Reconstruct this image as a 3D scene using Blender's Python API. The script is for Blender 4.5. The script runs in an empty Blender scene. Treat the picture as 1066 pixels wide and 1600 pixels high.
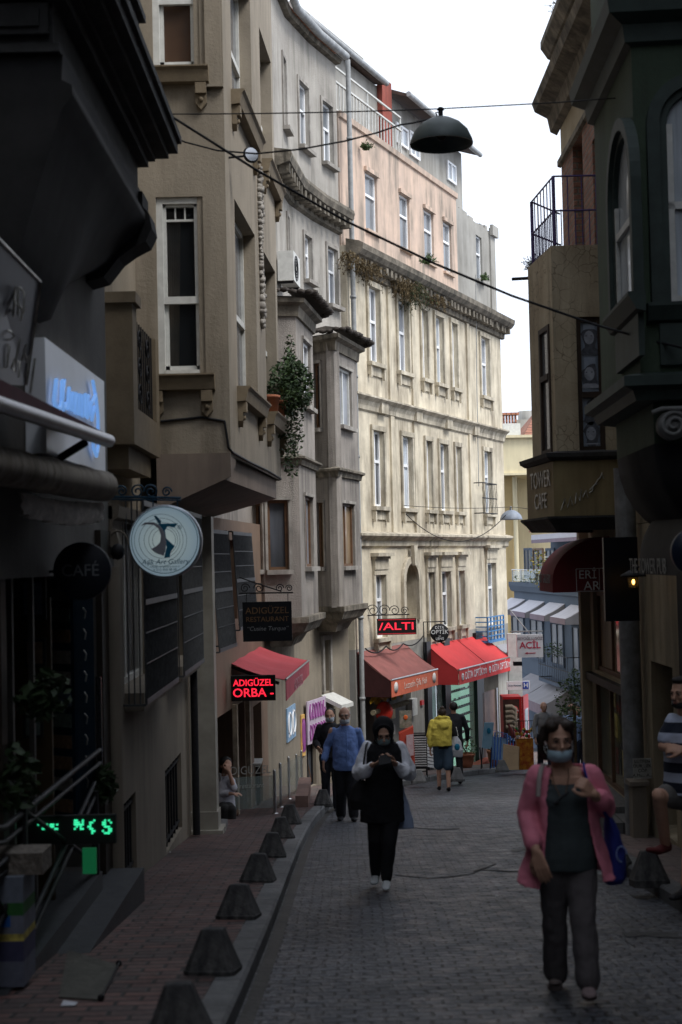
import bpy, bmesh, math, random
from mathutils import Vector, Matrix, noise as mnoise
random.seed(7)
SC = bpy.context.scene
COL = SC.collection
R = math.radians
PI = math.pi
# ---------------------------------------------------------------- camera
FPX = 2220.0            # focal length in photo pixels (photo 1066 x 1600)
PITCH, ROLL = R(1.91), R(1.3)
EYE = Vector((0, 0, 1.62))
S = 0.106               # the street falls away from the camera at this slope
_f = Vector((0, math.cos(PITCH), math.sin(PITCH)))
_u0 = Vector((0, -math.sin(PITCH), math.cos(PITCH)))
_r0 = Vector((1, 0, 0))
_u = _u0 * math.cos(ROLL) + _r0 * math.sin(ROLL)
_r = _r0 * math.cos(ROLL) - _u0 * math.sin(ROLL)
cam_data = bpy.data.cameras.new('camera')
cam = bpy.data.objects.new('camera', cam_data); COL.objects.link(cam)
cam_data.sensor_fit = 'HORIZONTAL'; cam_data.sensor_width = 24.0
cam_data.lens = 24.0 * FPX / 1066
cam_data.clip_start = 0.05; cam_data.clip_end = 2000
cam_data.dof.use_dof = True; cam_data.dof.focus_distance = 30.0; cam_data.dof.aperture_fstop = 2.6
m = Matrix.Identity(4)
for i in range(3):
    m[i][0] = _r[i]; m[i][1] = _u[i]; m[i][2] = -_f[i]; m[i][3] = EYE[i]
cam.matrix_world = m
SC.camera = cam
# ---------------------------------------------------------------- light
SUN_EL, SUN_AZ = R(52), R(125)      # high soft sun behind cloud, from the right and behind the camera
world = bpy.data.worlds.new('World'); SC.world = world; world.use_nodes = True
wn = world.node_tree; wn.nodes.clear()
sky = wn.nodes.new('ShaderNodeTexSky'); sky.sky_type = 'NISHITA'; sky.sun_disc = False
sky.sun_elevation = SUN_EL; sky.sun_rotation = SUN_AZ; sky.dust_density = 6; sky.air_density = 1.5; sky.altitude = 50
hs = wn.nodes.new('ShaderNodeHueSaturation'); hs.inputs['Saturation'].default_value = 0.10
cl = wn.nodes.new('ShaderNodeTexNoise'); cl.inputs['Scale'].default_value = 1.6; cl.inputs['Detail'].default_value = 5
cr = wn.nodes.new('ShaderNodeValToRGB'); cr.color_ramp.elements[0].color = (.88, .90, .95, 1); cr.color_ramp.elements[1].color = (1, 1, 1, 1)
mx = wn.nodes.new('ShaderNodeMix'); mx.data_type = 'RGBA'; mx.blend_type = 'MIX'; mx.inputs[0].default_value = 0.72
ovc = wn.nodes.new('ShaderNodeMix'); ovc.data_type = 'RGBA'; ovc.blend_type = 'MULTIPLY'; ovc.inputs[0].default_value = 1.0
ovc.inputs[7].default_value = (11.1, 12.1, 13.8, 1)      # overcast cloud deck, mixed over the clear sky
bg = wn.nodes.new('ShaderNodeBackground'); bg.inputs[1].default_value = 0.10
wo = wn.nodes.new('ShaderNodeOutputWorld')
L = wn.links.new
L(sky.outputs[0], hs.inputs['Color']); L(cl.outputs[0], cr.inputs[0]); L(cr.outputs[0], ovc.inputs[6])
L(hs.outputs[0], mx.inputs[6]); L(ovc.outputs[2], mx.inputs[7]); L(mx.outputs[2], bg.inputs[0]); L(bg.outputs[0], wo.inputs[0])
sd = bpy.data.lights.new('sun', 'SUN'); sd.energy = 2.2; sd.angle = R(22); sd.color = (1.0, .975, .94)
sun = bpy.data.objects.new('sun', sd); COL.objects.link(sun)
sdir = Vector((math.sin(SUN_AZ) * math.cos(SUN_EL), math.cos(SUN_AZ) * math.cos(SUN_EL), math.sin(SUN_EL)))
sun.rotation_euler = sdir.to_track_quat('Z', 'Y').to_euler()
vs = SC.view_settings
vs.view_transform = 'Standard'; vs.look = 'None'; vs.gamma = 1; vs.use_curve_mapping = False; vs.exposure = 0.5
SC.cycles.max_bounces = 6; SC.cycles.diffuse_bounces = 4; SC.cycles.glossy_bounces = 3; SC.cycles.transparent_max_bounces = 8

# ---------------------------------------------------------------- pixel -> world
def ray(px, py):
    return _f + _r * ((px - 533) / FPX) + _u * ((800 - py) / FPX)
def at(px, py, Y):
    d = ray(px, py); return EYE + d * (Y / d.y)
def gz(y): return -S * y
def gnd(px, py, h=0.0):
    d = ray(px, py); t = (h - EYE.z) / (d.z + S * d.y); return EYE + d * t
PAV = 0.12

# ---------------------------------------------------------------- materials
def nt(name):
    M = bpy.data.materials.new(name); M.use_nodes = True
    n = M.node_tree; n.nodes.clear()
    o = n.nodes.new('ShaderNodeOutputMaterial'); b = n.nodes.new('ShaderNodeBsdfPrincipled')
    n.links.new(b.outputs[0], o.inputs[0]); return M, n, b
def N(n, t, **k):
    x = n.nodes.new(t)
    for a, v in k.items(): setattr(x, a, v)
    return x
def c4(c): return (c[0], c[1], c[2], 1)
def tc(n, scale=(1, 1, 1)):
    t = N(n, 'ShaderNodeTexCoord'); mp = N(n, 'ShaderNodeMapping'); mp.inputs['Scale'].default_value = scale
    n.links.new(t.outputs['Object'], mp.inputs[0]); return mp.outputs[0]
def noise(n, vec, scale, detail=4, rough=.55):
    x = N(n, 'ShaderNodeTexNoise'); x.inputs['Scale'].default_value = scale; x.inputs['Detail'].default_value = detail
    x.inputs['Roughness'].default_value = rough; n.links.new(vec, x.inputs[0]); return x.outputs[0]
def ramp(n, fac, p0, p1, a=(0, 0, 0), b=(1, 1, 1)):
    x = N(n, 'ShaderNodeValToRGB'); e = x.color_ramp.elements
    e[0].position = p0; e[1].position = p1; e[0].color = c4(a); e[1].color = c4(b)
    n.links.new(fac, x.inputs[0]); return x.outputs[0]
def mixc(n, fac, a, b, mode='MIX'):
    x = N(n, 'ShaderNodeMix', data_type='RGBA', blend_type=mode)
    for i, v in ((0, fac), (6, a), (7, b)):
        if isinstance(v, (int, float)): x.inputs[i].default_value = v
        elif isinstance(v, tuple): x.inputs[i].default_value = c4(v)
        else: n.links.new(v, x.inputs[i])
    return x.outputs[2]
def bump(n, b, h, strength, dist=.02):
    x = N(n, 'ShaderNodeBump'); x.inputs['Strength'].default_value = strength; x.inputs['Distance'].default_value = dist
    n.links.new(h, x.inputs['Height']); n.links.new(x.outputs[0], b.inputs['Normal'])
MATS = {}
def mat(name, col, rough=.8, metal=0, var=.18, scale=6, bs=0, bst=.3, col2=None, streak=0, scol=(.05, .045, .04), spec=.3, sscale=(5, 5, .45), crack=0, coat=0):
    """procedural surface: two-tone mottling, optional vertical dirt streaks, cracks and bump"""
    if name in MATS: return MATS[name]
    M, n, b = nt(name); v = tc(n)
    c2 = col2 or tuple(max(0, x * (1 - var)) for x in col); c1 = col if col2 else tuple(min(1, x * (1 + var)) for x in col)
    base = ramp(n, noise(n, v, scale, 7, .62), .32, .68, c2, c1)
    if streak:
        sv = tc(n, sscale); f1 = ramp(n, noise(n, sv, 1.0, 7, .68), .40, .66)
        f2 = ramp(n, noise(n, v, .55, 5), .34, .56)
        mu = N(n, 'ShaderNodeMath', operation='MULTIPLY'); n.links.new(f1, mu.inputs[0]); n.links.new(f2, mu.inputs[1])
        mu2 = N(n, 'ShaderNodeMath', operation='MULTIPLY'); n.links.new(mu.outputs[0], mu2.inputs[0]); mu2.inputs[1].default_value = streak
        base = mixc(n, mu2.outputs[0], base, scol)
    h = None
    if crack:
        vo = N(n, 'ShaderNodeTexVoronoi', feature='DISTANCE_TO_EDGE'); vo.inputs['Scale'].default_value = crack
        wv = N(n, 'ShaderNodeVectorMath', operation='ADD'); nn = N(n, 'ShaderNodeTexNoise'); nn.inputs['Scale'].default_value = crack
        n.links.new(v, nn.inputs[0]); sc_ = N(n, 'ShaderNodeVectorMath', operation='SCALE'); sc_.inputs['Scale'].default_value = .12
        n.links.new(nn.outputs[1], sc_.inputs[0]); n.links.new(v, wv.inputs[0]); n.links.new(sc_.outputs[0], wv.inputs[1]); n.links.new(wv.outputs[0], vo.inputs[0])
        cf = ramp(n, vo.outputs[0], .0, .028, (.35, .33, .3)); msk = ramp(n, noise(n, v, 1.1, 2), .45, .55)
        inv = mixc(n, msk, (1, 1, 1), cf)
        base = mixc(n, 1.0, base, inv, 'MULTIPLY')
    n.links.new(base, b.inputs['Base Color'])
    b.inputs['Roughness'].default_value = rough; b.inputs['Metallic'].default_value = metal
    b.inputs['Specular IOR Level'].default_value = spec; b.inputs['Coat Weight'].default_value = coat
    if bs: bump(n, b, noise(n, v, bs, 3, .7), bst)
    MATS[name] = M; return M
def emis(name, col, st, base=(.02, .02, .02)):
    M, n, b = nt(name); b.inputs['Base Color'].default_value = c4(base)
    b.inputs['Emission Color'].default_value = c4(col); b.inputs['Emission Strength'].default_value = st
    MATS[name] = M; return M
def brickmat(name, c1, c2, mortar, bw, bh, msz, flat=False, bst=.6, rough=.85, var=.5, off=.5, dist=.02, warp=0.0, wet=0, squash=1):
    M, n, b = nt(name); t = N(n, 'ShaderNodeTexCoord'); v = t.outputs['Object']
    if not flat:
        sp = N(n, 'ShaderNodeSeparateXYZ'); n.links.new(v, sp.inputs[0]); ad = N(n, 'ShaderNodeMath', operation='ADD')
        n.links.new(sp.outputs[0], ad.inputs[0]); n.links.new(sp.outputs[1], ad.inputs[1])
        cb = N(n, 'ShaderNodeCombineXYZ'); n.links.new(ad.outputs[0], cb.inputs[0]); n.links.new(sp.outputs[2], cb.inputs[1]); vv = cb.outputs[0]
    else: vv = v
    if warp:
        nn = N(n, 'ShaderNodeTexNoise'); nn.inputs['Scale'].default_value = 1.3; nn.inputs['Detail'].default_value = 5; nn.inputs['Roughness'].default_value = .7; n.links.new(v, nn.inputs[0])
        su = N(n, 'ShaderNodeVectorMath', operation='SUBTRACT'); su.inputs[1].default_value = (.5, .5, .5); n.links.new(nn.outputs[1], su.inputs[0])
        sc_ = N(n, 'ShaderNodeVectorMath', operation='SCALE'); sc_.inputs['Scale'].default_value = warp; n.links.new(su.outputs[0], sc_.inputs[0])
        ad2 = N(n, 'ShaderNodeVectorMath', operation='ADD'); n.links.new(vv, ad2.inputs[0]); n.links.new(sc_.outputs[0], ad2.inputs[1]); vv = ad2.outputs[0]
    br = N(n, 'ShaderNodeTexBrick'); br.offset = off; br.squash = squash
    br.inputs['Scale'].default_value = 1; br.inputs['Brick Width'].default_value = bw; br.inputs['Row Height'].default_value = bh
    br.inputs['Mortar Size'].default_value = msz; br.inputs['Mortar Smooth'].default_value = .4; br.inputs['Bias'].default_value = 0
    br.inputs['Color1'].default_value = c4(c1); br.inputs['Color2'].default_value = c4(c2); br.inputs['Mortar'].default_value = c4(mortar)
    n.links.new(vv, br.inputs[0])
    big = ramp(n, noise(n, v, .8, 5), .3, .7, tuple([1 - var] * 3), (1.15, 1.15, 1.15))
    base = mixc(n, 1.0, br.outputs[0], big, 'MULTIPLY')
    base = mixc(n, .5, base, ramp(n, noise(n, v, 30, 4), .3, .7, (.6, .6, .6), (1.35, 1.35, 1.35)), 'MULTIPLY')
    n.links.new(base, b.inputs['Base Color']); b.inputs['Specular IOR Level'].default_value = .35
    n.links.new(ramp(n, noise(n, v, 5, 4), .3, .7, tuple([rough - .2] * 3), tuple([min(1, rough + .1)] * 3)), b.inputs['Roughness'])
    inv = N(n, 'ShaderNodeMath', operation='MULTIPLY_ADD'); inv.inputs[1].default_value = -1; n.links.new(br.outputs[1], inv.inputs[0])
    n.links.new(ramp(n, noise(n, v, 14, 5), .2, .8, (.5, .5, .5), (1.1, 1.1, 1.1)), inv.inputs[2])
    bump(n, b, inv.outputs[0], bst, dist)
    MATS[name] = M; return M
def glassmat(name, dark, lite, fold=9, rough=.04, amt=.5):
    """window pane seen from outside: glossy skin over a curtain with vertical folds and a darker room"""
    M, n, b = nt(name); v = tc(n, (fold, fold, .5)); w = tc(n, (1.1, 1.1, .8))
    f = noise(n, v, 1.6, 3); k = ramp(n, noise(n, w, 1.0, 2), .5 - amt * .2, .5 + amt * .3)
    c = mixc(n, k, ramp(n, f, .3, .7, tuple(x * .55 for x in lite), lite), dark)
    n.links.new(c, b.inputs['Base Color']); b.inputs['Roughness'].default_value = .5
    b.inputs['Coat Weight'].default_value = .9; b.inputs['Coat Roughness'].default_value = rough; b.inputs['Coat IOR'].default_value = 1.5
    MATS[name] = M; return M
def clearglass(name, tint=(.9, .95, .95), alpha=.12, rough=.03):
    M, n, b = nt(name); b.inputs['Base Color'].default_value = c4(tint); b.inputs['Roughness'].default_value = rough
    b.inputs['Alpha'].default_value = alpha; b.inputs['Specular IOR Level'].default_value = .8
    MATS[name] = M; return M

# ---------------------------------------------------------------- mesh builder
WM = {}
def wm(o): return WM.get(o.name, Matrix.Identity(4)) if o else Matrix.Identity(4)
class MB:
    def __init__(s): s.v = []; s.f = []; s.m = []; s.s = []
    def face(s, pts, m=0, sm=False):
        i = len(s.v); s.v += [Vector(p) for p in pts]; s.f.append(tuple(range(i, i + len(pts)))); s.m.append(m); s.s.append(sm); return s
    def grid(s, rows, m=0, sm=True, closeu=False, closev=False):
        i = len(s.v); nr = len(rows); nc = len(rows[0])
        for r_ in rows: s.v += [Vector(p) for p in r_]
        for a in range(nr if closev else nr - 1):
            for b in range(nc if closeu else nc - 1):
                a2 = (a + 1) % nr; b2 = (b + 1) % nc
                s.f.append((i + a * nc + b, i + a * nc + b2, i + a2 * nc + b2, i + a2 * nc + b)); s.m.append(m); s.s.append(sm)
        return s
    def hexa(s, p, m=0):
        i = len(s.v); s.v += [Vector(q) for q in p]
        for f in ((0, 3, 2, 1), (4, 5, 6, 7), (0, 1, 5, 4), (1, 2, 6, 5), (2, 3, 7, 6), (3, 0, 4, 7)):
            s.f.append(tuple(i + k for k in f)); s.m.append(m); s.s.append(False)
        return s
    def box(s, a, b, m=0):
        x0, y0, z0 = a; x1, y1, z1 = b
        return s.hexa([(x0, y0, z0), (x1, y0, z0), (x1, y1, z0), (x0, y1, z0), (x0, y0, z1), (x1, y0, z1), (x1, y1, z1), (x0, y1, z1)], m)
    def prism(s, poly, vec, m=0, m2=None):
        vec = Vector(vec); n = len(poly); i = len(s.v); P = [Vector(p) for p in poly]
        s.v += P + [p + vec for p in P]
        s.f.append(tuple(i + k for k in range(n))); s.f.append(tuple(i + n + k for k in reversed(range(n)))); s.m += [m, m]; s.s += [False, False]
        for k in range(n):
            k2 = (k + 1) % n; s.f.append((i + k, i + k2, i + n + k2, i + n + k)); s.m.append(m if m2 is None else m2); s.s.append(False)
        return s
    def tube(s, pts, r, n=8, m=0, cap=True, sx=1.0, ref=None):
        pts = [Vector(p) for p in pts]; rs = r if isinstance(r, (list, tuple)) else [r] * len(pts); rows = []
        prev = None
        for k, p in enumerate(pts):
            d = (pts[min(k + 1, len(pts) - 1)] - pts[max(k - 1, 0)]); d = d.normalized() if d.length > 1e-9 else Vector((0, 0, 1))
            up = Vector(ref) if ref else (Vector((0, 0, 1)) if abs(d.z) < .9 else Vector((0, 1, 0)))
            if prev is not None and not ref: up = prev
            a = d.cross(up); a = a.normalized() if a.length > 1e-6 else Vector((1, 0, 0)); b = a.cross(d).normalized(); prev = b
            rr = rs[k]; rx, ry = (rr if isinstance(rr, tuple) else (rr * sx, rr))
            rows.append([p + a * (rx * math.cos(2 * PI * j / n)) + b * (ry * math.sin(2 * PI * j / n)) for j in range(n)])
        s.grid(rows, m, True, closeu=True)
        if cap:
            s.face(list(reversed(rows[0])), m, False); s.face(rows[-1], m, False)
        return s
    def lathe(s, prof, c, n=24, m=0, axis=(0, 0, 1), xa=(1, 0, 0)):
        ax = Vector(axis).normalized(); X = Vector(xa); X = (X - ax * X.dot(ax)).normalized(); Y = ax.cross(X); c = Vector(c)
        rows = [[c + ax * h + X * (r * math.cos(2 * PI * j / n)) + Y * (r * math.sin(2 * PI * j / n)) for j in range(n)] for r, h in prof]
        return s.grid(rows, m, True, closeu=True)
    def ball(s, c, r, n=12, m=0):
        rx, ry, rz = r if isinstance(r, (tuple, list)) else (r, r, r); c = Vector(c); rows = []
        for a in range(n // 2 + 1):
            t = PI * a / (n // 2)
            rows.append([c + Vector((rx * math.sin(t) * math.cos(2 * PI * j / n), ry * math.sin(t) * math.sin(2 * PI * j / n), rz * math.cos(t))) for j in range(n)])
        return s.grid(rows, m, True, closeu=True)
    def mesh(s, name, mats, M=None):
        me = bpy.data.meshes.new(name)
        inv = M.inverted() if M is not None else None
        me.from_pydata([tuple(inv @ v) if inv else tuple(v) for v in s.v], [], s.f)
        for q in (mats if isinstance(mats, (list, tuple)) else [mats]): me.materials.append(q)
        for p, mi, sm in zip(me.polygons, s.m, s.s): p.material_index = mi; p.use_smooth = sm
        return me
    def build(s, name, mats, parent=None, merge=False, label=None):
        if parent is None:
            xs = [v.x for v in s.v]; ys = [v.y for v in s.v]; zs = [v.z for v in s.v]
            M = Matrix.Translation(((min(xs) + max(xs)) / 2, (min(ys) + max(ys)) / 2, min(zs)))
        else: M = wm(parent)
        me = s.mesh(name, mats, M)
        if merge:
            bm = bmesh.new(); bm.from_mesh(me); bmesh.ops.remove_doubles(bm, verts=bm.verts, dist=1e-4)
            bmesh.ops.recalc_face_normals(bm, faces=bm.faces); bm.to_mesh(me); bm.free()
        o = bpy.data.objects.new(name, me); COL.objects.link(o)
        if parent is None: o.matrix_basis = M; WM[o.name] = M
        else: o.parent = parent; WM[o.name] = wm(parent)
        if label: o['label'] = label
        return o
def tag(o, label, cat, group=None):
    o['label'] = label; o['category'] = cat
    if group: o['group'] = group
    return o
def thing(name, label, cat, loc, rz=0, group=None):
    o = bpy.data.objects.new(name, None); COL.objects.link(o); o.empty_display_size = .1
    o.location = loc; o.rotation_euler = (0, 0, rz); WM[o.name] = Matrix.Translation(loc) @ Matrix.Rotation(rz, 4, 'Z')
    return tag(o, label, cat, group)
def struct(o): o['kind'] = 'structure'; return o
def copy_thing(root, loc, rz, label, group):
    def cp(o, par):
        c = o.copy(); COL.objects.link(c); c.parent = par
        for ch in [x for x in o.children]: cp(ch, c)
        return c
    r = cp(root, None); r.location = loc; r.rotation_euler = (0, 0, rz); r['label'] = label; r['group'] = group; return r

# ---------------------------------------------------------------- facade frame
class Fac:
    """a vertical wall plane from ground point A to B; u runs along it, o out towards the street"""
    def __init__(s, A, B, side=1):
        s.A = Vector((A[0], A[1])); s.B = Vector((B[0], B[1])); s.L = (s.B - s.A).length
        s.t = (s.B - s.A) / s.L; s.n = Vector((s.t.y, -s.t.x)) * side
    def p(s, u, z, o=0):
        q = s.A + s.t * u + s.n * o; return Vector((q.x, q.y, z))
    def uz(s, px, py, o=0):
        d = ray(px, py); q = s.A + s.n * o; n = s.n
        t = (n.x * (q.x - EYE.x) + n.y * (q.y - EYE.y)) / (n.x * d.x + n.y * d.y); P = EYE + d * t
        return (Vector((P.x, P.y)) - s.A).dot(s.t), P.z
    def off(s, u, px, py):
        """offset at which the pixel's column meets the frame's coordinate u"""
        d = ray(px, py); q = s.A + s.t * u   # solve EYE + d*k = q + n*o
        a, b, c_, e = d.x, -s.n.x, d.y, -s.n.y; rx, ry = q.x - EYE.x, q.y - EYE.y
        det = a * e - b * c_; k = (rx * e - b * ry) / det; o = (a * ry - c_ * rx) / det
        return o, EYE.z + d.z * k
    def box(s, mb, u0, u1, z0, z1, o0, o1, m=0):
        return mb.hexa([s.p(u0, z0, o0), s.p(u1, z0, o0), s.p(u1, z0, o1), s.p(u0, z0, o1), s.p(u0, z1, o0), s.p(u1, z1, o0), s.p(u1, z1, o1), s.p(u0, z1, o1)], m)
    def prof(s, mb, u0, u1, pts, m=0):
        """extrude a moulding profile [(o, z), ...] along u"""
        mb.prism([s.p(u0, z, o) for o, z in pts], s.p(u1, 0) - s.p(u0, 0), m); return mb
    def wall(s, mb, u0, u1, z0, z1, holes=(), depth=.22, thick=.4, m=0):
        us = sorted({u0, u1, *[h[0] for h in holes], *[h[1] for h in holes]}); us = [u for u in us if u0 <= u <= u1]
        zs = sorted({z0, z1, *[h[2] for h in holes], *[h[3] for h in holes]}); zs = [z for z in zs if z0 <= z <= z1]
        for a, b in zip(us, us[1:]):
            for c, d in zip(zs, zs[1:]):
                if any(h[0] - 1e-6 <= a and b <= h[1] + 1e-6 and h[2] - 1e-6 <= c and d <= h[3] + 1e-6 for h in holes): continue
                mb.face([s.p(a, c), s.p(b, c), s.p(b, d), s.p(a, d)], m); mb.face([s.p(a, c, -thick), s.p(b, c, -thick), s.p(b, d, -thick), s.p(a, d, -thick)], m)
        for h in holes:
            a, b, c, d = h[:4]; D = -(h[4] if len(h) > 4 else depth)
            mb.face([s.p(a, c), s.p(a, d), s.p(a, d, D), s.p(a, c, D)], m); mb.face([s.p(b, c), s.p(b, c, D), s.p(b, d, D), s.p(b, d)], m)
            mb.face([s.p(a, c), s.p(a, c, D), s.p(b, c, D), s.p(b, c)], m); mb.face([s.p(a, d), s.p(b, d), s.p(b, d, D), s.p(a, d, D)], m)
        T = -thick
        mb.face([s.p(u0, z1), s.p(u1, z1), s.p(u1, z1, T), s.p(u0, z1, T)], m)
        mb.face([s.p(u0, z0), s.p(u0, z1), s.p(u0, z1, T), s.p(u0, z0, T)], m)
        mb.face([s.p(u1, z0), s.p(u1, z1), s.p(u1, z1, T), s.p(u1, z0, T)], m)
        return mb
    def rect(s, a, b, o=0):
        """pixel corners top-left, bottom-right -> (u0, u1, z0, z1)"""
        u0, z1 = s.uz(a[0], a[1], o); u1, z0 = s.uz(b[0], b[1], o)
        return (min(u0, u1), max(u0, u1), min(z0, z1), max(z0, z1))

def window(F, root, r, depth=.2, fm=None, pm=None, sill=None, bar=.05, trans=.6, mull=True, both=True, surround=None, sw=.1, so=.04, sillw=.08, sillo=.1, sillh=.08, hood=False, vert=.5, label=None):
    """thing > window (frame) > pane, sill, surround"""
    u0, u1, z0, z1 = r; D = -depth
    mb = MB(); t = .05
    F.box(mb, u0, u0 + bar, z0, z1, D, D + t); F.box(mb, u1 - bar, u1, z0, z1, D, D + t)
    F.box(mb, u0 + bar, u1 - bar, z0, z0 + bar, D, D + t); F.box(mb, u0 + bar, u1 - bar, z1 - bar, z1, D, D + t)
    zt = z0 + (z1 - z0) * trans if trans else None
    if zt: F.box(mb, u0 + bar, u1 - bar, zt - bar * .6, zt + bar * .6, D, D + t + .01)
    if mull:
        uc = u0 + (u1 - u0) * vert; F.box(mb, uc - bar * .5, uc + bar * .5, z0 + bar, (zt - bar * .6) if zt else z1 - bar, D, D + t - .004)
        if zt and both: F.box(mb, uc - bar * .5, uc + bar * .5, zt + bar * .6, z1 - bar, D, D + t - .004)
    w = mb.build('window', fm, root, label=label)
    g = MB(); F.box(g, u0 + bar * .3, u1 - bar * .3, z0 + bar * .3, z1 - bar * .3, D - .03, D + .015); g.build('pane', pm, w)
    if sill:
        g = MB(); F.box(g, u0 - sillw, u1 + sillw, z0 - sillh, z0 - .001, -depth + .05, sillo); g.build('sill', sill, w)
    if surround:
        g = MB(); F.box(g, u0 - sw, u0 - .002, z0, z1 + sw, .002, so); F.box(g, u1 + .002, u1 + sw, z0, z1 + sw, .002, so)
        F.box(g, u0 - .002, u1 + .002, z1 + .002, z1 + sw, .002, so)
        if hood: F.box(g, u0 - sw - .06, u1 + sw + .06, z1 + sw, z1 + sw + .07, .002, so + .08)
        g.build('surround', surround, w)
    return w

FONT = None
def text(s, size, M, mats, name='lettering', parent=None, ext=.004, align='CENTER', sx=1.0, shear=0, spacing=1.0, off=0.0):
    """flat lettering as a mesh; M places it (x right, y up, z out of the sign)"""
    cu = bpy.data.curves.new('lettering', 'FONT'); cu.body = s; cu.size = size; cu.extrude = ext; cu.align_x = align; cu.align_y = 'CENTER'
    cu.resolution_u = 3; cu.shear = shear; cu.space_character = spacing; cu.offset = off
    o = bpy.data.objects.new('tmp', cu); COL.objects.link(o)
    dg = bpy.context.evaluated_depsgraph_get(); dg.update()
    me = bpy.data.meshes.new_from_object(o.evaluated_get(dg)); bpy.data.objects.remove(o); bpy.data.curves.remove(cu)
    me.transform(wm(parent).inverted() @ M @ Matrix.Diagonal((sx, 1, 1, 1)))
    me.materials.clear(); me.materials.append(mats); me.name = name
    ob = bpy.data.objects.new(name, me); COL.objects.link(ob)
    ob.parent = parent; WM[ob.name] = wm(parent); return ob
def frame(o, x, y):
    """matrix with origin o, x along x, y along y"""
    x = Vector(x).normalized(); y = Vector(y); z = x.cross(y).normalized(); y = z.cross(x)
    M_ = Matrix.Identity(4)
    for i in range(3): M_[i][0] = x[i]; M_[i][1] = y[i]; M_[i][2] = z[i]; M_[i][3] = o[i]
    return M_
UP = Vector((0, 0, 1))
# ================================================================ materials of the place
m_road = brickmat('cobbles', (.098, .104, .118), (.060, .064, .074), (.014, .014, .016), .165, .10, .010, flat=True, bst=.8, rough=.55, var=.42, dist=.04, warp=.13)
m_pave = brickmat('red_pavers', (.140, .072, .062), (.072, .052, .050), (.022, .02, .019), .24, .12, .014, flat=True, bst=.6, rough=.75, var=.45, dist=.012, warp=.03)
m_pave_far = brickmat('grey_red_slabs', (.17, .12, .11), (.13, .11, .10), (.07, .06, .055), .40, .40, .012, flat=True, bst=.5, rough=.8, var=.4, warp=.03)
m_kerb = brickmat('kerb_stone', (.135, .135, .135), (.10, .102, .104), (.05, .05, .05), .9, 1.05, .012, flat=True, bst=.4, rough=.75, var=.35, warp=.02)
m_cream = mat('cream_render', (.72, .645, .50), .9, col2=(.50, .44, .335), scale=2.0, bs=22, bst=.5, streak=.8, scol=(.16, .13, .095), sscale=(2.6, 2.6, .5))
m_creamtrim = mat('cream_trim', (.66, .595, .475), .9, col2=(.36, .315, .235), scale=3, bs=30, bst=.4, streak=.9, scol=(.13, .11, .085), sscale=(5, 5, .5))
m_cornice = mat('weathered_cornice', (.27, .235, .185), .95, col2=(.085, .075, .06), scale=3.5, bs=18, bst=.7, streak=1, scol=(.05, .045, .035), sscale=(6, 6, .8))
m_peach = mat('peach_render', (.66, .49, .38), .9, col2=(.50, .385, .31), scale=1.6, bs=30, bst=.25, streak=1.0, scol=(.17, .155, .13), sscale=(2.8, 2.8, .4))
m_endgrey = mat('grey_render', (.40, .385, .35), .9, col2=(.29, .28, .255), scale=1.2, bs=30, bst=.2, streak=.7, scol=(.14, .13, .11), sscale=(3, 3, .3))
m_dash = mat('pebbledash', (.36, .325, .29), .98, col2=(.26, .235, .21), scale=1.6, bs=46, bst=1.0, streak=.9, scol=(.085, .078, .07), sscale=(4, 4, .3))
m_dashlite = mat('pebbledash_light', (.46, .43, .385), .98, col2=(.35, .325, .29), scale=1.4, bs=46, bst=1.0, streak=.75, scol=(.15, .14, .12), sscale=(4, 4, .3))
m_trimgrey = mat('grey_cement_trim', (.40, .375, .335), .9, col2=(.22, .20, .18), scale=4, bs=30, bst=.3, streak=.7, scol=(.08, .07, .06))
m_beige = mat('beige_render', (.285, .245, .19), .9, var=.13, scale=1.2, bs=26, bst=.3, streak=.75, scol=(.14, .115, .085), sscale=(3, 3, .35))
m_beigetrim = mat('beige_trim', (.19, .15, .10), .85, var=.15, scale=5, bs=30, bst=.2)
m_beigelow = mat('beige_lower_render', (.22, .19, .15), .9, var=.10, scale=1.3, bs=36, bst=.2, streak=.6, scol=(.11, .09, .07), sscale=(3.5, 3.5, .4))
m_darkstone = mat('dark_stone', (.060, .060, .060), .85, col2=(.028, .028, .029), scale=3, bs=25, bst=.4, streak=.5, scol=(.02, .02, .02))
m_greyplaster = mat('grey_plaster', (.14, .134, .125), .9, var=.2, scale=1.6, bs=20, bst=.25, streak=.5, scol=(.09, .085, .08))
m_marble = mat('veined_marble', (.36, .34, .29), .45, col2=(.22, .205, .175), scale=2.2, bs=8, bst=.05)
m_white = mat('white_frame', (.78, .79, .80), .45, var=.05, scale=8)
m_offwhite = mat('aged_white_frame', (.55, .55, .52), .6, var=.12, scale=9)
m_brownf = mat('brown_frame', (.12, .065, .035), .6, var=.25, scale=10, bs=60, bst=.2)
m_black = mat('black_iron', (.016, .016, .018), .6, var=.3, scale=20, spec=.2)
m_steel = mat('stainless_steel', (.50, .50, .50), .3, metal=1, var=.1, scale=12)
m_pipe = mat('grey_pipe', (.30, .31, .31), .6, var=.2, scale=9, streak=.5)
m_zinc = mat('zinc_gutter', (.36, .37, .37), .55, metal=.3, var=.2, scale=6, streak=.4)
m_tile = brickmat('roof_tiles', (.46, .20, .12), (.36, .15, .09), (.12, .05, .035), .22, .16, .02, bst=1.2, rough=.85, var=.3)
m_green = mat('dark_green_render', (.060, .092, .055), .8, col2=(.042, .062, .042), scale=1.2, bs=30, bst=.25, streak=.5, scol=(.025, .03, .022))
m_greentrim = mat('blue_green_trim', (.032, .047, .042), .6, var=.25, scale=5)
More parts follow.
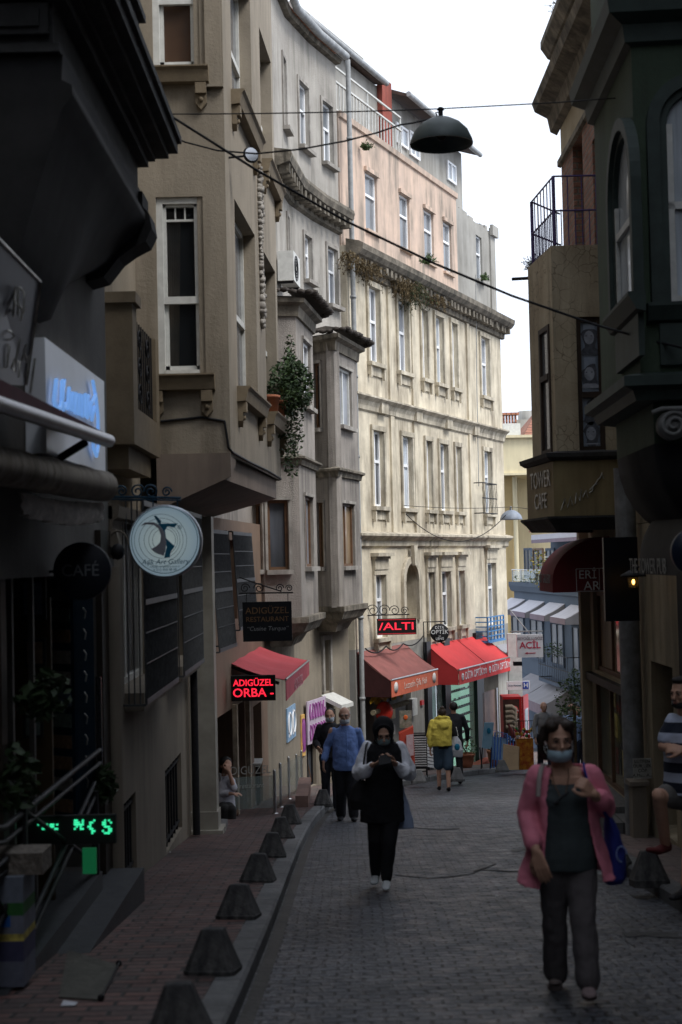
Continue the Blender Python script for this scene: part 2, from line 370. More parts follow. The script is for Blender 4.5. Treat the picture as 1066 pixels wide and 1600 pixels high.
m_towcream = mat('tower_cream_render', (.42, .36, .26), .9, col2=(.30, .245, .16), scale=1.5, bs=30, bst=.3, streak=.7, scol=(.10, .085, .06), sscale=(4, 4, .35))
m_towcrack = mat('cracked_cream_render', (.46, .395, .285), .9, col2=(.32, .26, .175), scale=1.5, bs=30, bst=.3, streak=.6, scol=(.11, .09, .06), sscale=(4, 4, .35), crack=6.5)
m_brick = brickmat('old_bricks', (.30, .145, .095), (.22, .10, .07), (.17, .14, .11), .24, .085, .014, bst=.9, rough=.9, var=.35)
m_blue = mat('blue_render', (.075, .098, .13), .85, var=.08, scale=1, bs=30, bst=.1, streak=.25, scol=(.08, .11, .15))
m_bluedark = mat('blue_render_dark', (.075, .10, .14), .85, var=.15, scale=1, streak=.3)
m_yellow = mat('pale_yellow_render', (.66, .58, .38), .88, var=.06, scale=.8, bs=25, bst=.1, streak=.3, scol=(.30, .25, .16))
m_yelloworange = mat('ochre_render', (.52, .39, .19), .88, var=.1, scale=1, streak=.3, scol=(.25, .18, .10))
m_redpaint = mat('red_oxide_render', (.27, .07, .05), .85, var=.2, scale=2, streak=.5, scol=(.12, .04, .03))
g_cream = glassmat('curtained_pane', (.075, .085, .10), (.42, .45, .50), 9, .04, .75)
g_dark = glassmat('dark_pane', (.018, .02, .024), (.09, .10, .12), 6, .03, .5); g_far = glassmat('far_dark_pane', (.02, .022, .028), (.06, .07, .08), 6, .3, .5); g_far.node_tree.nodes['Principled BSDF'].inputs['Coat Weight'].default_value = .25
g_brown = glassmat('brown_curtained_pane', (.10, .065, .035), (.36, .25, .14), 7, .08, .5)
g_white = glassmat('net_curtained_pane', (.18, .21, .24), (.60, .66, .72), 12, .05, .8)
g_grey = glassmat('grey_blind_pane', (.10, .115, .13), (.22, .24, .26), 4, .08, .5)
g_clear = clearglass('clear_glass')
m_void = mat('dark_interior', (.012, .012, .012), .95, var=.2)
m_curtain = mat('striped_curtain', (.36, .30, .22), .95, col2=(.12, .09, .06), scale=1, bs=0)
m_curtain2 = mat('white_net_curtain', (.50, .50, .47), .95, var=.15, scale=7)
m_leafA = mat('leaf_green', (.055, .095, .030), .6, var=.4, scale=14)
m_leafB = mat('leaf_dark', (.030, .052, .020), .65, var=.35, scale=14)
m_leafdry = mat('dry_weed', (.13, .095, .05), .9, var=.4, scale=10)
m_stem = mat('plant_stem', (.07, .05, .03), .9, var=.2)
m_terra = mat('terracotta_pot', (.38, .14, .075), .8, var=.15, scale=8)

def leaves(mb, c, r, n, size, seed=0, mats=2, droop=0.0, hollow=.35):
    rg = random.Random(seed); c = Vector(c)
    for _ in range(n):
        while True:
            p = Vector((rg.uniform(-1, 1), rg.uniform(-1, 1), rg.uniform(-1, 1)))
            if hollow < p.length < 1: break
        k = mnoise.noise(p * 2.3 + Vector((seed, 0, 0)))
        if k < -.12 and rg.random() < .8: continue
        q = c + Vector((p.x * r[0], p.y * r[1], p.z * r[2] - droop * (p.x * p.x + p.y * p.y)))
        a = Vector((rg.gauss(0, 1), rg.gauss(0, 1), rg.gauss(0, .6))).normalized(); b = a.cross(Vector((rg.gauss(0, 1), rg.gauss(0, 1), rg.gauss(0, 1)))).normalized()
        s_ = size * rg.uniform(.6, 1.4)
        mb.face([q - a * s_, q + b * s_ * .45, q + a * s_, q - b * s_ * .45], rg.randrange(mats))
def sprigs(mb, base, n, ln, seed, spread=1.0, down=0.0, m=0, leaf=.02, lm=1, tilt=(0, 0, 0)):
    """wiry stems with small leaves"""
    rg = random.Random(seed); base = Vector(base)
    for _ in range(n):
        d = Vector((rg.gauss(0, spread), rg.gauss(0, spread), rg.uniform(.2, 1) - down)) + Vector(tilt); d.normalize(); p = base + Vector((rg.uniform(-1, 1), rg.uniform(-1, 1), 0)) * ln * .25; pts = [p.copy()]
        L_ = ln * rg.uniform(.4, 1)
        for k in range(4):
            d = (d + Vector((rg.gauss(0, .3), rg.gauss(0, .3), rg.gauss(0, .2) - down * .25))).normalized(); p = p + d * L_ / 4; pts.append(p.copy())
            for _q in range(3):
                a = Vector((rg.gauss(0, 1), rg.gauss(0, 1), rg.gauss(0, 1))).normalized(); b = a.cross(d); b = b.normalized() if b.length > .01 else a
                o_ = p + a * leaf * .6; mb.face([o_ - a * leaf, o_ + b * leaf * .4, o_ + a * leaf, o_ - b * leaf * .4], lm)
        mb.tube(pts, .003, 4, m, False)

# ================================================================ ground
def sheet(name, xs, ys, h, m):
    mb = MB(); mb.grid([[(x, y, gz(y) + h) for x in xs] for y in ys], 0, False); return struct(mb.build(name, m))
sheet('road', [-60, -8, 8, 60], [-30, -8, 0, 8, 16, 30, 60, 120, 260], 0, m_road)
KL = [(-.66, -14), (-.66, 2), (-.64, 6), (-.61, 8), (-.59, 10), (-.58, 12), (-.575, 14), (-.56, 16.5), (-.52, 19), (-.45, 21.2), (-.33, 23.3), (-.08, 25.4), (.28, 27.2), (.78, 29.1), (1.42, 31), (2.2, 32.8), (3.1, 34.5), (4.0, 36), (5.0, 37.4), (6.2, 39), (7.6, 41), (8.6, 43.5), (9.0, 47)]
KR = [(2.60, -14), (2.56, 6), (2.56, 10.7), (2.60, 13.1), (2.72, 16), (2.92, 18.6), (3.25, 20.6), (4.0, 21.9), (5.5, 22.8), (9, 24.4), (16, 27)]
def offs(pts, o):
    out = []
    for i, p in enumerate(pts):
        a = Vector(pts[max(0, i - 1)]); b = Vector(pts[min(len(pts) - 1, i + 1)]); t = (b - a).normalized(); n = Vector((t.y, -t.x)); out.append(Vector(p) + n * o)
    return out
def pave(name, K, sgn, width, m):
    inner = offs(K, sgn * .17); outer = offs(K, sgn * width); mb = MB()
    mb.grid([[(a.x, a.y, gz(a.y) + PAV + .004) for a in inner], [(b.x, b.y, gz(b.y) + PAV + .004) for b in outer]], 0, False)
    return struct(mb.build(name, m))
def kerb(name, K, sgn):
    o = offs(K, sgn * .17); mb = MB(); n = len(K)
    top = [(p[0], p[1], gz(p[1]) + PAV) for p in K]; low = [(p[0], p[1], gz(p[1]) - .1) for p in K]; inn = [(p.x, p.y, gz(p.y) + PAV) for p in o]
    bev = offs(K, sgn * .02); bt = [(p.x, p.y, gz(p.y) + PAV) for p in bev]; top = [(p[0], p[1], gz(p[1]) + PAV - .02) for p in K]
    mb.grid([low, top, bt, inn], 0, False); return struct(mb.build(name, m_kerb))
pave('pavement', KL[:12], -1, 3.0, m_pave); pave('pavement', KL[11:], -1, 4.0, m_pave_far); kerb('kerb', KL, -1)
pave('pavement', KR, 1, 3.6, m_pave_far); kerb('kerb', KR, 1)
# wet dark gutter line beside the left kerb, dirt strip
mb = MB(); a = offs(KL, .012); b = offs(KL, .10)
mb.grid([[(p.x, p.y, gz(p.y) + .004) for p in a], [(p.x, p.y, gz(p.y) + .004) for p in b]], 0, False)
struct(mb.build('gutter', mat('gutter_grime', (.035, .033, .030), .6, var=.4, scale=3, bs=12, bst=.5)))
# a sunken trench scar and patches across the cobbles
def scar(pts, w, m, name='road_patch', h=.005):
    mb = MB(); rg = random.Random(len(pts)); A_ = []; B_ = []
    for p in pts:
        q = gnd(p[0], p[1]); ww = w * rg.uniform(.5, 1.3); A_.append((q.x, q.y - ww, gz(q.y - ww) + h)); B_.append((q.x, q.y + ww, gz(q.y + ww) + h))
    mb.grid([A_, B_], 0, False); return struct(mb.build(name, m))
m_scar = mat('worn_asphalt_patch', (.045, .044, .043), .8, var=.4, scale=8, bs=18, bst=.8)
m_patch = mat('pale_cement_patch', (.13, .125, .118), .8, var=.3, scale=6, bs=20, bst=.5)
scar([(618, 1368), (640, 1370), (668, 1373), (700, 1371), (738, 1366), (752, 1360), (790, 1362), (840, 1362), (880, 1360)], .035, m_scar)
scar([(636, 1292), (660, 1295), (690, 1297), (718, 1295)], .12, m_scar)
scar([(800, 1330), (830, 1326), (862, 1324), (900, 1325)], .22, m_patch)
scar([(740, 1362), (760, 1356), (775, 1350)], .05, m_patch, h=.009)
scar([(975, 1462), (1000, 1460), (1030, 1461), (1062, 1463)], .16, m_scar)
# ================================================================ cream building
FC = Fac((.24, 30.9), (4.79, 41.5))
cream = thing('apartment_building', 'tall cream stone building with stained cornice, rows of white windows and a peach top floor', 'building', (.24, 30.9, gz(31)))
W3 = [((573.6, 446.7), (594, 570)), ((619.5, 464.7), (638.4, 583.8)), ((656.7, 483.3), (668.5, 593)), ((678.6, 492.3), (693.2, 602.6)), ((703.7, 504), (715, 609)), ((749.5, 524.7), (765, 622))]
W2 = [((580.8, 673), (600.5, 792)), ((626.7, 680.5), (644.7, 792)), ((663.8, 689), (675.5, 798.7)), ((685.5, 691.8), (700.4, 800)), ((710.3, 697.4), (721, 800)), ((754.5, 704.4), (768.5, 803))]
W1 = [((584.5, 901), (603, 1000)), ((667, 894), (678.5, 981)), ((688, 892), (704, 977)), ((714.5, 892), (725.5, 975)), ((759.5, 880), (775, 975))]
WP = [((570, 268), (590.7, 364)), ((623.8, 300), (641.4, 396)), ((662, 326.5), (679, 416.5)), ((692, 343.4), (707, 429.7))]
r3 = [FC.rect(*w) for w in W3]; r2 = [FC.rect(*w) for w in W2]; r1 = [FC.rect(*w) for w in W1]; rp = [FC.rect(*w) for w in WP]
def level(rs):   # one storey's windows share their head and sill heights
    z1 = sum(r[3] for r in rs) / len(rs); z0 = sum(r[2] for r in rs) / len(rs); return [(r[0], r[1], z0, z1) for r in rs]
r3 = level(r3[:5]) + [r3[5]]; r2 = level(r2[:5]) + [r2[5]]; rp = level(rp)
r1 = level(r1[:4]) + [r1[4]]
U1 = FC.L
zc1 = FC.uz(600, 405)[1]; zc0 = zc1 - .42         # main cornice
zs1 = FC.uz(561, 616)[1]; zs1b = FC.uz(561, 638)[1]
zs2 = FC.uz(562, 835)[1]; zs2b = FC.uz(562, 853)[1]
zshop = FC.uz(575, 1012)[1]
niche = FC.rect((629.5, 880), (652, 968))
uend = FC.uz(716, 600)[0]
holes = [(*r, .22) for r in r3 + r2 + r1] + [(*niche, .75)]
mb = MB()
FC.wall(mb, 0, U1, zshop, zc1 - .1, holes, .22, .5)
# shallow pilaster strips and panels that divide the bays
for pxs in (612, 648, 734): 
    u = FC.uz(pxs, 700)[0]; FC.box(mb, u - .12, u + .12, zs2 + .02, zs1b - .02, .002, .05); FC.box(mb, u - .12, u + .12, zs1 + .03, zc0 - .02, .002, .05)
mb.build('wall', m_cream, cream)
# end return wall
FE = Fac((4.79, 41.5), (4.2, 50)); mb = MB(); FE.wall(mb, .01, FE.L, -4.6, zc1 - .1, [], .2, .5); mb.build('end_wall', m_cream, cream)
# cornices
mb = MB()
P = [(.002, zc0 - .22), (.08, zc0 - .2), (.1, zc0), (.32, zc0 + .1), (.40, zc0 + .2), (.42, zc0 + .32), (.32, zc0 + .38), (.002, zc0 + .46)]
FC.prof(mb, -.02, U1 + .16, P)
rg = random.Random(3); u = .12
while u < U1 + .05:
    FC.box(mb, u, u + .13, zc0 - .09, zc0 + .07, .1, .28 + rg.uniform(-.04, .03)); u += .30 + rg.uniform(-.01, .02)
mb.build('cornice', m_cornice, cream)
mb = MB(); FC.prof(mb, 0, U1 + .03, [(.002, zs1b - .04), (.05, zs1b), (.06, zs1 - .22), (.1, zs1 - .12), (.2, zs1 - .04), (.2, zs1), (.002, zs1 + .06)])
for u_ in (1.6, 3.9, 6.2, 8.5): FC.box(mb, u_, u_ + .42, zs1b - .02, zs1 - .05, .05, .13)
FC.prof(mb, 0, U1 + .06, [(.002, zs2b - .05), (.07, zs2b), (.07, zs2 - .14), (.16, zs2 - .08), (.22, zs2 - .03), (.22, zs2 + .02), (.002, zs2 + .07)])
mb.build('string_course', m_creamtrim, cream)
def bracketed(F, r, root, m, hood=False, apron=True):
    u0, u1, z0, z1 = r; g = MB(); w = .10
    F.box(g, u0 - w, u0 - .003, z0, z1, .003, .05); F.box(g, u1 + .003, u1 + w, z0, z1, .003, .05); F.box(g, u0 - w, u1 + w, z1 + .003, z1 + .12, .003, .06)
    if hood:
        F.box(g, u0 - w - .03, u1 + w + .03, z1 + .36, z1 + .42, .003, .12); F.box(g, u0 - w - .08, u1 + w + .08, z1 + .42, z1 + .50, .003, .2); F.box(g, u0 - w, u1 + w, z1 + .122, z1 + .358, .003, .08)
    F.box(g, u0 - w - .02, u1 + w + .02, z0 - .09, z0 - .003, -.1, .13)
    if apron:
        F.box(g, u0 - w, u1 + w, z0 - .30, z0 - .092, .003, .04)
        for uu in (u0 - w, u1 + w - .07): F.box(g, uu, uu + .07, z0 - .36, z0 - .09, .041, .1)
    return g
for i, r in enumerate(r3 + r2 + r1):
    w = window(FC, cream, r, .13, m_white, (g_cream, g_grey, g_white, g_cream, g_dark, g_cream, g_grey)[(i * 5 + i // 3) % 7], bar=.055, trans=.56 if i < 6 else .6, mull=(r[1] - r[0]) > .62, both=(i % 3 == 0), vert=.55)
    bracketed(FC, r, cream, None, hood=(i >= 12)).build('surround', m_creamtrim, w)
# arched niche with a keystone
mb = MB(); u0, u1, z0, z1 = niche; uc = (u0 + u1) / 2; rr = (u1 - u0) / 2
for s_, k in ((rr, 0), ):
    inner = [FC.p(uc - rr * math.cos(t), z1 - rr + rr * math.sin(t), .004) for t in [PI * i / 12 for i in range(13)]]
    outer = [FC.p(uc - (rr + .16) * math.cos(t), z1 - rr + (rr + .16) * math.sin(t), .004) for t in [PI * i / 12 for i in range(13)]]
    io = [p + Vector((FC.n.x, FC.n.y, 0)) * .08 for p in inner]; oo = [p + Vector((FC.n.x, FC.n.y, 0)) * .08 for p in outer]
    mb.grid([outer, oo, io, inner], 0, False)
# spandrel fills closing the square hole to an arch
for sgn in (-1, 1):
    arc = [FC.p(uc + sgn * rr * math.cos(t), z1 - rr + rr * math.sin(t), .003) for t in [PI / 2 * i / 8 for i in range(9)]]
    for a_, b_ in zip(arc, arc[1:]): mb.face([a_, b_, FC.p(uc + sgn * rr, z1 + .001, .003)])
    FC.box(mb, uc + sgn * (rr + .08) - .08, uc + sgn * (rr + .08) + .08, z0, z1 - rr, .003, .08)
mb.prism([FC.p(uc - .07, z1 - .06, .09), FC.p(uc + .07, z1 - .06, .09), FC.p(uc + .12, z1 + .42, .09), FC.p(uc - .12, z1 + .42, .09)], Vector((FC.n.x, FC.n.y, 0)) * .09)
nm = mb.build('niche_arch', m_creamtrim, cream)
mb = MB(); FC.box(mb, u0, u1, z0, z1, -.80, -.74); mb.build('back_wall', mat('rubble_fill', (.22, .19, .14), .95, col2=(.10, .085, .065), scale=4, bs=6, bst=1), nm)
# peach attic storey, set on the cornice
zp0 = zc1 - .11 + .01; zp1 = FC.uz(640, 250)[1]; zp1 = (FC.uz(540, 176)[1] + FC.uz(714, 300)[1]) / 2
FP = Fac(tuple(FC.p(.02, 0, -.12)[:2]), tuple(FC.p(U1, 0, -.12)[:2]))
up1 = FP.uz(715, 400)[0]
rp = level([FP.rect(*w) for w in WP])
mb = MB(); FP.wall(mb, 0, up1, zp0, zp1, rp, .2, .4); FP.prof(mb, 0, up1, [(.002, zp1 - .12), (.05, zp1 - .1), (.06, zp1 + .03), (-.3, zp1 + .03)])
mb.build('attic_wall', m_peach, cream)
for r in rp:
    w = window(FP, cream, r, .11, m_white, g_grey, bar=.05, trans=.62, mull=False)
    g = MB(); FP.box(g, r[0] - .05, r[1] + .05, r[3] + .003, r[3] + .1, .003, .07); FP.box(g, r[0] - .05, r[1] + .05, r[2] - .07, r[2] - .003, -.1, .08); g.build('surround', m_peach, w)
# grey end block with a broken parapet
rg_ = FP.rect((743.5, 366), (754.5, 441)); ze1 = FP.uz(716, 330)[1]
mb = MB(); FP.wall(mb, up1 + .003, U1 - .12, zp0, ze1, [rg_], .18, .4)
rg = random.Random(5); u = up1 + .01
while u < U1 - .3:
    w_ = rg.uniform(.15, .4); FP.box(mb, u, min(u + w_, U1 - .14), ze1 + .001, ze1 + rg.uniform(.02, .16), -.35, -.02); u += w_ + .002
FP.box(mb, U1 - .5, U1 - .06, zp0, ze1 + .12, .003, .05); FP.box(mb, U1 - .55, U1 + .02, ze1 - .1, ze1 + .2, .051, .14)
mb.build('end_block', m_endgrey, cream)
window(FP, cream, rg_, .11, m_white, g_grey, bar=.045, trans=.6, mull=False, sill=m_endgrey)
mb = MB(); FE2 = Fac(tuple(FP.p(U1 - .12, 0, 0)[:2]), (4.0, 50)); FE2.wall(mb, .01, FE2.L, zp0, ze1, [], .2, .3); mb.build('end_wall', m_endgrey, cream)
# roof storey: railing, red chimney stack, penthouse windows, gutter roof
FR = Fac(tuple(FC.p(0, 0, -.9)[:2]), tuple(FC.p(U1, 0, -.9)[:2]))
zt = zp1 + .01
ur0 = FR.uz(540, 130)[0]; uc0 = FR.uz(590, 180)[0]; uc1 = FR.uz(607, 180)[0]; ur1 = FR.uz(722, 280)[0]
zch = FR.uz(590, 121)[1]; zrf = FR.uz(608, 150)[1]
mb = MB(); FR.wall(mb, -.2, ur1, zt - .2, zrf, [], .2, .3); mb.build('roof_storey_wall', m_endgrey, cream)
mb = MB(); FR.box(mb, uc0, uc1 - .1, zt - .1, zch, .003, .14); mb.build('chimney', m_redpaint, cream)
mb = MB(); FR.box(mb, -.3, uc0 - .6, zrf + .02, FR.uz(520, 45)[1], -.5, -.1); mb.build('chimney', m_endgrey, cream)
for a_, b_, gl in (((617, 190), (636, 235), g_white), ((638, 203), (654, 252), g_white), ((697, 250), (711, 290), g_white)):
    r = FR.rect(a_, b_, .0); r = (r[0], r[1], r[2], r[3])
    F2_ = Fac(tuple(FR.p(0, 0, .06)[:2]), tuple(FR.p(U1, 0, .06)[:2])); window(F2_, cream, r, .05, m_white, gl, bar=.06, trans=None, mull=True, both=False)
mb = MB(); FR.prof(mb, uc1 + .01, ur1 + .12, [(-.4, zrf + .22), (.50, zrf - .10), (.50, zrf - .02), (-.4, zrf + .34)]); FR.prof(mb, -.4, uc0 - .01, [(-.4, zrf + .12), (.2, zrf + .0), (.2, zrf + .07), (-.4, zrf + .22)]); mb.build('roof', mat('dark_eaves', (.07, .045, .035), .8, var=.3), cream)
mb = MB(); mb.tube([FR.p(uc1 + .02, zrf - .04, .55), FR.p(ur1 + .12, zrf - .08, .55)], .07, 8); mb.tube([FR.p(-.4, zrf + .06, .28), FR.p(uc0 - .02, zrf + .02, .28)], .07, 8); mb.build('gutter', m_zinc, cream)
mb = MB(); z_ = zp1 + .04
for k in range(22): u = .1 + k * (uc0 - .1) / 22; FC.box(mb, u, u + .025, z_, z_ + .72, -.3, -.275)
FC.box(mb, .05, uc0, z_ + .72, z_ + .76, -.31, -.26); FC.box(mb, .05, uc0, z_ + .1, z_ + .13, -.31, -.27); FC.box(mb, .05, uc0, z_ + 1.05, z_ + 1.09, -.31, -.27)
for u in (.05, uc0 * .5, uc0 - .03): FC.box(mb, u, u + .035, z_, z_ + 1.05, -.32, -.28)
mb.build('terrace_railing', m_offwhite, cream)
# ground-floor shell with shop openings
zb = gz(36) - 1.2
us = {k: FC.uz(px, 1100)[0] for k, px in dict(a=560, b=604, c=640, d=663, d2=670, e=691, e2=700, f=741, g=752, h=770, i=776).items()}
sh = [(us['a'], us['b'] + .2, zb + .01, zshop - .75, .9), (us['c'] - .25, us['c'] + .12, zb, zshop - .7, .5), (us['d2'], us['e'], -3.55, zshop - .35, .15), (us['e2'], us['f'], -4.0, zshop - .35, .12), (us['g'], us['i'] + .25, zb + .01, zshop - .6, .8)]
mb = MB(); FC.wall(mb, 0, U1, zb, zshop - .003, sh, .3, 1.0); mb.build('ground_floor_wall', m_endgrey, cream)
mb = MB()
for h in sh[:2] + sh[4:]: mb = MB(); FC.box(mb, h[0], h[1], h[2], h[3], -1.1, -.9 if h[4] > .6 else -.51); mb.build('shop_interior', m_void, cream)
# optician's shopfront: black frame, lit green display panes with shelves of glasses
mb = MB()
FC.box(mb, us['f'] + .01, us['g'] - .01, -4.1, zshop - .1, .003, .1); shopf = mb.build('shop_front', mat('black_shop_frame', (.012, .013, .015), .35, var=.2), cream)
for k0, k1 in (('d', 'd2'), ('e', 'e2')): mb = MB(); FC.box(mb, us[k0] + .01, us[k1] - .01, -4.1, zshop - .1, .003, .1); mb.build('frame_post', mat('black_shop_frame', (0, 0, 0)), shopf)
m_disp = emis('lit_mint_display', (.30, .62, .45), .36, (.3, .5, .4)); m_disp2 = emis('lit_pale_display', (.28, .42, .42), .20, (.26, .33, .32))
mb = MB(); FC.box(mb, us['e2'], us['f'], -4.1, zshop - .35, -.16, -.13); mb.build('display_back', m_disp, shopf)
mb = MB(); FC.box(mb, us['d2'], us['e'], -4.1, zshop - .35, -.20, -.16); mb.build('display_back', m_disp2, shopf)
mb = MB(); rg = random.Random(11)
for k in range(11):
    z = -1.0 - k * .225; FC.box(mb, us['e2'] + .05, us['f'] - .05, z, z + .008, -.12, -.02)
    u = us['e2'] + .12
    while u < us['f'] - .2:
        if rg.random() < .85:
            for du in (0, .075): FC.box(mb, u + du, u + du + .055, z + .012, z + .055, -.09, -.07)
            FC.box(mb, u + .05, u + .08, z + .045, z + .055, -.09, -.07)
        u += .2
mb.build('spectacles', m_black, shopf)
pl = clearglass('shop_pane', (.8, .9, .88), .10); mb = MB(); FC.box(mb, us['e2'], us['f'], -4.0, zshop - .36, -.012, -.004); FC.box(mb, us['d2'], us['e'], -3.55, zshop - .36, -.012, -.004); mb.build('pane', pl, shopf)
mb = MB(); FC.box(mb, us['d2'] - .05, us['g'] - .1, -4.2, FC.uz(720, 1204)[1] + .1, .101, .36); mb.build('step', mat('red_step_paint', (.34, .09, .055), .8, var=.2, scale=4), cream)
# iron guard on the 2nd-floor end window and blue guard below it
def guard(F, u0, u1, z0, z1, o, n, m, name, label_root, scroll=True, t=.014):
    mb = MB()
    for k in range(n + 1):
        u = u0 + (u1 - u0) * k / n; pts = [F.p(u + (.03 * math.sin(j * PI / 2.0) if scroll else 0), z0 + (z1 - z0) * j / 8, o) for j in range(9)]; mb.tube(pts, t / 2, 4, 0, False)
    for z in (z0, z1, (z0 + z1) / 2): F.box(mb, u0 - .01, u1 + .01, z - t, z + t, o - t, o + t)
    for u in (u0, u1): F.box(mb, u - .01, u + .01, z1 - t, z1 + t, .0, o); F.box(mb, u - .01, u + .01, z0 - t, z0 + t, 0, o)
    return mb.build(name, m, label_root)
q = FC.rect((754, 754), (777, 803), .3); guard(FC, q[0], q[1], q[2], q[3], .3, 9, m_black, 'window_guard', cream)
q = FC.rect((762, 965), (788, 997), .35); m_bluepaint = mat('blue_paint', (.06, .20, .42), .5, var=.2, scale=10)
mb = MB(); 
for z in [q[2] + (q[3] - q[2]) * k / 5 for k in range(6)]: FC.box(mb, q[0], q[1], z - .015, z + .015, .33, .36); FC.box(mb, q[0], q[0] + .03, z - .015, z + .015, .01, .33)
for k in range(6): u = q[0] + (q[1] - q[0]) * k / 5; FC.box(mb, u - .015, u + .015, q[2], q[3], .33, .365)
FC.box(mb, q[0], q[1], q[2] - .05, q[2] - .02, .01, .4); mb.build('window_guard', m_bluepaint, cream, label='blue slatted guard under the end window')
# downpipes between buildings, small cable runs
def pipe(pts, r, m, name, label, cat='drainpipe', clips=True):
    t_ = thing(name, label, cat, (pts[-1][0], pts[-1][1], pts[-1][2])); mb = MB(); mb.tube(pts, r, 10); mb.build('pipe', m, t_)
    if clips:
        g = MB(); a_, b_ = Vector(pts[0]), Vector(pts[-1]); n = int((a_ - b_).length / 1.6)
        for k in range(1, n):
            p = a_ + (b_ - a_) * k / n; g.lathe([(r + .001, -.03), (r + .014, -.03), (r + .014, .03), (r + .001, .03)], p, 10)
        g.build('clip', m, t_)
    return t_
p0 = FC.p(.06, 12.6, .12); pipe([p0, FC.p(.06, 3, .12), FC.p(.06, -1.9, .12), FC.p(.06, -3.15, .12)], .055, m_pipe, 'drainpipe', 'long grey drainpipe running down between the pebbledash and cream buildings')
# small flue pipe, brackets of weeds on the cornice
rg = random.Random(21)
for i, (px, py, n, ln, lab) in enumerate([(585, 415, 60, .55, 'brown weeds hanging under the cornice above the leftmost top window'), (632, 432, 70, .6, 'thick brown weeds hanging from the cornice above the second window'), (655, 445, 110, .75, 'large olive weed tuft hanging from the cornice over the narrow windows'), (690, 452, 50, .4, 'small rusty weed tuft under the cornice above the middle window'), (558, 400, 60, .5, 'weeds at the left end of the stained cornice beside the drainpipe'), (674, 410, 40, .28, 'low green weeds on top of the cornice under the peach wall'), (571, 232, 30, .2, 'tiny weed patch on the peach wall below the terrace railing'), (757, 437, 40, .2, 'small green plant on the sill of the grey end block window')]):
    u, z = FC.uz(px, py, .35 if i < 6 else .05); mb = MB(); dn = 1.3 if i < 5 else 0
    for k in range(4 if i < 5 else 1):
        sprigs(mb, FC.p(u + rg.uniform(-.45, .45) * (1 if i < 5 else 0), zc0 + .02 if i < 5 else z, .25 if i < 6 else .06), n // 4 if i < 5 else n, ln, i * 9 + k, .55, dn, 1, .035, 0 if i in (2, 5, 6, 7) else 1)
    tag(mb.build('weeds', [m_leafA if i in (5, 6, 7) else m_leafB, m_leafdry]), lab, 'plant')
# ================================================================ grey pebbledash building (curved wall, two bays)
GP = [(-1.9, 20.7), (-1.62, 24.2), (-1.134, 25.9), (-.90, 27.9), (-.47, 29.3), (.10, 30.72)]
grey = thing('apartment_building', 'grey pebbledash building with a curved wall, two tall bay windows and a weedy bracketed cornice', 'building', (-.6, 29, gz(29)))
zgc = 9.09; zgt = 12.45
FG = [Fac(a, b) for a, b in zip(GP, GP[1:])]
wins = {2: [((440.6, 86), (452, 214)), ((448, 337), (459, 440))], 3: [((465.8, 124), (484.5, 240)), ((474.7, 365.6), (491.5, 445))], 4: [((502.5, 156), (520.6, 263)), ((510.6, 384), (528.4, 481))]}
zr_top = (11.2 - 1.15, 11.2); lo = 1.05
for i, F in enumerate(FG):
    mb = MB(); hs_ = [F.rect(*w) for w in wins.get(i, [])]
    hs_ = [(max(.08, a), min(F.L - .08, b), c, d) for a, b, c, d in hs_]
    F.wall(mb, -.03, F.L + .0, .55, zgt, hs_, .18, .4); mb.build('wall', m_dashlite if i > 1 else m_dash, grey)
    for k, h in enumerate(hs_):
        w = window(F, grey, h, .12, m_white, g_cream if k else g_grey, bar=.045, trans=.6, mull=True, both=False, sill=m_trimgrey, sillw=.08, sillo=.14)
        g = MB(); u0, u1, z0, z1 = h
        F.box(g, u0 - .08, u0 - .003, z0, z1 + .08, .002, .03); F.box(g, u1 + .003, u1 + .08, z0, z1 + .08, .002, .03); F.box(g, u0 - .003, u1 + .003, z1 + .003, z1 + .08, .002, .03); g.build('surround', m_trimgrey, w)
def runprof(pts, prof, m, name, root, dent=None, seg=None):
    """moulding that follows a bent wall, mitred"""
    V_ = [Vector(p) for p in pts]; nn = []
    for i in range(len(V_)):
        ts = []
        if i > 0: ts.append((V_[i] - V_[i - 1]).normalized())
        if i < len(V_) - 1: ts.append((V_[i + 1] - V_[i]).normalized())
        t = (ts[0] + ts[-1]).normalized(); n = Vector((t.y, -t.x)); k = 1 / max(.5, n.dot(Vector((ts[0].y, -ts[0].x)))); nn.append(n * k)
    mb = MB(); rows = [[(p.x + n.x * o, p.y + n.y * o, z) for o, z in prof] for p, n in zip(V_, nn)]
    mb.grid(rows, 0, False, closeu=True); mb.face(rows[0]); mb.face(list(reversed(rows[-1])))
    if dent:
        for a, b in zip(V_, V_[1:]):
            F = Fac(a, b); u = .1
            while u < F.L - .1: F.box(mb, u, u + .11, dent[0], dent[1], dent[2], dent[3]); u += .31
    return mb.build(name, m, root)
runprof(GP[2:], [(.002, zgc - .42), (.08, zgc - .38), (.1, zgc - .2), (.34, zgc - .12), (.38, zgc), (.36, zgc + .08), (.002, zgc + .14)], m_cornice, 'cornice', grey, (zgc - .32, zgc - .14, .1, .32))
runprof(GP[1:], [(-.3, zgt - .05), (.12, zgt - .02), (.16, zgt + .06), (-.3, zgt + .2)], m_cornice, 'eaves', grey)
V_ = [Vector(p) for p in GP[1:]]; o_ = offs(GP[1:], .26); mb = MB(); mb.tube([(p.x, p.y, zgt + .12) for p in o_], .085, 10); mb.build('gutter', m_zinc, grey)
mb = MB(); oi = offs(GP[1:], -3); oo = offs(GP[1:], .1); mb.grid([[(p.x, p.y, zgt + .2) for p in oo], [(p.x, p.y, zgt + 1.0) for p in oi]], 0, False); mb.build('roof', m_tile, grey)
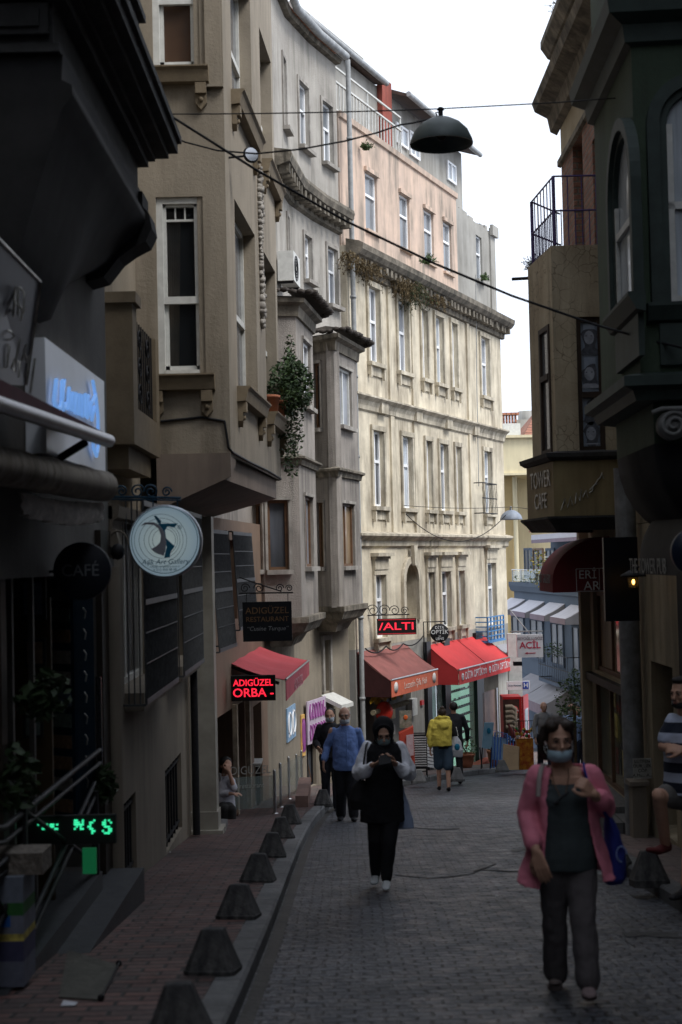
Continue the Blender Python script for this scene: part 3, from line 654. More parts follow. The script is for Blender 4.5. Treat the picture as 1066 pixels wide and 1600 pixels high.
# ---- bays
def facs(poly): return [Fac(a, b) for a, b in zip(poly, poly[1:])]
def bay(poly, z0, z1, wins, root, ms, str_z, trim):
    Fs = facs(poly); out = []; mb = MB()
    bayo = None
    for i, F in enumerate(Fs):
        hs_ = [F.rect(a, b) for (k, a, b, *_) in wins if k == i]; hs_ = [(max(.07, h[0]), min(F.L - .05, h[1]), h[2], h[3]) for h in hs_]
        F.wall(mb, 0, F.L, z0, z1, hs_, .14, .16)
        out.append(list(zip(hs_, [w for w in wins if w[0] == i])))
    zc = [(p[0], p[1]) for p in poly]
    mb.face([(x, y, z1 - .002) for x, y in zc]); mb.face([(x, y, z0 + .002) for x, y in reversed(zc)])
    b = mb.build('bay', ms, root)
    for F, hw in zip(Fs, out):
        for h, w in hw:
            ww = window(F, root, h, .09, w[3], w[4], bar=.05, trans=None, mull=(h[1] - h[0]) > .45, sill=m_trimgrey, sillw=.05, sillo=.12)
            g = MB(); u0, u1, a_, c_ = h; F.box(g, u0 - .05, u1 + .05, c_ + .003, c_ + .06, .002, .05); F.box(g, u0 - .05, u0 - .003, a_, c_, .002, .02); F.box(g, u1 + .003, u1 + .05, a_, c_, .002, .02); g.build('surround', m_trimgrey, ww)
    for z, hh, oo_ in str_z:
        runprof(poly, [(.002, z - hh), (.05, z - hh), (.07, z - hh * .4), (oo_, z - hh * .25), (oo_, z), (.002, z + .05)], trim, 'string_course', root)
    return b
B1 = [(-1.72, 24.72), (-1.34, 24.42), (-.715, 24.6), (-.46, 26.55), (-.95, 27.6)]
bay(B1, .62, 6.22, [(1, (417.5, 781.6), (452, 890), m_brownf, g_dark), (2, (475, 774.6), (490, 885), m_brownf, g_cream), (2, (472, 530), (486, 640), m_white, g_dark), (0, (397, 786), (411, 890), m_brownf, g_dark)], grey, m_dash, [(3.42, .14, .13), (6.16, .3, .18)], m_cornice)
B2 = [(-.66, 28.95), (-.075, 28.42), (.40, 30.2), (.14, 30.86)]
bay(B2, .66, 6.18, [(0, (490.5, 568.7), (501.5, 668.7), m_brownf, g_dark), (0, (495.6, 785.8), (507, 885.7), m_brownf, g_brown), (1, (527.5, 572), (550, 670), m_offwhite, g_cream), (1, (531, 785.8), (554.7, 884), m_brownf, g_brown)], grey, m_dash, [(3.44, .16, .13), (6.12, .3, .18)], m_cornice)
for k, (poly, z0) in enumerate(((B1[1:], .62), (B2, .66))):
    cx = sum(p[0] for p in poly) / len(poly); cy = sum(p[1] for p in poly) / len(poly)
    mb = MB(); out = offs(poly, .13); rings = []
    for s_, z in ((1.0, z0 + .02), (1.0, z0 - .08), (.93, z0 - .14), (.86, z0 - .24), (.62, z0 - .34), (.5, z0 - .5)):
        bx = poly[0][0] * .5 + poly[-1][0] * .5 - .1; by = poly[0][1] * .5 + poly[-1][1] * .5
        rings.append([(bx + (p.x - bx) * s_, by + (p.y - by) * (s_ * .5 + .5), z) for p in out])
    mb.grid(rings, 0, False, closeu=True); mb.face(rings[-1]); mb.face(rings[0]); mb.build('bay_corbel', m_cornice, grey)
    # roofing felt and lumpy coping over the bay
    mb = MB(); rg = random.Random(k); o2 = offs(poly, .34); i2 = offs(poly, -.2)
    zt_ = 6.24 if k == 0 else 6.20
    mb.grid([[(p.x, p.y, zt_ + .01 + rg.uniform(-.02, .03)) for p in o2], [(p.x, p.y, zt_ + .05) for p in offs(poly, .22)], [(p.x, p.y, zt_ + .14) for p in i2]], 0, False)
    for a, b in zip(o2, o2[1:]):
        n = int((b - a).length / .16) + 1
        for j in range(n): q = a + (b - a) * ((j + .5) / n); mb.ball((q.x, q.y, zt_ + .02 + rg.uniform(-.02, .02)), (.09, .09, .05), 6)
    mb.build('bay_roof', mat('roofing_felt', (.05, .042, .036), .9, var=.4, scale=8, bs=20, bst=.8), grey)
# ground floor of the grey building: continuous beige wall with openings, graffiti
GL = [(-1.36, 24.9), (-1.14, 25.9), (-.90, 27.9), (-.47, 29.3), (.10, 30.72)]
FL = [Fac(a, b) for a, b in zip(GL, GL[1:])]
m_lowwall = mat('dirty_beige_wall', (.30, .26, .20), .92, col2=(.22, .19, .15), scale=1.5, bs=24, bst=.35, streak=.8, scol=(.09, .08, .065))
dw = FL[3].rect((491, 1003), (515, 1079)); dw = (max(.08, dw[0]), dw[1], dw[2], dw[3]); dd = FL[3].rect((508, 1112), (527, 1219))
dd = (max(.08, dd[0]), min(FL[3].L - .05, dd[1]), gz(29) + PAV + .02, dd[3])
lw = FL[2].rect((479, 1160), (495, 1225)); lw = (lw[0], min(FL[2].L - .05, lw[1]), lw[2], lw[3])
for i, F in enumerate(FL):
    mb = MB(); F.wall(mb, -.02, F.L, gz(31) - .6, .58, {3: [dw, dd], 2: [lw]}.get(i, []), .2, .5); mb.build('ground_floor_wall', m_lowwall, grey)
window(FL[3], grey, dw, .16, m_brownf, g_dark, bar=.07, trans=None, mull=True, surround=m_trimgrey, sw=.1, so=.05)
window(FL[2], grey, lw, .12, m_black, g_dark, bar=.03, trans=None, mull=True)
mb = MB(); u0, u1, z0, z1 = dd; FL[3].box(mb, u0, u1, z0, z1, -.2, -.15); d_ = mb.build('door', mat('dark_iron_door', (.025, .027, .03), .6, var=.3), grey)
mb = MB()
for k in range(6): uu = u0 + (u1 - u0) * (k + .5) / 6; FL[3].box(mb, uu - .012, uu + .012, z0 + .05, z1 - .05, -.149, -.13)
mb.build('grille', m_black, d_)
mb = MB(); u0, u1, z0, z1 = dw; FL[3].prof(mb, u0 - .15, u1 + .2, [(.002, z0 - .05), (.45, z0 - .25), (.45, z0 - .33), (.002, z0 - .14)]); mb.build('door_canopy', m_offwhite, grey)
# graffiti: bright panels with bubble scrawl painted on boards fixed to the wall
def squiggle(F, mb, u0, u1, z0, z1, o, n, seed, r=.018):
    rg = random.Random(seed)
    for k in range(n):
        uc = u0 + (u1 - u0) * (k + .5) / n; w = (u1 - u0) / n * .42; pts = []
        a0 = rg.uniform(0, 6); tt = rg.choice((4.8, 5.6, 6.2))
        for j in range(12): a = a0 + tt * j / 11; pts.append(F.p(uc + w * math.cos(a), (z0 + z1) / 2 + (z1 - z0) * .45 * math.sin(a) , o))
        mb.tube(pts, r, 5, 0)
        mb.tube([F.p(uc - w * .6, z0, o), F.p(uc - w * .4 + rg.uniform(-.1, .1) * w, z1, o)], r, 5, 0)
m_purple = mat('violet_paint', (.27, .08, .26), .6, var=.1); m_palepink = mat('pale_lilac_board', (.50, .42, .52), .8, var=.2, scale=3)
F = Fac(tuple(FL[2].p(0, 0, .06)[:2]), tuple(FL[2].p(FL[2].L, 0, .06)[:2]))
q = F.rect((478, 1097), (509, 1152)); b_ = MB(); F.box(b_, q[0], q[1], q[2], q[3], .0, .03); gb = b_.build('graffiti_board', m_palepink)
tag(gb, 'pale board with violet bubble graffiti on the wall left of the blue-shirted man', 'graffiti board')
gm = MB(); zm = (q[2] + q[3]) / 2; squiggle(F, gm, q[0] + .1, q[1] - .1, zm + .05, q[3] - .06, .035, 6, 4, .019); squiggle(F, gm, q[0] + .1, q[1] - .1, q[2] + .06, zm - .05, .035, 6, 9, .019); gm.build('lettering', m_purple, gb)
for (a, b, colr, nm_, lb) in (((448, 1108), (462, 1150), (.16, .25, .36), 'blue', 'small light blue arrow mural panel beside the chalkboard'), ((463, 1120), (477, 1180), (.46, .28, .08), 'ochre', 'orange and pink mural panel between the chalkboard and the violet graffiti')):
    FF = FL[1] if nm_ == 'blue' else FL[2]; q = FF.rect(a, b, .02); q = (max(.02, q[0]), min(FF.L - .02, q[1]), q[2], q[3])
    mb = MB(); FF.box(mb, q[0], q[1], q[2], q[3], .004, .03); mp = mb.build('mural_panel', mat(nm_ + '_mural', colr, .8, col2=tuple(min(1, c * 1.8 + .03) for c in colr), scale=5)); tag(mp, lb, 'mural')
    g = MB(); squiggle(FF, g, q[0] + .03, q[1] - .03, q[2] + .08, q[3] - .08, .034, 2, 5, .022); g.build('stripe', m_purple if nm_ == 'ochre' else m_white, mp)
# AC unit above bay 1
def acunit(F, u, z, lab, w=.8, h=.55, o0=.06):
    q = F.p(u + w / 2, z, .2); t_ = thing('air_conditioner', lab, 'air conditioner', q); mb = MB(); F.box(mb, u, u + w, z, z + h, o0, o0 + .3); mb.build('casing', m_offwhite, t_)
    g = MB(); c = F.p(u + w * .38, z + h / 2, o0 + .302); nn_ = Vector((F.n.x, F.n.y, 0))
    for r_ in (.07, .12, .17, .22): g.lathe([(r_, 0), (r_ + .012, 0), (r_ + .012, .012), (r_, .012), (r_, 0)], c, 20, axis=nn_, xa=(0, 0, 1))
    g.build('fan_grille', m_black, t_); g = MB(); F.box(g, u + .05, u + .1, z - .04, z - .001, 0, o0 + .28); F.box(g, u + w - .1, u + w - .05, z - .04, z - .001, 0, o0 + .28); g.build('bracket', m_black, t_)
u, z = FG[2].uz(439, 440, .1); acunit(FG[2], max(.02, u - .1), z, 'white air conditioner standing above the left bay roof')
# ================================================================ beige building with the big oriel
beige = thing('apartment_building', 'beige building whose oriel with white sash windows overhangs the pavement at left', 'building', (-2.0, 16, gz(16)))
FBl = Fac((-1.95, 12.1), (-1.95, 17.75)); FBu = Fac((-2.2, 12.1), (-2.2, 20.7))
hb = [FBl.rect((190, 800), (246, 1052)), FBl.rect((256, 810), (297, 1020))]
base = [FBl.rect((189, 1262), (214, 1348)), FBl.rect((258, 1205), (285, 1295))]
hb = [(h[0], min(h[1], 5.5), h[2], h[3]) for h in hb]
base = [(b[0], b[1], gz(13 + b[0] * .9) + .2, b[3]) for b in base]
mb = MB(); FBl.wall(mb, 0, FBl.L, gz(18) - .5, 2.12, [(*h, .25) for h in hb] + [(*b, .25) for b in base], .25, .4); FBl.prof(mb, 0, FBl.L, [(.002, 2.0), (.05, 2.02), (.06, 2.12), (-.25, 2.2), (-.25, 2.1)]); mb.build('lower_wall', m_beigelow, beige)
mb = MB(); FBu.wall(mb, 0, FBu.L, 2.1, 14, [(.55, 1.35, 2.9, 5.1, .2)], .2, .3); mb.build('upper_wall', m_beige, beige)
for h in hb: window(FBl, beige, h, .2, m_offwhite, g_dark, bar=.06, trans=None, mull=True, sill=m_beigelow, sillw=.0, sillo=.17, sillh=.16)
for b in base:
    mb = MB(); FBl.box(mb, b[0], b[1], b[2], b[3], -.25, -.2); bw = mb.build('basement_window', m_void, beige); mb = MB()
    for k in range(6): uu = b[0] + (b[1] - b[0]) * (k + .5) / 6; FBl.box(mb, uu - .012, uu + .012, b[2], b[3], -.06, -.035)
    for z in (b[2] + .08, b[3] - .08): FBl.box(mb, b[0], b[1], z - .015, z + .015, -.07, -.03)
    mb.build('grille', m_black, bw)
def cage(F, r, root, o=.34, n=24, lab=None, tilt=0):
    """protruding box grille of thin bars with lighter flat bands"""
    u0, u1, z0, z1 = r; mb = MB(); z0 -= .1; z1 += .1; u0 -= .08; u1 += .08
    for k in range(n + 1):
        u = u0 + (u1 - u0) * k / n; mb.tube([F.p(u, z0, o), F.p(u, z1, o + tilt)], .009, 4)
    for k in range(1, 4):
        for uu in (u0, u1): mb.tube([F.p(uu, z0, o * k / 4), F.p(uu, z1, (o + tilt) * k / 4)], .007, 4)
    for uu in (u0, u1): F.box(mb, uu - .01, uu + .01, z0 - .01, z0 + .01, 0, o); F.box(mb, uu - .01, uu + .01, z1 - .01, z1 + .01, 0, o + tilt)
    g = mb.build('window_cage', mat('grey_iron_bars', (.065, .068, .072), .5, var=.3, scale=20), root, label=lab)
    g2 = MB()
    for f in (.015, .5, .985):
        z = z0 + (z1 - z0) * f; oo = o + tilt * f; F.box(g2, u0 - .01, u1 + .01, z - .025, z + .025, oo + .008, oo + .014)
    for f in (.2, .35, .65, .8): z = z0 + (z1 - z0) * f; oo = o + tilt * f; F.box(g2, u0, u1, z - .006, z + .006, oo + .008, oo + .012)
    g2.build('cage_band', mat('painted_band', (.10, .105, .11), .5, metal=.4, var=.2), g)
for h in hb: cage(FBl, h, beige, .20)
# pilaster/pipe at the near corner, black pipe at the far corner
pipe([(-1.90, 11.75, 1.6), (-1.90, 11.75, gz(11.75) + PAV)], .06, m_beigelow, 'drainpipe', 'beige painted pipe at the near corner of the beige building', clips=True)
pipe([(-1.86, 17.55, 1.2), (-1.86, 17.55, gz(17.5) + PAV + .02)], .045, m_black, 'drainpipe', 'black pipe at the foot of the beige wall beside the marble pillar')
pipe([(-2.08, 11.95, 7), (-2.08, 11.95, 2.2)], .065, m_beigelow, 'drainpipe', 'brown pipe rising between the dark stone building and the beige one')
# oriel
OZ0, OZ1 = 2.78, 14
FOf = Fac((-2.2, 15.5), (-1.19, 15.5)); FOs = Fac((-1.19, 15.5), (-.86, 20.6)); FOe = Fac((-.86, 20.6), (-2.2, 20.7))
s1 = FOf.rect((243, 308), (322, 585)); s2 = FOf.rect((243, -150), (316, 107))
s1 = (s1[0], s1[1], s1[2], s1[3]); s2 = (s1[0], s1[1], s2[2], s2[3])
sA = [FOs.uz(366, 310), FOs.uz(398.5, 384), FOs.uz(372, 604)]; rA = (sA[0][0], sA[1][0], sA[2][1], sA[0][1])
sB = [FOs.uz(412.5, 408), FOs.uz(433, 459), FOs.uz(417, 634)]; rB = (sB[0][0], sB[1][0], rA[2], rA[3])
t_ = [FOs.uz(365, 148), FOs.uz(403, 36)]; rA2 = (rA[0], rA[1], t_[0][1], t_[1][1]); rB2 = (rB[0], rB[1], t_[0][1], t_[1][1])
mb = MB(); FOf.wall(mb, 0, FOf.L, OZ0, OZ1, [(*s1, .12), (*s2, .12)], .12, .14); FOs.wall(mb, 0, FOs.L, OZ0, OZ1, [(*h, .30) for h in (rA, rB, rA2, rB2)], .3, .32); FOe.wall(mb, 0, FOe.L, OZ0, OZ1, [], .2, .2)
mb.build('oriel', m_beige, beige)
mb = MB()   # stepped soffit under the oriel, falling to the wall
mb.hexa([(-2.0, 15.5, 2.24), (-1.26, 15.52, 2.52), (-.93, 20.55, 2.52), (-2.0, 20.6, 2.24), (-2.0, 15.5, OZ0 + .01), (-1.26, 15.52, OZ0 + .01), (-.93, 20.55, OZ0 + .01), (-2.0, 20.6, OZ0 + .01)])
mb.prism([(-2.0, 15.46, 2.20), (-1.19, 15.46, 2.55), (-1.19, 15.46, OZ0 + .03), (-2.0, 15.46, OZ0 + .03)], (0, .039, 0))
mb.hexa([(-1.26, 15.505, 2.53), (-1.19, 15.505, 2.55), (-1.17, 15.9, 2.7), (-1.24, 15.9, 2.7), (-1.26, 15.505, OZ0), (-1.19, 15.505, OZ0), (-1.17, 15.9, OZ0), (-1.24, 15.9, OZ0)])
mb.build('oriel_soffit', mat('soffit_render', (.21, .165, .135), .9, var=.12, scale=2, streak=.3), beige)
def sash(F, r, root, glass, cur=None, leaded=True):
    u0, u1, z0, z1 = r; D = -.10; mb = MB(); b = .07
    F.box(mb, u0, u0 + b, z0, z1, D, D + .07); F.box(mb, u1 - b, u1, z0, z1, D, D + .07); F.box(mb, u0 + b, u1 - b, z1 - b, z1, D, D + .07); F.box(mb, u0 + b, u1 - b, z0, z0 + .06, D, D + .08)
    zm = z0 + (z1 - z0) * .42; F.box(mb, u0 + b, u1 - b, zm - .035, zm + .045, D + .01, D + .06)
    zl = z1 - b - (z1 - z0) * .09
    for uu in (u0 + b, u1 - b - .035): F.box(mb, uu, uu + .035, zm + .045, z1 - b, D - .005, D + .045); F.box(mb, uu, uu + .045, z0 + .06, zm - .035, D - .03, D + .02)
    F.box(mb, u0 + b, u1 - b, z0 + .06, z0 + .11, D - .03, D + .02); F.box(mb, u0 + b, u1 - b, z1 - b - .03, z1 - b, D - .005, D + .045)
    if leaded:
        F.box(mb, u0 + b, u1 - b, zl - .012, zl + .012, D, D + .03)
        for k in (1, 2): uu = u0 + b + .03 + (u1 - u0 - 2 * b - .06) * k / 3; F.box(mb, uu - .008, uu + .008, zl, z1 - b, D, D + .028)
    w = mb.build('sash_window', m_offwhite, root); g = MB(); F.box(g, u0 + .05, u1 - .05, z0 + .05, z1 - .05, D - .012, D - .006); g.build('pane', glass, w)
    g = MB(); F.box(g, u0 - .1, u1 + .1, z0 - .1, z1 + .1, D - .35, D - .33); g.build('dark_room', m_void, w)
    g = MB(); rows = []
    for k in range(40):
        t = k / 39; z = z1 - .1 - (z1 - z0 - .2) * t
        rows.append([F.p(u0 + .06 + (u1 - u0) * (.36 * (1 - .25 * t)) * j / 24, z, D - .16 + .03 * math.sin(j * 2.1 + t)) for j in range(25)])
    g.grid(rows, 0, True); g.build('curtain', m_curtain if cur is None else cur, w)
    return w
gl_sash = clearglass('sash_glass', (.03, .035, .04), .22)
w1 = sash(FOf, s1, beige, gl_sash); w2 = sash(FOf, s2, beige, gl_sash, m_curtain, False)
mb = MB(); FOf.box(mb, s2[0] + .06, s2[1] - .06, s2[2] + .06, s2[2] + .75, -.14, -.13); mb.build('wooden_panel', mat('orange_wood_panel', (.16, .075, .03), .6, var=.2, scale=3), w2)
for F, r, dp in ((FOs, rA, .2), (FOs, rB, .2), (FOs, rA2, .2), (FOs, rB2, .2)):
    window(F, beige, r, .20, m_offwhite, g_dark, bar=.06, trans=.45, mull=False)
def bracket_sill(F, r, root, w=.1, n=2):
    u0, u1, z0, z1 = r; g = MB(); F.prof(g, u0 - w, u1 + w, [(.002, z0 - .18), (.10, z0 - .17), (.13, z0 - .05), (.16, z0 - .02), (.16, z0 - .003), (.002, z0 - .003)]); s_ = g.build('sill', m_beigetrim, root)
    for uu in (u0 - w + .03, u1 + w - .15):
        g = MB(); F.box(g, uu, uu + .12, z0 - .30, z0 - .182, .002, .10); g.prism([F.p(uu, z0 - .30, .06), F.p(uu + .12, z0 - .30, .06), F.p(uu + .12, z0 - .40, .06), F.p(uu + .06, z0 - .47, .05), F.p(uu, z0 - .40, .06)], Vector((-F.n.x, -F.n.y, 0)) * .055)
        c = F.p(uu + .06, z0 - .36, .06); g.ball(c, (.03, .03, .035), 8); g.build('bracket', m_beigetrim, s_)
for F, r in ((FOf, s1), (FOf, s2), (FOs, rA), (FOs, rB), (FOs, rA2), (FOs, rB2)): bracket_sill(F, r, beige)
mb = MB(); u = FOf.L; FOf.box(mb, s2[1] + .06, u - .02, s2[2] - .2, 11.5, .002, .035); FOf.box(mb, s2[1] + .04, u, s2[2] - .22, s2[2] - .19, .002, .06); mb.build('pilaster', m_beige, beige)
mb = MB(); rg = random.Random(4)   # stucco garland on the oriel's street face
ug = (rA[1] + rB[0]) / 2; z_hi = FOs.uz(407, 275)[1]; z_lo = FOs.uz(408, 510)[1]; z = z_hi
while z > z_lo:
    r_ = .055 * (.5 + .8 * abs(math.sin(z * 2.2))) ; [mb.ball(FOs.p(ug + rg.uniform(-.07, .07), z + rg.uniform(-.03, .03), .02), (r_ * rg.uniform(.5, 1), r_ * rg.uniform(.5, 1.1), r_ * rg.uniform(.5, .9)), 6) for _k in range(3)]; z -= r_ * .8
mb.build('garland', m_trimgrey, beige)
# cable stapled round the oriel foot
def cable(pts, r, lab, name='cable', cat='cable', m=None, sag=0, n=14):
    pts = [Vector(p) for p in pts]; out = []
    for a, b in zip(pts, pts[1:]):
        for k in range(n): t = k / n; p = a.lerp(b, t); p.z -= sag * 4 * t * (1 - t); out.append(p)
    out.append(pts[-1]); mb = MB(); mb.tube(out, r, 6); return tag(mb.build(name, m or m_black), lab, cat)
cable([FOf.p(.25, FOf.uz(270, 658)[1], .012), FOf.p(.7, FOf.uz(320, 652)[1], .012), FOf.p(.95, FOf.uz(358, 658)[1], .012), FOf.p(.99, FOf.uz(356, 700)[1], .012), FOs.p(.02, OZ0 + .04, .012), FOs.p(1.5, OZ0 + .03, .012), FOs.p(3.4, OZ0 + .04, .012), FOs.p(5.0, OZ0 + .02, .012)], .014, 'dark cable running round the bottom edge of the beige oriel')
# little balcony with scrollwork iron panel before the oriel
FK = Fac((-1.88, 13.0), (-1.88, 14.85)); zk0 = FK.uz(213, 695)[1]; zk1 = FK.uz(213, 478)[1]
bal = thing('balcony', 'small beige balcony with a black scrollwork panel on the wall before the oriel', 'balcony', (-2.0, 13.9, zk0))
mb = MB(); mb.box((-2.2, 13.0, zk0), (-1.88, 14.85, zk0 + .35)); mb.box((-2.2, 13.0, zk0 + .351), (-1.88, 13.28, zk1)); mb.box((-2.2, 14.62, zk0 + .351), (-1.88, 14.85, zk1 - .1)); mb.box((-2.19, 13.1, zk0 - .22), (-1.95, 14.6, zk0 - .001)); mb.box((-2.2, 12.96, zk1 - .02), (-1.84, 13.32, zk1 + .08)); mb.build('parapet', m_beigetrim, bal)
mb = MB()
for k in range(10): u = .30 + 1.28 * k / 9; FK.box(mb, u - .007, u + .007, zk0 + .36, zk1 - .1, -.05, -.035)
for j in range(3):
    for s_ in (-1, 1):
        c = FK.p(.94 + s_ * .28, 0, -.03); zc = zk0 + .52 + j * .26; pts = [c + Vector((0, .12 * (1 - i / 22) * math.cos(i * .55) * s_, zc + .12 * (1 - i / 22) * math.sin(i * .55))) for i in range(20)]; mb.tube(pts, .008, 4)
mb.build('iron_panel', m_black, bal)
# climbing plant and pots on the far side window sill
t_ = thing('potted_plant', 'leafy bush in terracotta pots spilling off the oriel window sill', 'plant', FOs.p(rB[0] + .6, rB[2], .1))
for k, (u, o) in enumerate(((rB[0] + .2, .02), (rB[0] + .85, .05))): mb = MB(); mb.lathe([(.001, 0), (.10, 0), (.13, .2), (.14, .2), (.14, .24), (.001, .22)], FOs.p(u, rB[2] + .002, o), 14); mb.build('pot', m_terra, t_)
mb = MB(); leaves(mb, FOs.p(rB[0] + 1.0, rB[2] + .45, .22), (.34, .70, .42), 3000, .036, 3, hollow=.0); leaves(mb, FOs.p(rB[0] + 1.5, rB[2] + .1, .16), (.20, .5, .95), 1900, .030, 8, hollow=.0); leaves(mb, FOs.p(rB[0] + 1.9, rB[2] + 1.0, .14), (.10, .3, .35), 300, .028, 12, hollow=0)
mb.build('foliage', [m_leafA, m_leafB], t_)
mb = MB(); sprigs(mb, FOs.p(rB[0] + .9, rB[2] + .2, .1), 9, .7, 5, .4, -.2, 0, .02, 0); mb.build('stem', m_stem, t_)
mb = MB(); c = FOs.uz(392, 242, .25); p = FOs.p(c[0], c[1], .25)
mb.lathe([(.001, .02), (.085, .02), (.095, .0), (.085, -.02), (.001, -.03)], p, 20, axis=(.45, -.85, .1)); mir = mb.build('wall_mirror', m_black); tag(mir, 'small oval mirror bracketed to the beige oriel below the upper sill', 'mirror')
mb = MB(); mb.lathe([(.001, .023), (.078, .023)], p, 20, axis=(.45, -.85, .1)); mb.build('mirror_glass', mat('mirror_silver', (.35, .36, .38), .12, metal=1), mir); mb = MB(); mb.tube([p + Vector((0, .02, 0)), FOs.p(c[0], c[1] - .02, .0)], .012, 6); mb.build('bracket', m_black, mir)
# ---- restaurant wall beyond the marble pillar
mp = thing('marble_pillar', 'veined grey marble pillar between the beige wall and the restaurant entrance', 'pillar', (-1.75, 18.05, gz(18)))
zp_ = gz(18) + PAV
mb = MB(); mb.box((-1.96, 17.9, zp_ + .29), (-1.64, 18.22, 2.2)); mb.build('shaft', m_marble, mp)
mb = MB(); mb.box((-1.98, 17.80, zp_ - .1), (-1.56, 18.26, zp_ + .07)); mb.box((-1.97, 17.86, zp_ + .071), (-1.62, 18.24, zp_ + .289)); mb.build('base', m_marble, mp)
FR1 = Fac((-1.93, 18.25), (-1.36, 24.9))
rest = thing('restaurant_building', 'brown restaurant front under the oriel with a dark doorway and stair wall', 'shop front', (-1.7, 21, gz(21)))
o1 = (FR1.uz(338, 1180)[0], FR1.uz(352, 1180)[0]); zdo = 0
mb = MB(); FR1.wall(mb, 0, FR1.L, gz(25) - .6, 2.25, [(.25, 4.1, gz(22.3) + PAV - .02, -.55, 1.3), (5.0, 5.9, gz(24) - .1, -.75, .6), (2.0, 3.6, .75, 1.95, .2), (.3, 1.5, .55, 1.95, .2)], .3, .6); mb.build('wall', mat('brown_wall_paint', (.22, .15, .105), .85, var=.12, scale=1.4, streak=.3), rest)
for h in ((2.0, 3.6, .75, 1.95), (.3, 1.5, .55, 1.95)): window(FR1, rest, h, .18, m_brownf, g_dark, bar=.06, trans=None); 
cage(FR1, (2.0, 3.6, .75, 1.95), rest, .30, 22, tilt=-.08); cage(FR1, (.3, 1.5, .55, 1.95), rest, .30, 18, tilt=-.1)
mb = MB()
FR1.box(mb, .25, 4.1, gz(25) - .6, -.55, -1.4, -1.29); mb.build('dark_interior', m_void, rest); mb = MB(); FR1.box(mb, 5.0, 5.9, gz(25) - .6, -.75, -.7, -.6); mb.build('dark_interior', m_void, rest)
mb = MB()
for u in (2.9, 4.15): mb = MB(); FR1.box(mb, u, u + .12, gz(20) - .9, -.5, .003, .07); mb.build('door_jamb', mat('chipped_door_jamb', (.33, .27, .20), .8, var=.3, scale=9), rest)
# ================================================================ dark stone building, near left
stone = thing('apartment_building', 'very dark stone building at near left with a heavy overhanging bay and console brackets', 'building', (-2.2, 6, gz(6)))
FS = Fac((-1.98, -14), (-1.98, 12.08)); sh0 = 17.2; sh1 = 25.4
mb = MB(); FS.wall(mb, 0, FS.L, gz(12) - .6, 14, [(sh0, sh1, -.78, 1.55, 1.6), (1.0, 13, .2, 2.2, .5), (18, 19.2, 7.2, 9.4, .3), (13.5, 14.8, 7, 9.2, .3)], .3, 1.9); mb.build('wall', m_greyplaster, stone)
mb = MB(); FS.box(mb, sh0 - .3, sh1 + .2, -.9, 1.6, -1.75, -1.62); mb.build('shop_interior', mat('ochre_shop_interior', (.03, .020, .012), .9, var=.4, scale=1.5), stone)
for h in ((1.0, 13, .2, 2.2, .5), (18, 19.2, 7.2, 9.4, .3), (13.5, 14.8, 7, 9.2, .3)): window(FS, stone, h[:4], h[4] - .1, m_brownf, g_dark, trans=None)
# shopfront: fascia, posts
mb = MB(); FS.box(mb, sh1 - .02, sh1 + .62, gz(12) - .3, 1.9, .002, .05); mb.build('shopfront_fascia', mat('brown_shop_frame', (.028, .02, .014), .6, var=.3, scale=8), stone)
for u in (sh0 + 2.2, sh0 + 5.1): mb = MB(); FS.box(mb, u, u + .14, -.78, 1.55, -.16, -.02); mb.build('shopfront_post', mat('brown_shop_frame', (0, 0, 0)), stone)
# the overhanging bay: soffit, corniced side, console brackets
BX = -1.57; Y0, Y1 = 8.09, 11.54; ZB = 4.58
mb = MB(); mb.box((-1.99, Y0, ZB + .32), (BX, Y1, 14)); mb.box((-1.99, Y0 + .02, ZB), (BX - .03, Y1 - .02, ZB + .319)); mb.build('bay', m_darkstone, stone)
mb = MB()
def band(o, z0, z1): mb.box((-1.99, Y0 - o, z0), (BX + o, Y1 + o, z1))
for o, z0, z1 in ((.05, ZB + .30, ZB + .36), (.10, ZB + .361, ZB + .41), (.20, ZB + .411, ZB + .47), (.27, ZB + .471, ZB + .56), (.30, ZB + .561, ZB + .62), (.12, ZB + .621, ZB + .72), (.05, ZB + 1.5, ZB + 1.56)): band(o, z0, z1)
for o, z0, z1 in ((.03, ZB + .0, ZB + .05),): mb.box((-1.985, Y0 - .01, z0), (BX + .01, Y1 + .01, z1))
mb.build('bay_cornice', m_darkstone, stone)
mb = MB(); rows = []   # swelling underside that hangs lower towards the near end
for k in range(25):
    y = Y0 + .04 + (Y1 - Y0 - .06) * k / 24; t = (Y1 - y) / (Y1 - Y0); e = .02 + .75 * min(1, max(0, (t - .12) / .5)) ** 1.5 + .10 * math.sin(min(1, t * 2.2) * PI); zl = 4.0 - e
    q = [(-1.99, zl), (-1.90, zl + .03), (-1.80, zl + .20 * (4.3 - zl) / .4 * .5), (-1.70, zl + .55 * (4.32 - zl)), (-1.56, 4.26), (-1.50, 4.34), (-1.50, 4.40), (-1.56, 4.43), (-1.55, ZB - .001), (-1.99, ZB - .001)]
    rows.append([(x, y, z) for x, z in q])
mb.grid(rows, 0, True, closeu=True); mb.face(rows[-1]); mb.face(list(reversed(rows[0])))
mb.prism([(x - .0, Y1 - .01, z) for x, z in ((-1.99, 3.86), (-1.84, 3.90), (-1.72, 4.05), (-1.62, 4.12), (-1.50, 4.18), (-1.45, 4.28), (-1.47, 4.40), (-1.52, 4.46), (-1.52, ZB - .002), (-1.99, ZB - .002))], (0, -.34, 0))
mb.build('bay_underside', mat('near_black_stone', (.022, .022, .023), .9, var=.3, scale=4), stone)  # near-black stone colour on the underside only
mb = MB()   # panelled near end of the bay
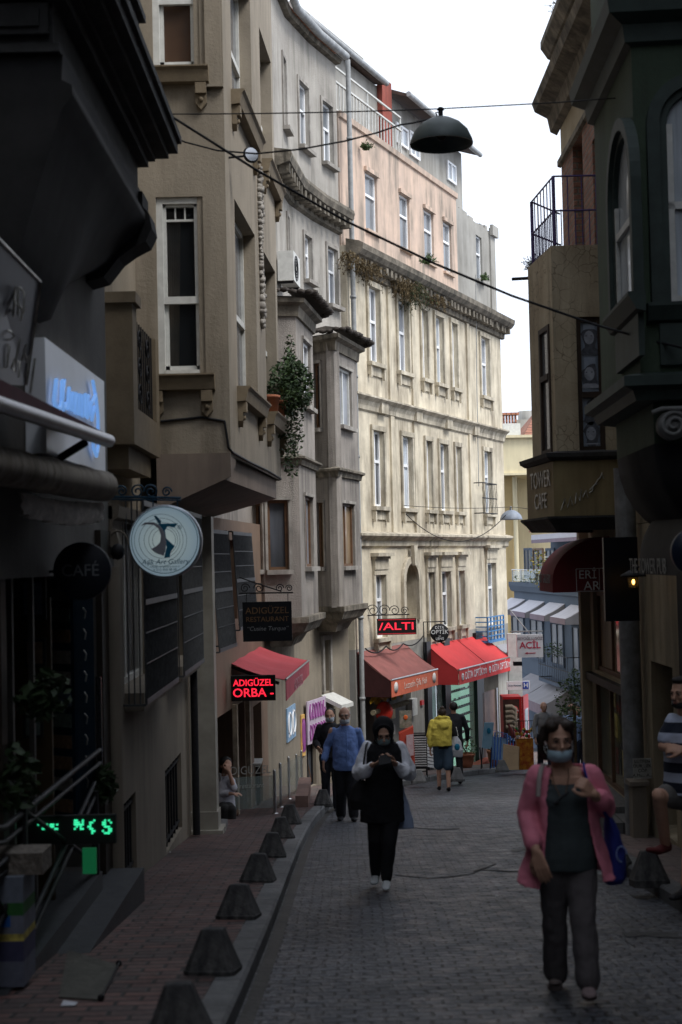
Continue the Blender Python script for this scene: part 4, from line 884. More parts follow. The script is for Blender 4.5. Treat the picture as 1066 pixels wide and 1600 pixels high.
for i, (a, b, c, d) in enumerate(((-1.95, -1.62, 4.68, 4.86), (-1.95, -1.62, 5.3, 6.1))): mb = MB(); mb.box((a, Y0 - .025, c), (b, Y0 - .001, d)); mb.box((a + .05, Y0 - .045, c + .04), (b - .05, Y0 - .024, d - .04)); mb.build('end_panel', m_darkstone, stone)
# unseen block added behind the camera to close the street canyon and shade it
mb = MB(); mb.box((-6, -22, -2), (6, -16, 12)); bb = mb.build('house', mat('shading_block_render', (.22, .2, .17), .9, var=.2)); tag(bb, 'plain unseen house block added behind the viewer to shade the street', 'building')
# ================================================================ right side
tower = thing('corner_building', 'narrow brick building with a cracked cream bay, balcony railing and weedy cornice at right', 'building', (3.5, 18.5, gz(18.5)))
FT = Fac((3.45, 14.7), (3.45, 20.0), -1)
zt1 = gz(18)
hT = [(2.55, 4.85, zt1 + .95, zt1 + 3.0), (2.55, 4.85, zt1 + 3.15, 1.15)]
hT = [(2.75, 4.75, -1.0 - .35, .95)]
disp = FT.rect((976, 1062), (926, 1245)); 
mb = MB(); FT.wall(mb, 0, FT.L, gz(20) - .6, 1.95, [(disp[0] + .1, FT.L - .35, gz(18.6) + .55, -.05), (disp[0] + .1, FT.L - .35, .02, 1.1), (.3, 1.35, gz(15) + .15, .4)], .3, .35)
mb.build('wall', m_towcream, tower)
dA = (disp[0] + .1, FT.L - .35, gz(18.6) + .55, -.05)
w = window(FT, tower, dA, .06, m_brownf, clearglass('display_glass', (.5, .55, .5), .12), bar=.05, trans=None)
mb = MB(); FT.box(mb, dA[0], dA[1], dA[2], dA[3], -.34, -.32); mb.build('display_back', m_void, w)
window(FT, tower, (disp[0] + .1, FT.L - .35, .02, 1.1), .1, m_brownf, g_brown, bar=.06, trans=None)
mb = MB(); FT.box(mb, .3, 1.35, gz(15) + .15, .4, -.33, -.31); mb.build('dark_doorway', m_void, tower)
rg = random.Random(9); m_ygood = mat('yellow_print', (.75, .62, .14), .7, col2=(.16, .13, .04), scale=12); m_rgood = mat('red_print', (.20, .03, .02), .7, var=.4, scale=12)
for k in range(9):
    u = dA[0] + .15 + rg.random() * (dA[1] - dA[0] - .4); z = dA[2] + .15 + .42 * (k % 4) + rg.random() * .05; mb = MB(); ww = rg.uniform(.14, .3); FT.box(mb, u, u + ww, z, z + rg.uniform(.2, .36), -.085 - .007 * k, -.08 - .007 * k)
    o = mb.build('print', m_ygood if k % 3 else m_rgood); tag(o, ['yellow patterned print', 'dark red print'][0 if k % 3 else 1] + ' hanging in the display window right of the pink woman', 'print', 'prints hanging in the display window')
# return wall facing the cross street, and its lower facade
FT2 = Fac((3.45, 20.0), (12, 23.0), -1); mb = MB(); mb.box((3.46, 14.8, 1.96), (9, 20.2, 5.4)); mb.box((3.8, 15.2, -2.4), (9, 19.99, 1.955)); mb.build('body', m_towcream, tower)
mb = MB(); mb.box((3.32, 19.9, gz(20) + PAV), (3.50, 20.08, 1.95)); mb.build('corner_post', m_towcream, tower)
mb = MB(); mb.box((3.36, 17.0, -.12), (3.447, 19.88, -.02)); mb.build('signboard_rail', m_black, tower)
# cracked cream bay
TB = [(3.45, 17.38), (2.66, 17.38), (2.545, 18.7), (3.45, 19.7)]
FTs = [Fac(a, b, -1) for a, b in zip(TB, TB[1:])]
tz = {k: FTs[0].uz(900, y)[1] for k, y in dict(top=383, win1=495, win0=705, led=712, band1=724, band0=806, low=826).items()}
for F, px, lab in ((FTs[0], ((900, 495), (948, 705)), 0), (FTs[1], ((843, 512), (864, 700)), 1)):
    h = F.rect(*px); h = (max(.1, h[0]), min(F.L - .1, h[1]), tz['win0'], tz['win1'] - (0 if lab == 0 else .05)); mb = MB()
    F.wall(mb, 0, F.L, tz['led'] + .02, tz['top'], [h], .06 if lab else .14, .15); mb.build('bay_wall', m_towcrack, tower)
    w = window(F, tower, h, .03 if lab else .09, mat('dark_brown_frame', (.035, .022, .015), .6, var=.3), g_dark if lab else glassmat('poster_pane', (.05, .07, .10), (.20, .25, .33), 3, .1, .3), bar=.06, trans=.42 if lab == 0 else .6, mull=False)
    if lab == 0:   # four faded portrait photographs pasted behind the panes
        zc_ = h[2] + (h[3] - h[2]) * .42; rows_ = [(zc_ + .08 + (h[3] - zc_ - .15) * .5, h[3] - .08), (zc_ + .08, zc_ + .06 + (h[3] - zc_ - .15) * .5), (h[2] + .08 + (zc_ - h[2] - .16) * .52, zc_ - .08), (h[2] + .08, h[2] + .06 + (zc_ - h[2] - .16) * .52)]
        g1 = mat('poster_grey', (.34, .39, .47), .7, col2=(.20, .24, .31), scale=5); g2 = mat('poster_dark', (.075, .082, .10), .7, var=.4, scale=20); g3 = mat('poster_face', (.29, .31, .36), .7, var=.3, scale=14)
        for j, (a_, b_) in enumerate(rows_):
            mb = MB(); ua, ub = h[0] + .09, h[1] - .10; o = -.074; F.box(mb, ua, ub, a_, b_, o, o + .004, 0)
            uc = ua + (ub - ua) * (.45, .5, .45, .5)[j]; zc2 = a_ + (b_ - a_) * (.6, .5, .62, .58)[j]
            hair = [F.p(uc + .095 * math.cos(t) * (1 + .22 * math.sin(3 * t + j * 2) + .1 * math.sin(7 * t)), zc2 + .13 * math.sin(t) * (1 + .2 * math.cos(2 * t + j)) - .01 - .04 * (math.sin(t) < -.3), o + .006) for t in [2 * PI * i / 20 for i in range(20)]]; mb.face(hair, 1)
            mb.face([F.p(uc + .062 * math.cos(t) + .01, zc2 + .085 * math.sin(t) - .01, o + .008) for t in [2 * PI * i / 16 for i in range(16)]], 2)
            mb.face([F.p(uc - .16, a_ + .005, o + .0065), F.p(uc + .16, a_ + .005, o + .0065), F.p(uc + .07, zc2 - .13, o + .0065), F.p(uc - .06, zc2 - .13, o + .0065)], 2 if j % 2 else 1)
            for s_ in (-.02, .045): mb.face([F.p(uc + s_ + .012 * math.cos(t), zc2 + .01 + .007 * math.sin(t), o + .0085) for t in [2 * PI * i / 8 for i in range(8)]], 1)
            mb.build('portrait_poster', [g1, g2, g3], w)
mb = MB(); FTs[2].wall(mb, 0, FTs[2].L, tz['led'] + .02, tz['top'], [], .14, .15); mb.face([(x, y, tz['top'] - .003) for x, y in TB]); mb.build('bay_wall', m_towcrack, tower)
def rp2(poly, prof, m, name, root):   # as runprof, for right-hand walls
    return runprof(list(reversed(poly)), prof, m, name, root)
rp2(TB, [(-.1, tz['led'] - .02), (.10, tz['led'] - .06), (.16, tz['led'] - .02), (.17, tz['led'] + .03), (-.1, tz['led'] + .08)], m_darkstone, 'bay_ledge', tower)
rp2(TB, [(-.12, tz['low'] - .02), (.04, tz['low'] - .02), (.10, tz['low'] + .06), (.17, tz['band0'] - .03), (.17, tz['band0'] - .005), (-.12, tz['band0'] - .005)], m_darkstone, 'bay_base', tower)
mb = MB(); m_signcream = mat('ochre_sign_panel', (.30, .24, .125), .6, col2=(.22, .17, .085), scale=1.5, streak=.6, scol=(.10, .06, .03), sscale=(6, 6, .5))
sg = thing('shop_sign', 'ochre sign band wrapped round the bay with broken chrome tube lettering', 'sign', (2.9, 17.4, tz['band0']))
TB3 = [(3.45, 17.30), (2.60, 17.30), (2.46, 18.72), (3.4, 19.75)]
for a, b in zip(TB3, TB3[1:]): F = Fac(a, b, -1); F.box(mb, .003, F.L - .003, tz['band0'], tz['led'] - .065, -.06, 0)
mb.build('panel', m_signcream, sg)
Fq = Fac(TB3[0], TB3[1], -1); Fq2 = Fac(TB3[1], TB3[2], -1)
m_chrome = mat('tarnished_chrome', (.42, .41, .38), .35, metal=.9, var=.4, scale=20)
def strokes(F, mb, L_, r=.008, o=.02):
    for st in L_: mb.tube([F.p(*F.uz(x, y, o), o) for x, y in st], r, 6)
mb = MB(); strokes(Fq, mb, [[(877, 797), (883, 779), (887, 793), (892, 776), (895, 790)], [(899, 787), (901, 770), (906, 783), (909, 764)], [(911, 777), (916, 766), (919, 778)], [(921, 770), (926, 767), (928, 758), (933, 756)], [(922, 765), (930, 757), (934, 750), (939, 745)], [(938, 748), (941, 738), (943, 748)]])
mb.build('script_lettering', m_chrome, sg)
M_ = frame(Fq2.p(Fq2.L * .45, (tz['band0'] + tz['led']) / 2 + .10, .012), Vector((-Fq2.t.x, -Fq2.t.y, 0)), UP)
text('TOWER', .30, M_, m_chrome, parent=sg, sx=1.0); M_ = frame(Fq2.p(Fq2.L * .45, (tz['band0'] + tz['led']) / 2 - .17, .012), Vector((-Fq2.t.x, -Fq2.t.y, 0)), UP); text('CAFE', .28, M_, m_chrome, parent=sg)
# balcony railing on the bay
ral = thing('balcony_railing', 'thin dark iron railing with uneven bars on top of the cream bay', 'railing', (2.9, 17.6, tz['top']))
RL = [(3.42, 17.45), (2.72, 17.45), (2.62, 18.7), (3.1, 19.4)]; zt_ = tz['top'] + .02; mb = MB(); hh = .86
for a, b in zip(RL, RL[1:]):
    A, B = Vector(a), Vector(b); n = int((B - A).length / .085)
    for k in range(n + 1): q = A.lerp(B, k / n); mb.tube([(q.x, q.y, zt_), (q.x, q.y, zt_ + (hh if k % 2 == 0 else hh * .52))], .008, 5)
    for z in (hh, hh * .5): mb.tube([(A.x, A.y, zt_ + z), (B.x, B.y, zt_ + z)], .012, 6)
for a in RL[1:3]: mb.tube([(a[0], a[1], zt_), (a[0], a[1], zt_ + hh)], .022, 8)
mb.build('bars', mat('fringed_black_iron', (.075, .055, .15), .5, metal=.2), ral)  # the lens's violet fringe is put into the dark iron's colour
# upper brick storeys
FU = Fac((3.28, 14.7), (3.28, 20.25), -1); zc_ = FU.uz(899, 150)[1]
zbk = tz['top'] - .1
wU = [FU.rect((944, 190), (930, 380)), FU.rect((909, 190), (899, 378))]
wU = [(wU[0][0] - .3, wU[0][1], zbk + .1, wU[0][3]), (wU[1][0], wU[1][1], zbk + .1, wU[1][3])]
mb = MB(); FU.wall(mb, 0, FU.L, zbk, zc_ - .6, wU, .22, .3); mb.box((3.6, 14.7, zbk), (9, 20.2, 10.3)); mb.build('brick_wall', m_brick, tower)
mb = MB(); FU.wall(mb, 0, FU.L, zc_ - .599, zc_ + .3, [], .1, .3); FU.wall(mb, 0, FU.L - .15, zc_ + .301, 10.3, [(4.6, 5.1, 8.8, 9.9, .2)], .1, .3); mb.build('frieze', m_towcream, tower)
for r in wU: window(FU, tower, r, .18, mat('dark_brown_frame', (0, 0, 0)), g_white, bar=.06, trans=.55, mull=False)
mb = MB(); FU.prof(mb, 0, FU.L + .3, [(.002, zc_ - .05), (.1, zc_), (.14, zc_ + .2), (.32, zc_ + .3), (.36, zc_ + .42), (.34, zc_ + .46), (.002, zc_ + .52)]); FU.prof(mb, 0, FU.L + .22, [(.002, zc_ + 1.0), (.12, zc_ + 1.05), (.22, zc_ + 1.2), (.22, zc_ + 1.3), (.002, zc_ + 1.35)]); FU.prof(mb, 0, FU.L + .05, [(.002, zc_ - .6), (.05, zc_ - .58), (.05, zc_ - .5), (.002, zc_ - .48)])
mb.build('cornice', m_cornice, tower)
for px, py, Y, n, ln, lab, tl in ((886, 160, 20.4, 160, .42, 'dark wiry weed bush growing under the brick building cornice', (-.8, 0, -.3)), (884, 90, 20.5, 60, .38, 'thin weeds on the cornice edge of the brick building', (-.6, 0, .2)), (884, 25, 20.6, 60, .45, 'sparse weeds at the top edge of the brick building', (-.7, 0, .4)), (832, 420, 18.8, 90, .22, 'small dark weed tuft growing over the drain spout', (-.5, 0, .1))):
    mb = MB(); p = at(px, py, Y); sprigs(mb, p + Vector((.06, 0, 0)), n, ln, int(px + py), .5, 0, 1, .016, 0, tl); tag(mb.build('weeds', [m_leafB, m_stem]), lab, 'plant')
mb = MB(); mb.tube([at(800, 436, 18.9), at(836, 434, 18.9)], .022, 8); tag(mb.build('drain_spout', m_black), 'short dark pipe spout sticking out left from the cream bay', 'spout')
# ================================================================ green building
greenb = thing('apartment_building', 'dark green building at far right with a corniced bay and tall arched windows', 'building', (3.6, 11, gz(11)))
GX = [(7.0, 11.15), (2.46, 11.5), (2.53, 13.6), (3.5, 14.6)]; FGr = [Fac(a, b, -1) for a, b in zip(GX, GX[1:])]
zg0 = 2.99; zg1 = 5.88
def arch_pts(F, uc, rr, z1, o, n=14): return [F.p(uc + rr * math.cos(PI - PI * i / n), z1 - rr + rr * math.sin(PI * i / n), o) for i in range(n + 1)]
def archwin(F, r, root, m, gl, base_z):
    u0, u1, z0, z1 = r; uc = (u0 + u1) / 2; rr = (u1 - u0) / 2; mb = MB()
    nn_ = Vector((F.n.x, F.n.y, 0))
    for ro, ri, o0, o1 in ((rr + .16, rr + .06, .003, .09), (rr + .059, rr, .003, .05)):
        for seg in range(16):
            a0, a1 = PI * seg / 16, PI * (seg + 1) / 16
            P = [F.p(uc + q * math.cos(a), z1 - rr + q * math.sin(a), o0) for q, a in ((ri, a0), (ro, a0), (ro, a1), (ri, a1))]; mb.prism(P, nn_ * (o1 - o0))
        for s_ in (-1, 1): a, b = sorted((uc + s_ * ri, uc + s_ * ro)); F.box(mb, a, b, z0, z1 - rr, o0, o1)
    w = mb.build('arched_window', m, root); g = MB(); g.face(arch_pts(F, uc, rr - .01, z1, .006) + [F.p(uc + rr - .01, z0, .006), F.p(uc - rr + .01, z0, .006)][::1]); g.build('pane', gl, w)
    g = MB(); F.box(g, uc - rr, uc + rr, z0, z0 + .06, .008, .04); F.box(g, uc - rr, uc + rr, z0 + (z1 - z0) * .45, z0 + (z1 - z0) * .45 + .06, .008, .04)
    for s_ in (-1, 1): F.box(g, *sorted((uc + s_ * rr, uc + s_ * (rr - .05))), z0 + .06, z1 - rr, .008, .04)
    g.build('sash', m_offwhite, w); g = MB(); F.prof(g, uc - rr - .2, uc + rr + .2, [(.002, z0 - .16), (.08, z0 - .14), (.14, z0 - .03), (.14, z0 - .002), (.002, z0 - .002)]); F.box(g, uc - rr - .1, uc + rr + .1, z0 - .5, z0 - .161, .002, .05); g.build('sill', m, w)
mb = MB()
for F in FGr: F.wall(mb, 0, F.L, zg0, 8.3, [], .2, .4)
mb.build('wall', m_green, greenb)
a_ = FGr[1].rect((1003, 176), (965, 500)); a_ = (a_[0] + .25, a_[1] - .25, a_[2], a_[3]); archwin(FGr[1], a_, greenb, m_greentrim, g_white, 0)
u, z = FGr[0].uz(1047, 150); archwin(FGr[0], (FGr[0].uz(1140, 400)[0], FGr[0].uz(1046, 400)[0], FGr[0].uz(1046, 475)[1], z), greenb, m_greentrim, g_white, 0)
def grp(prof, name, m): return runprof(list(reversed(GX)), prof, m, name, greenb)
grp([(.002, zg1 - .12), (.06, zg1 - .1), (.08, zg1 + .04), (.2, zg1 + .1), (.22, zg1 + .22), (.002, zg1 + .26)], 'cornice', m_greentrim)
grp([(-.3, zg0 - .14), (.05, zg0 - .14), (.08, zg0 - .06), (.16, zg0 - .03), (.16, zg0 + .05), (.002, zg0 + .09)], 'lower_cornice', m_greentrim)
mb = MB(); GI = [(7.0, 11.3), (2.58, 11.62), (2.64, 13.5), (3.5, 14.5)]
for a, b in zip(GI, GI[1:]): F = Fac(a, b, -1); F.wall(mb, 0, F.L, zg0 - .48, zg0 - .145, [], .2, .3)
mb.build('under_bay_panel', m_green, greenb)
m_nearblack = mat('near_black_stone', (0, 0, 0))  # same near-black stone colour for the green bay's soffit
mb = MB(); rings = []
for t in range(8):
    a = t / 7 * PI / 2; k = 1 - math.sin(a) * .0 - (1 - math.cos(a)); z = zg0 - .48 - .75 * math.sin(a); kk = math.cos(a)
    rings.append([(3.52 - (3.52 - x) * (.25 + .75 * kk) if x < 3.6 else x, y if y > 12 else 12.2 - (12.2 - y) * kk, z) for x, y in GI])
mb.grid(rings, 0, True); mb.build('bay_soffit', m_nearblack, greenb)
# volute bracket
vo = MB(); c = at(1052, 664, 11.42); pts = [c + Vector((.115 * (1 - i / 34) * math.cos(i * .42), -.02 - .001 * i, .115 * (1 - i / 34) * math.sin(i * .42))) for i in range(32)]; vo.tube(pts, [.022 * (1 - i / 60) for i in range(32)], 8); vo.lathe([(.001, -.03), (.12, -.02), (.12, .1), (.001, .1)], c, 24, axis=(0, 1, 0)); vo.tube([c + Vector((-.17, -.02, .1)), c + Vector((-.09, -.03, .13)), c + Vector((.4, -.03, .13))], .02, 8)
vo.build('volute_bracket', mat('grey_stone_volute', (.17, .17, .165), .8, var=.2, scale=8), greenb)
# lower wall of the green building (continues beside and behind the camera; unseen high part added to shade the street)
FGl = Fac((3.45, -14), (3.45, 14.69), -1); mb = MB(); FGl.wall(mb, 0, FGl.L, gz(15) - .6, zg0, [(16, 19, -.6, 1.3, .4), (20.5, 25.6, -1.4, 1.2, .5), (6, 12, 0, 2.2, .4)], .3, .6); FGl.wall(mb, 0, 25.15, zg0 + .001, 15, [], .3, .6); mb.build('lower_wall', m_darkstone, greenb)
mb = MB(); FGl.box(mb, 16, 19, -.6, 1.3, -.5, -.4); FGl.box(mb, 20.5, 25.6, -1.4, 1.2, -.59, -.5); FGl.box(mb, 6, 12, 0, 2.2, -.5, -.4); mb.build('dark_interior', m_void, greenb)
mb = MB(); mb.box((3.0, 11.2, -2.1), (3.44, 11.5, 1.2)); mb.build('door_pilaster', m_darkstone, greenb)
# column with pipe, sign plate and stone steps
colm = thing('pipe_column', 'thick grey painted pipe column by the shop window, with scraped paint and a boxed foot', 'column', (3.28, 16.4, gz(16.4)))
p = at(992, 1180, 16.4); gzp = gz(16.4) + PAV
mb = MB(); mb.tube([(3.30, 16.4, gzp + .01), (3.28, 16.4, 2.6)], .12, 16); mb.build('shaft', mat('scraped_grey_paint', (.30, .31, .32), .6, col2=(.12, .12, .12), scale=4, bs=20, bst=.3, streak=.6), colm)
mb = MB(); mb.box((3.20, 16.05, gzp), (3.36, 16.26, gzp + .62)); mb.box((3.17, 16.02, gzp + .621), (3.39, 16.29, gzp + .67)); mb.build('boxed_foot', m_beigelow, colm)
pl_ = thing('notice_plate', 'small white notice plate wired to the grey pipe column', 'notice', at(1005, 1200, 16.1)); c = at(1004, 1201, 16.12)
mb = MB(); mb.box((c.x - .105, c.y, c.z - .115), (c.x + .105, c.y + .012, c.z + .115)); mb.build('plate', mat('dirty_white_plate', (.36, .36, .33), .7, var=.2, scale=10), pl_)
for i, s_ in enumerate(('LÜTFEN', 'DUR ...EK', 'ÇÖP', 'A.Mu... A...')): text(s_, .05, frame((c.x, c.y - .003, c.z + .08 - i * .052), (1, 0, .0), UP), m_black, parent=pl_, ext=.001)
st = thing('stone_steps', 'two low worn stone steps at the shop door on the right', 'steps', (3.2, 17.4, gz(17.4)))
for k, (x0, y0, y1, h) in enumerate(((3.05, 16.6, 19.2, .13), (3.22, 17.2, 18.9, .27))): mb = MB(); mb.box((x0, y0, gz(y1) - .1), (3.46, y1, gz(y0) + PAV + h)); mb.build('step', m_kerb, st)
# ================================================================ far cross street
m_awngrey = mat('grey_awning_canvas', (.24, .235, .25), .85, var=.08, scale=2); m_awnlite = mat('pale_awning_canvas', (.50, .49, .52), .85, var=.05, scale=2); m_awnvio = mat('mauve_valance', (.22, .17, .20), .85, var=.1, scale=3)
blue = thing('blue_building', 'blue-grey building across the street with a roof terrace and rows of small canvas awnings', 'building', (8, 52, gz(52)))
FB = Fac((8.3, 46.5), (7.1, 59), -1); zter = FB.uz(860, 915)[1]
mb = MB(); FB.wall(mb, -.6, FB.L, gz(60) - .5, zter, [], .3, .4); FB.prof(mb, -.6, FB.L + .1, [(.002, zter - .35), (.12, zter - .3), (.2, zter - .08), (.2, zter + .06), (-4, zter + .06), (-4, zter - .1)]); mb.build('wall', m_blue, blue)
zgf = FB.uz(860, 1062)[1]; mb = MB(); FB.box(mb, -.6, FB.L, gz(60) - .5, zgf - .1, .003, .08); mb.build('ground_floor_cladding', m_bluedark, blue)
FB2 = Fac(tuple(FB.p(-.6, 0, -1.6)[:2]), tuple(FB.p(FB.L, 0, -1.6)[:2]), -1); zr = FB2.uz(850, 836)[1]
mb = MB(); FB2.wall(mb, 0, FB2.L, zter, zr, [], .2, .3); mb.build('terrace_wall', m_blue, blue)
for px0, px1, mfr in ((822, 832, m_bluedark), (836, 850, m_brownf), (856, 868, m_blue), (880, 895, m_brownf)):
    r = FB2.rect((px1, 856), (px0, 912)); F_ = Fac(tuple(FB2.p(0, 0, .06)[:2]), tuple(FB2.p(FB2.L, 0, .06)[:2]), -1); window(F_, blue, (r[0], r[1], zter + .1, r[3]), .04, mfr, g_far, bar=.1, trans=None)
mb = MB(); FB2.prof(mb, -.1, FB2.L, [(-1.5, zr + .35), (.9, zr + .10), (.9, zr + .18), (-1.5, zr + .5)]); mb.build('roof', m_tile, blue)
mb = MB(); FB2.box(mb, .2, FB2.L - .8, zr - .22, zr - .02, .1, 1.0); mb.build('roller_awning', m_awnlite, blue); mb = MB(); FB2.box(mb, .2, FB2.L - .8, zr - .36, zr - .225, .97, 1.0); mb.build('awning_valance', m_awnvio, blue)
mb = MB(); FB.box(mb, -.4, FB.L, zter + .55, zter + .58, .05, .08)
for k in range(9): u = -.4 + (FB.L + .3) * k / 8; FB.box(mb, u, u + .04, zter + .06, zter + .55, .05, .08)
mb.build('terrace_railing', m_steel, blue); mb = MB(); FB.box(mb, -.4, FB.L, zter + .1, zter + .52, .06, .068); mb.build('glass_balustrade', clearglass('green_glass', (.35, .45, .42), .35), blue)
t_ = MB()
for k in range(6): leaves(t_, FB.p(4.5 + k * 1.25, zter + .2, .02 - .25), (.7, .8, .18), 130, .05, 30 + k, hollow=0)
tag(t_.build('planter_greenery', [m_leafA, m_leafB]), 'row of low green plants behind the glass of the blue terrace', 'plants')
t_ = MB(); leaves(t_, at(842, 890, 53), (.45, .45, .75), 300, .06, 77, hollow=0); tag(t_.build('terrace_shrub', [mat('yellow_leaf', (.30, .24, .05), .7, var=.3), m_leafA]), 'yellowish shrub on the blue terrace beside the brown door', 'plant')
# white chairs on the terrace
def chair(c, lab):
    t_ = thing('garden_chair', lab, 'chair', c, .4, 'white chairs on the blue terrace'); c = Vector(c); mb = MB(); mb.box(c + Vector((-.25, -.25, .42)), c + Vector((.25, .25, .46))); mb.build('seat', m_white, t_)
    mb = MB()
    for k in range(4): mb.box(c + Vector((-.25 + k * .14, .22, .46)), c + Vector((-.17 + k * .14, .26, .95)))
    mb.box(c + Vector((-.25, .215, .95)), c + Vector((.25, .27, 1.02))); mb.build('backrest', m_white, t_)
    for x in (-.23, .19):
        for y in (-.23, .19): mb = MB(); mb.box(c + Vector((x, y, 0)), c + Vector((x + .04, y + .04, .42))); mb.build('leg', m_white, t_)
p = FB.p(6.5, 0, -.7); chair((p.x, p.y, zter + .07), 'right-hand white slatted chair behind the terrace glass'); p = FB.p(8.6, 0, -.7); chair((p.x, p.y, zter + .07), 'left-hand white slatted chair behind the terrace glass')
def slope_awning(F, u0, u1, z1, drop, out, vh, m_top, m_val, name, root=None, cheeks=True, th=.02, mcheek=None, scal=0):
    """sloping canvas with cheeks and valance; separate meshes for canvas and valance"""
    mb = MB(); top_, low_ = [], []
    for i in range(9):
        t = i / 8; rt = [F.p(u0 + (u1 - u0) * j / 24, z1 - drop * t - (.035 * math.sin(t * PI) * (1 + .5 * math.sin(j * 1.05 + i * .3)) + .006 * math.sin(j * 2.6 + u0)) * math.sin(PI * t) ** .5 * (drop * .8 + .35) if 0 < t < 1 else z1 - drop * t, .003 + (out - .003) * t) for j in range(25)]
        top_.append(rt); low_.append([p - Vector((0, 0, th)) for p in rt])
    mb.grid(top_, 0, True); mb.grid(low_, 0, True); mb.grid([top_[0], low_[0]], 0, False); mb.grid([top_[-1], low_[-1]], 0, False); mb.grid([[r_[0] for r_ in top_], [r_[0] for r_ in low_]], 0, False); mb.grid([[r_[-1] for r_ in top_], [r_[-1] for r_ in low_]], 0, False); top = mb.build(name, m_top, root)
    if cheeks:
        for u in (u0 + .004, u1 - .016):
            mb = MB(); mb.prism([F.p(u, z1 - th - .004, .01), F.p(u, z1 - drop - th - .004, out - .01), F.p(u, z1 - drop - vh, out - .01), F.p(u, z1 - drop - vh, .01)], F.p(.012, 0) - F.p(0, 0)); mb.build('cheek', mcheek or m_top, root)
    mb = MB(); n = max(1, int((u1 - u0) / .18)) if scal else 1
    for k in range(n):
        a = u0 + (u1 - u0) * k / n; b = u0 + (u1 - u0) * (k + 1) / n
        if scal: mb.prism([F.p(a, z1 - drop, out + .002), F.p(b, z1 - drop, out + .002), F.p(b, z1 - drop - vh + scal, out + .002), F.p((a + b) / 2, z1 - drop - vh, out + .002), F.p(a, z1 - drop - vh + scal, out + .002)], Vector((F.n.x, F.n.y, 0)) * .012)
        else: F.box(mb, a, b, z1 - drop - vh, z1 - drop, out + .002, out + .014)
    val = mb.build('valance', m_val, root); return top, val
for k, (pa, pb, lab) in enumerate(((822, 798, 'pale window awning at the left end of the blue facade'), (852, 826, 'pale window awning second from left on the blue facade'), (884, 858, 'pale window awning third from left on the blue facade'), (918, 891, 'pale window awning nearest the wooden post on the blue facade'))):
    u1 = FB.uz(pa, 945)[0]; u2 = FB.uz(pb, 945)[0]; z = FB.uz((pa + pb) / 2, 940 + k * 3)[1]; z = FB.uz(860, 941)[1]
    t_ = thing('window_awning', lab, 'awning', FB.p((u1 + u2) / 2, z - .6, .3), 0, 'small awnings on the blue facade'); slope_awning(FB, u1 + .1, u2 - .1, z, .40, .75, .20, m_awnlite, m_awnvio, 'canvas', t_, mcheek=m_awngrey)
    wz = z - .7; r = (u1 + .3, u2 - .3, zgf + .6, wz); window(Fac(tuple(FB.p(0, 0, .06)[:2]), tuple(FB.p(FB.L, 0, .06)[:2]), -1), blue, r, .05, m_bluedark, g_far, bar=.08, trans=None)
uu = (FB.uz(896, 1075)[0], FB.uz(830, 1075)[0]); zz = FB.uz(860, 1062)[1]
t_ = thing('shop_awning', 'wide grey two-panel awning low on the blue building above the far pedestrians', 'awning', FB.p(sum(uu) / 2, zz - .8, .8)); slope_awning(FB, uu[0], (uu[0] + uu[1]) / 2 - .02, zz, .6, 1.1, .35, m_awngrey, m_awnvio, 'canvas', t_); slope_awning(FB, (uu[0] + uu[1]) / 2 + .02, uu[1], zz, .6, 1.1, .35, m_awngrey, m_awnvio, 'canvas', t_)
r = FB.rect((886, 1028), (842, 1058), .5); t_ = thing('balcony', 'small dark railed balcony with plants on the blue facade above the grey awning', 'balcony', FB.p((r[0] + r[1]) / 2, r[2], .3)); mb = MB(); FB.box(mb, r[0], r[1], r[2] - .12, r[2], .003, .5); mb.build('slab', m_bluedark, t_); guard(FB, r[0], r[1], r[2] + .02, r[3], .48, 16, m_black, 'railing', t_, False)
mb = MB(); leaves(mb, FB.p((r[0] + r[1]) / 2 + .4, r[3] + .1, .35), (.4, .9, .3), 260, .05, 5, hollow=0); tag(mb.build('balcony_plants', [m_leafA, m_leafB]), 'green plants growing on the small blue balcony', 'plants')
# yellow building behind, terracotta roof
yel = thing('apartment_building', 'pale yellow building with an overhanging top storey under a terracotta roof in the distance', 'building', (8, 66, gz(66)))
a = at(776, 685, 64); b = at(880, 685, 64); zl = at(800, 739, 64).z
mb = MB(); mb.box((a.x, 64, zl), (b.x, 74, a.z)); mb.box((a.x - .1, 63.8, a.z + .001), (b.x, 74, a.z + .12)); mb.box((a.x + .05, 63.9, zl - .10), (b.x, 64.4, zl - .001)); mb.build('top_storey', m_yellow, yel)
mb = MB(); mb.box((at(778, 800, 65.6).x, 65.6, gz(66) - 1), (at(806, 800, 65.6).x, 73, zl - .001)); wl = mb.build('recessed_wall', m_yelloworange, yel)
mb = MB(); mb.box((at(806, 800, 70).x, 69, gz(66) - 1), (b.x + 3, 74, zl - .002)); mb.build('rear_wall', m_yellow, yel)
F_ = Fac((at(778, 800, 65.55).x, 65.55), (at(806, 800, 65.55).x, 65.55)); r = F_.rect((783, 760), (789, 828)); window(F_, yel, r, .03, m_offwhite, g_dark, bar=.06, trans=.5, mull=False)
mb = MB(); p = at(804, 745, 65.4); mb.tube([(p.x, 65.35, zl - .1), (p.x, 65.35, gz(65))], .11, 8); mb.build('drainpipe', m_yellow, yel)
mb = MB(); x0 = at(812, 680, 66).x; za = a.z + .13; mb.face([(x0, 64.6, za), (b.x + 4, 64.6, za), (b.x + 4, 69, za + 1.7), (x0 + 1.3, 69, za + 1.7)]); mb.face([(x0, 64.6, za), (x0 + 1.3, 69, za + 1.7), (x0, 73, za)]); mb.build('roof', m_tile, yel)
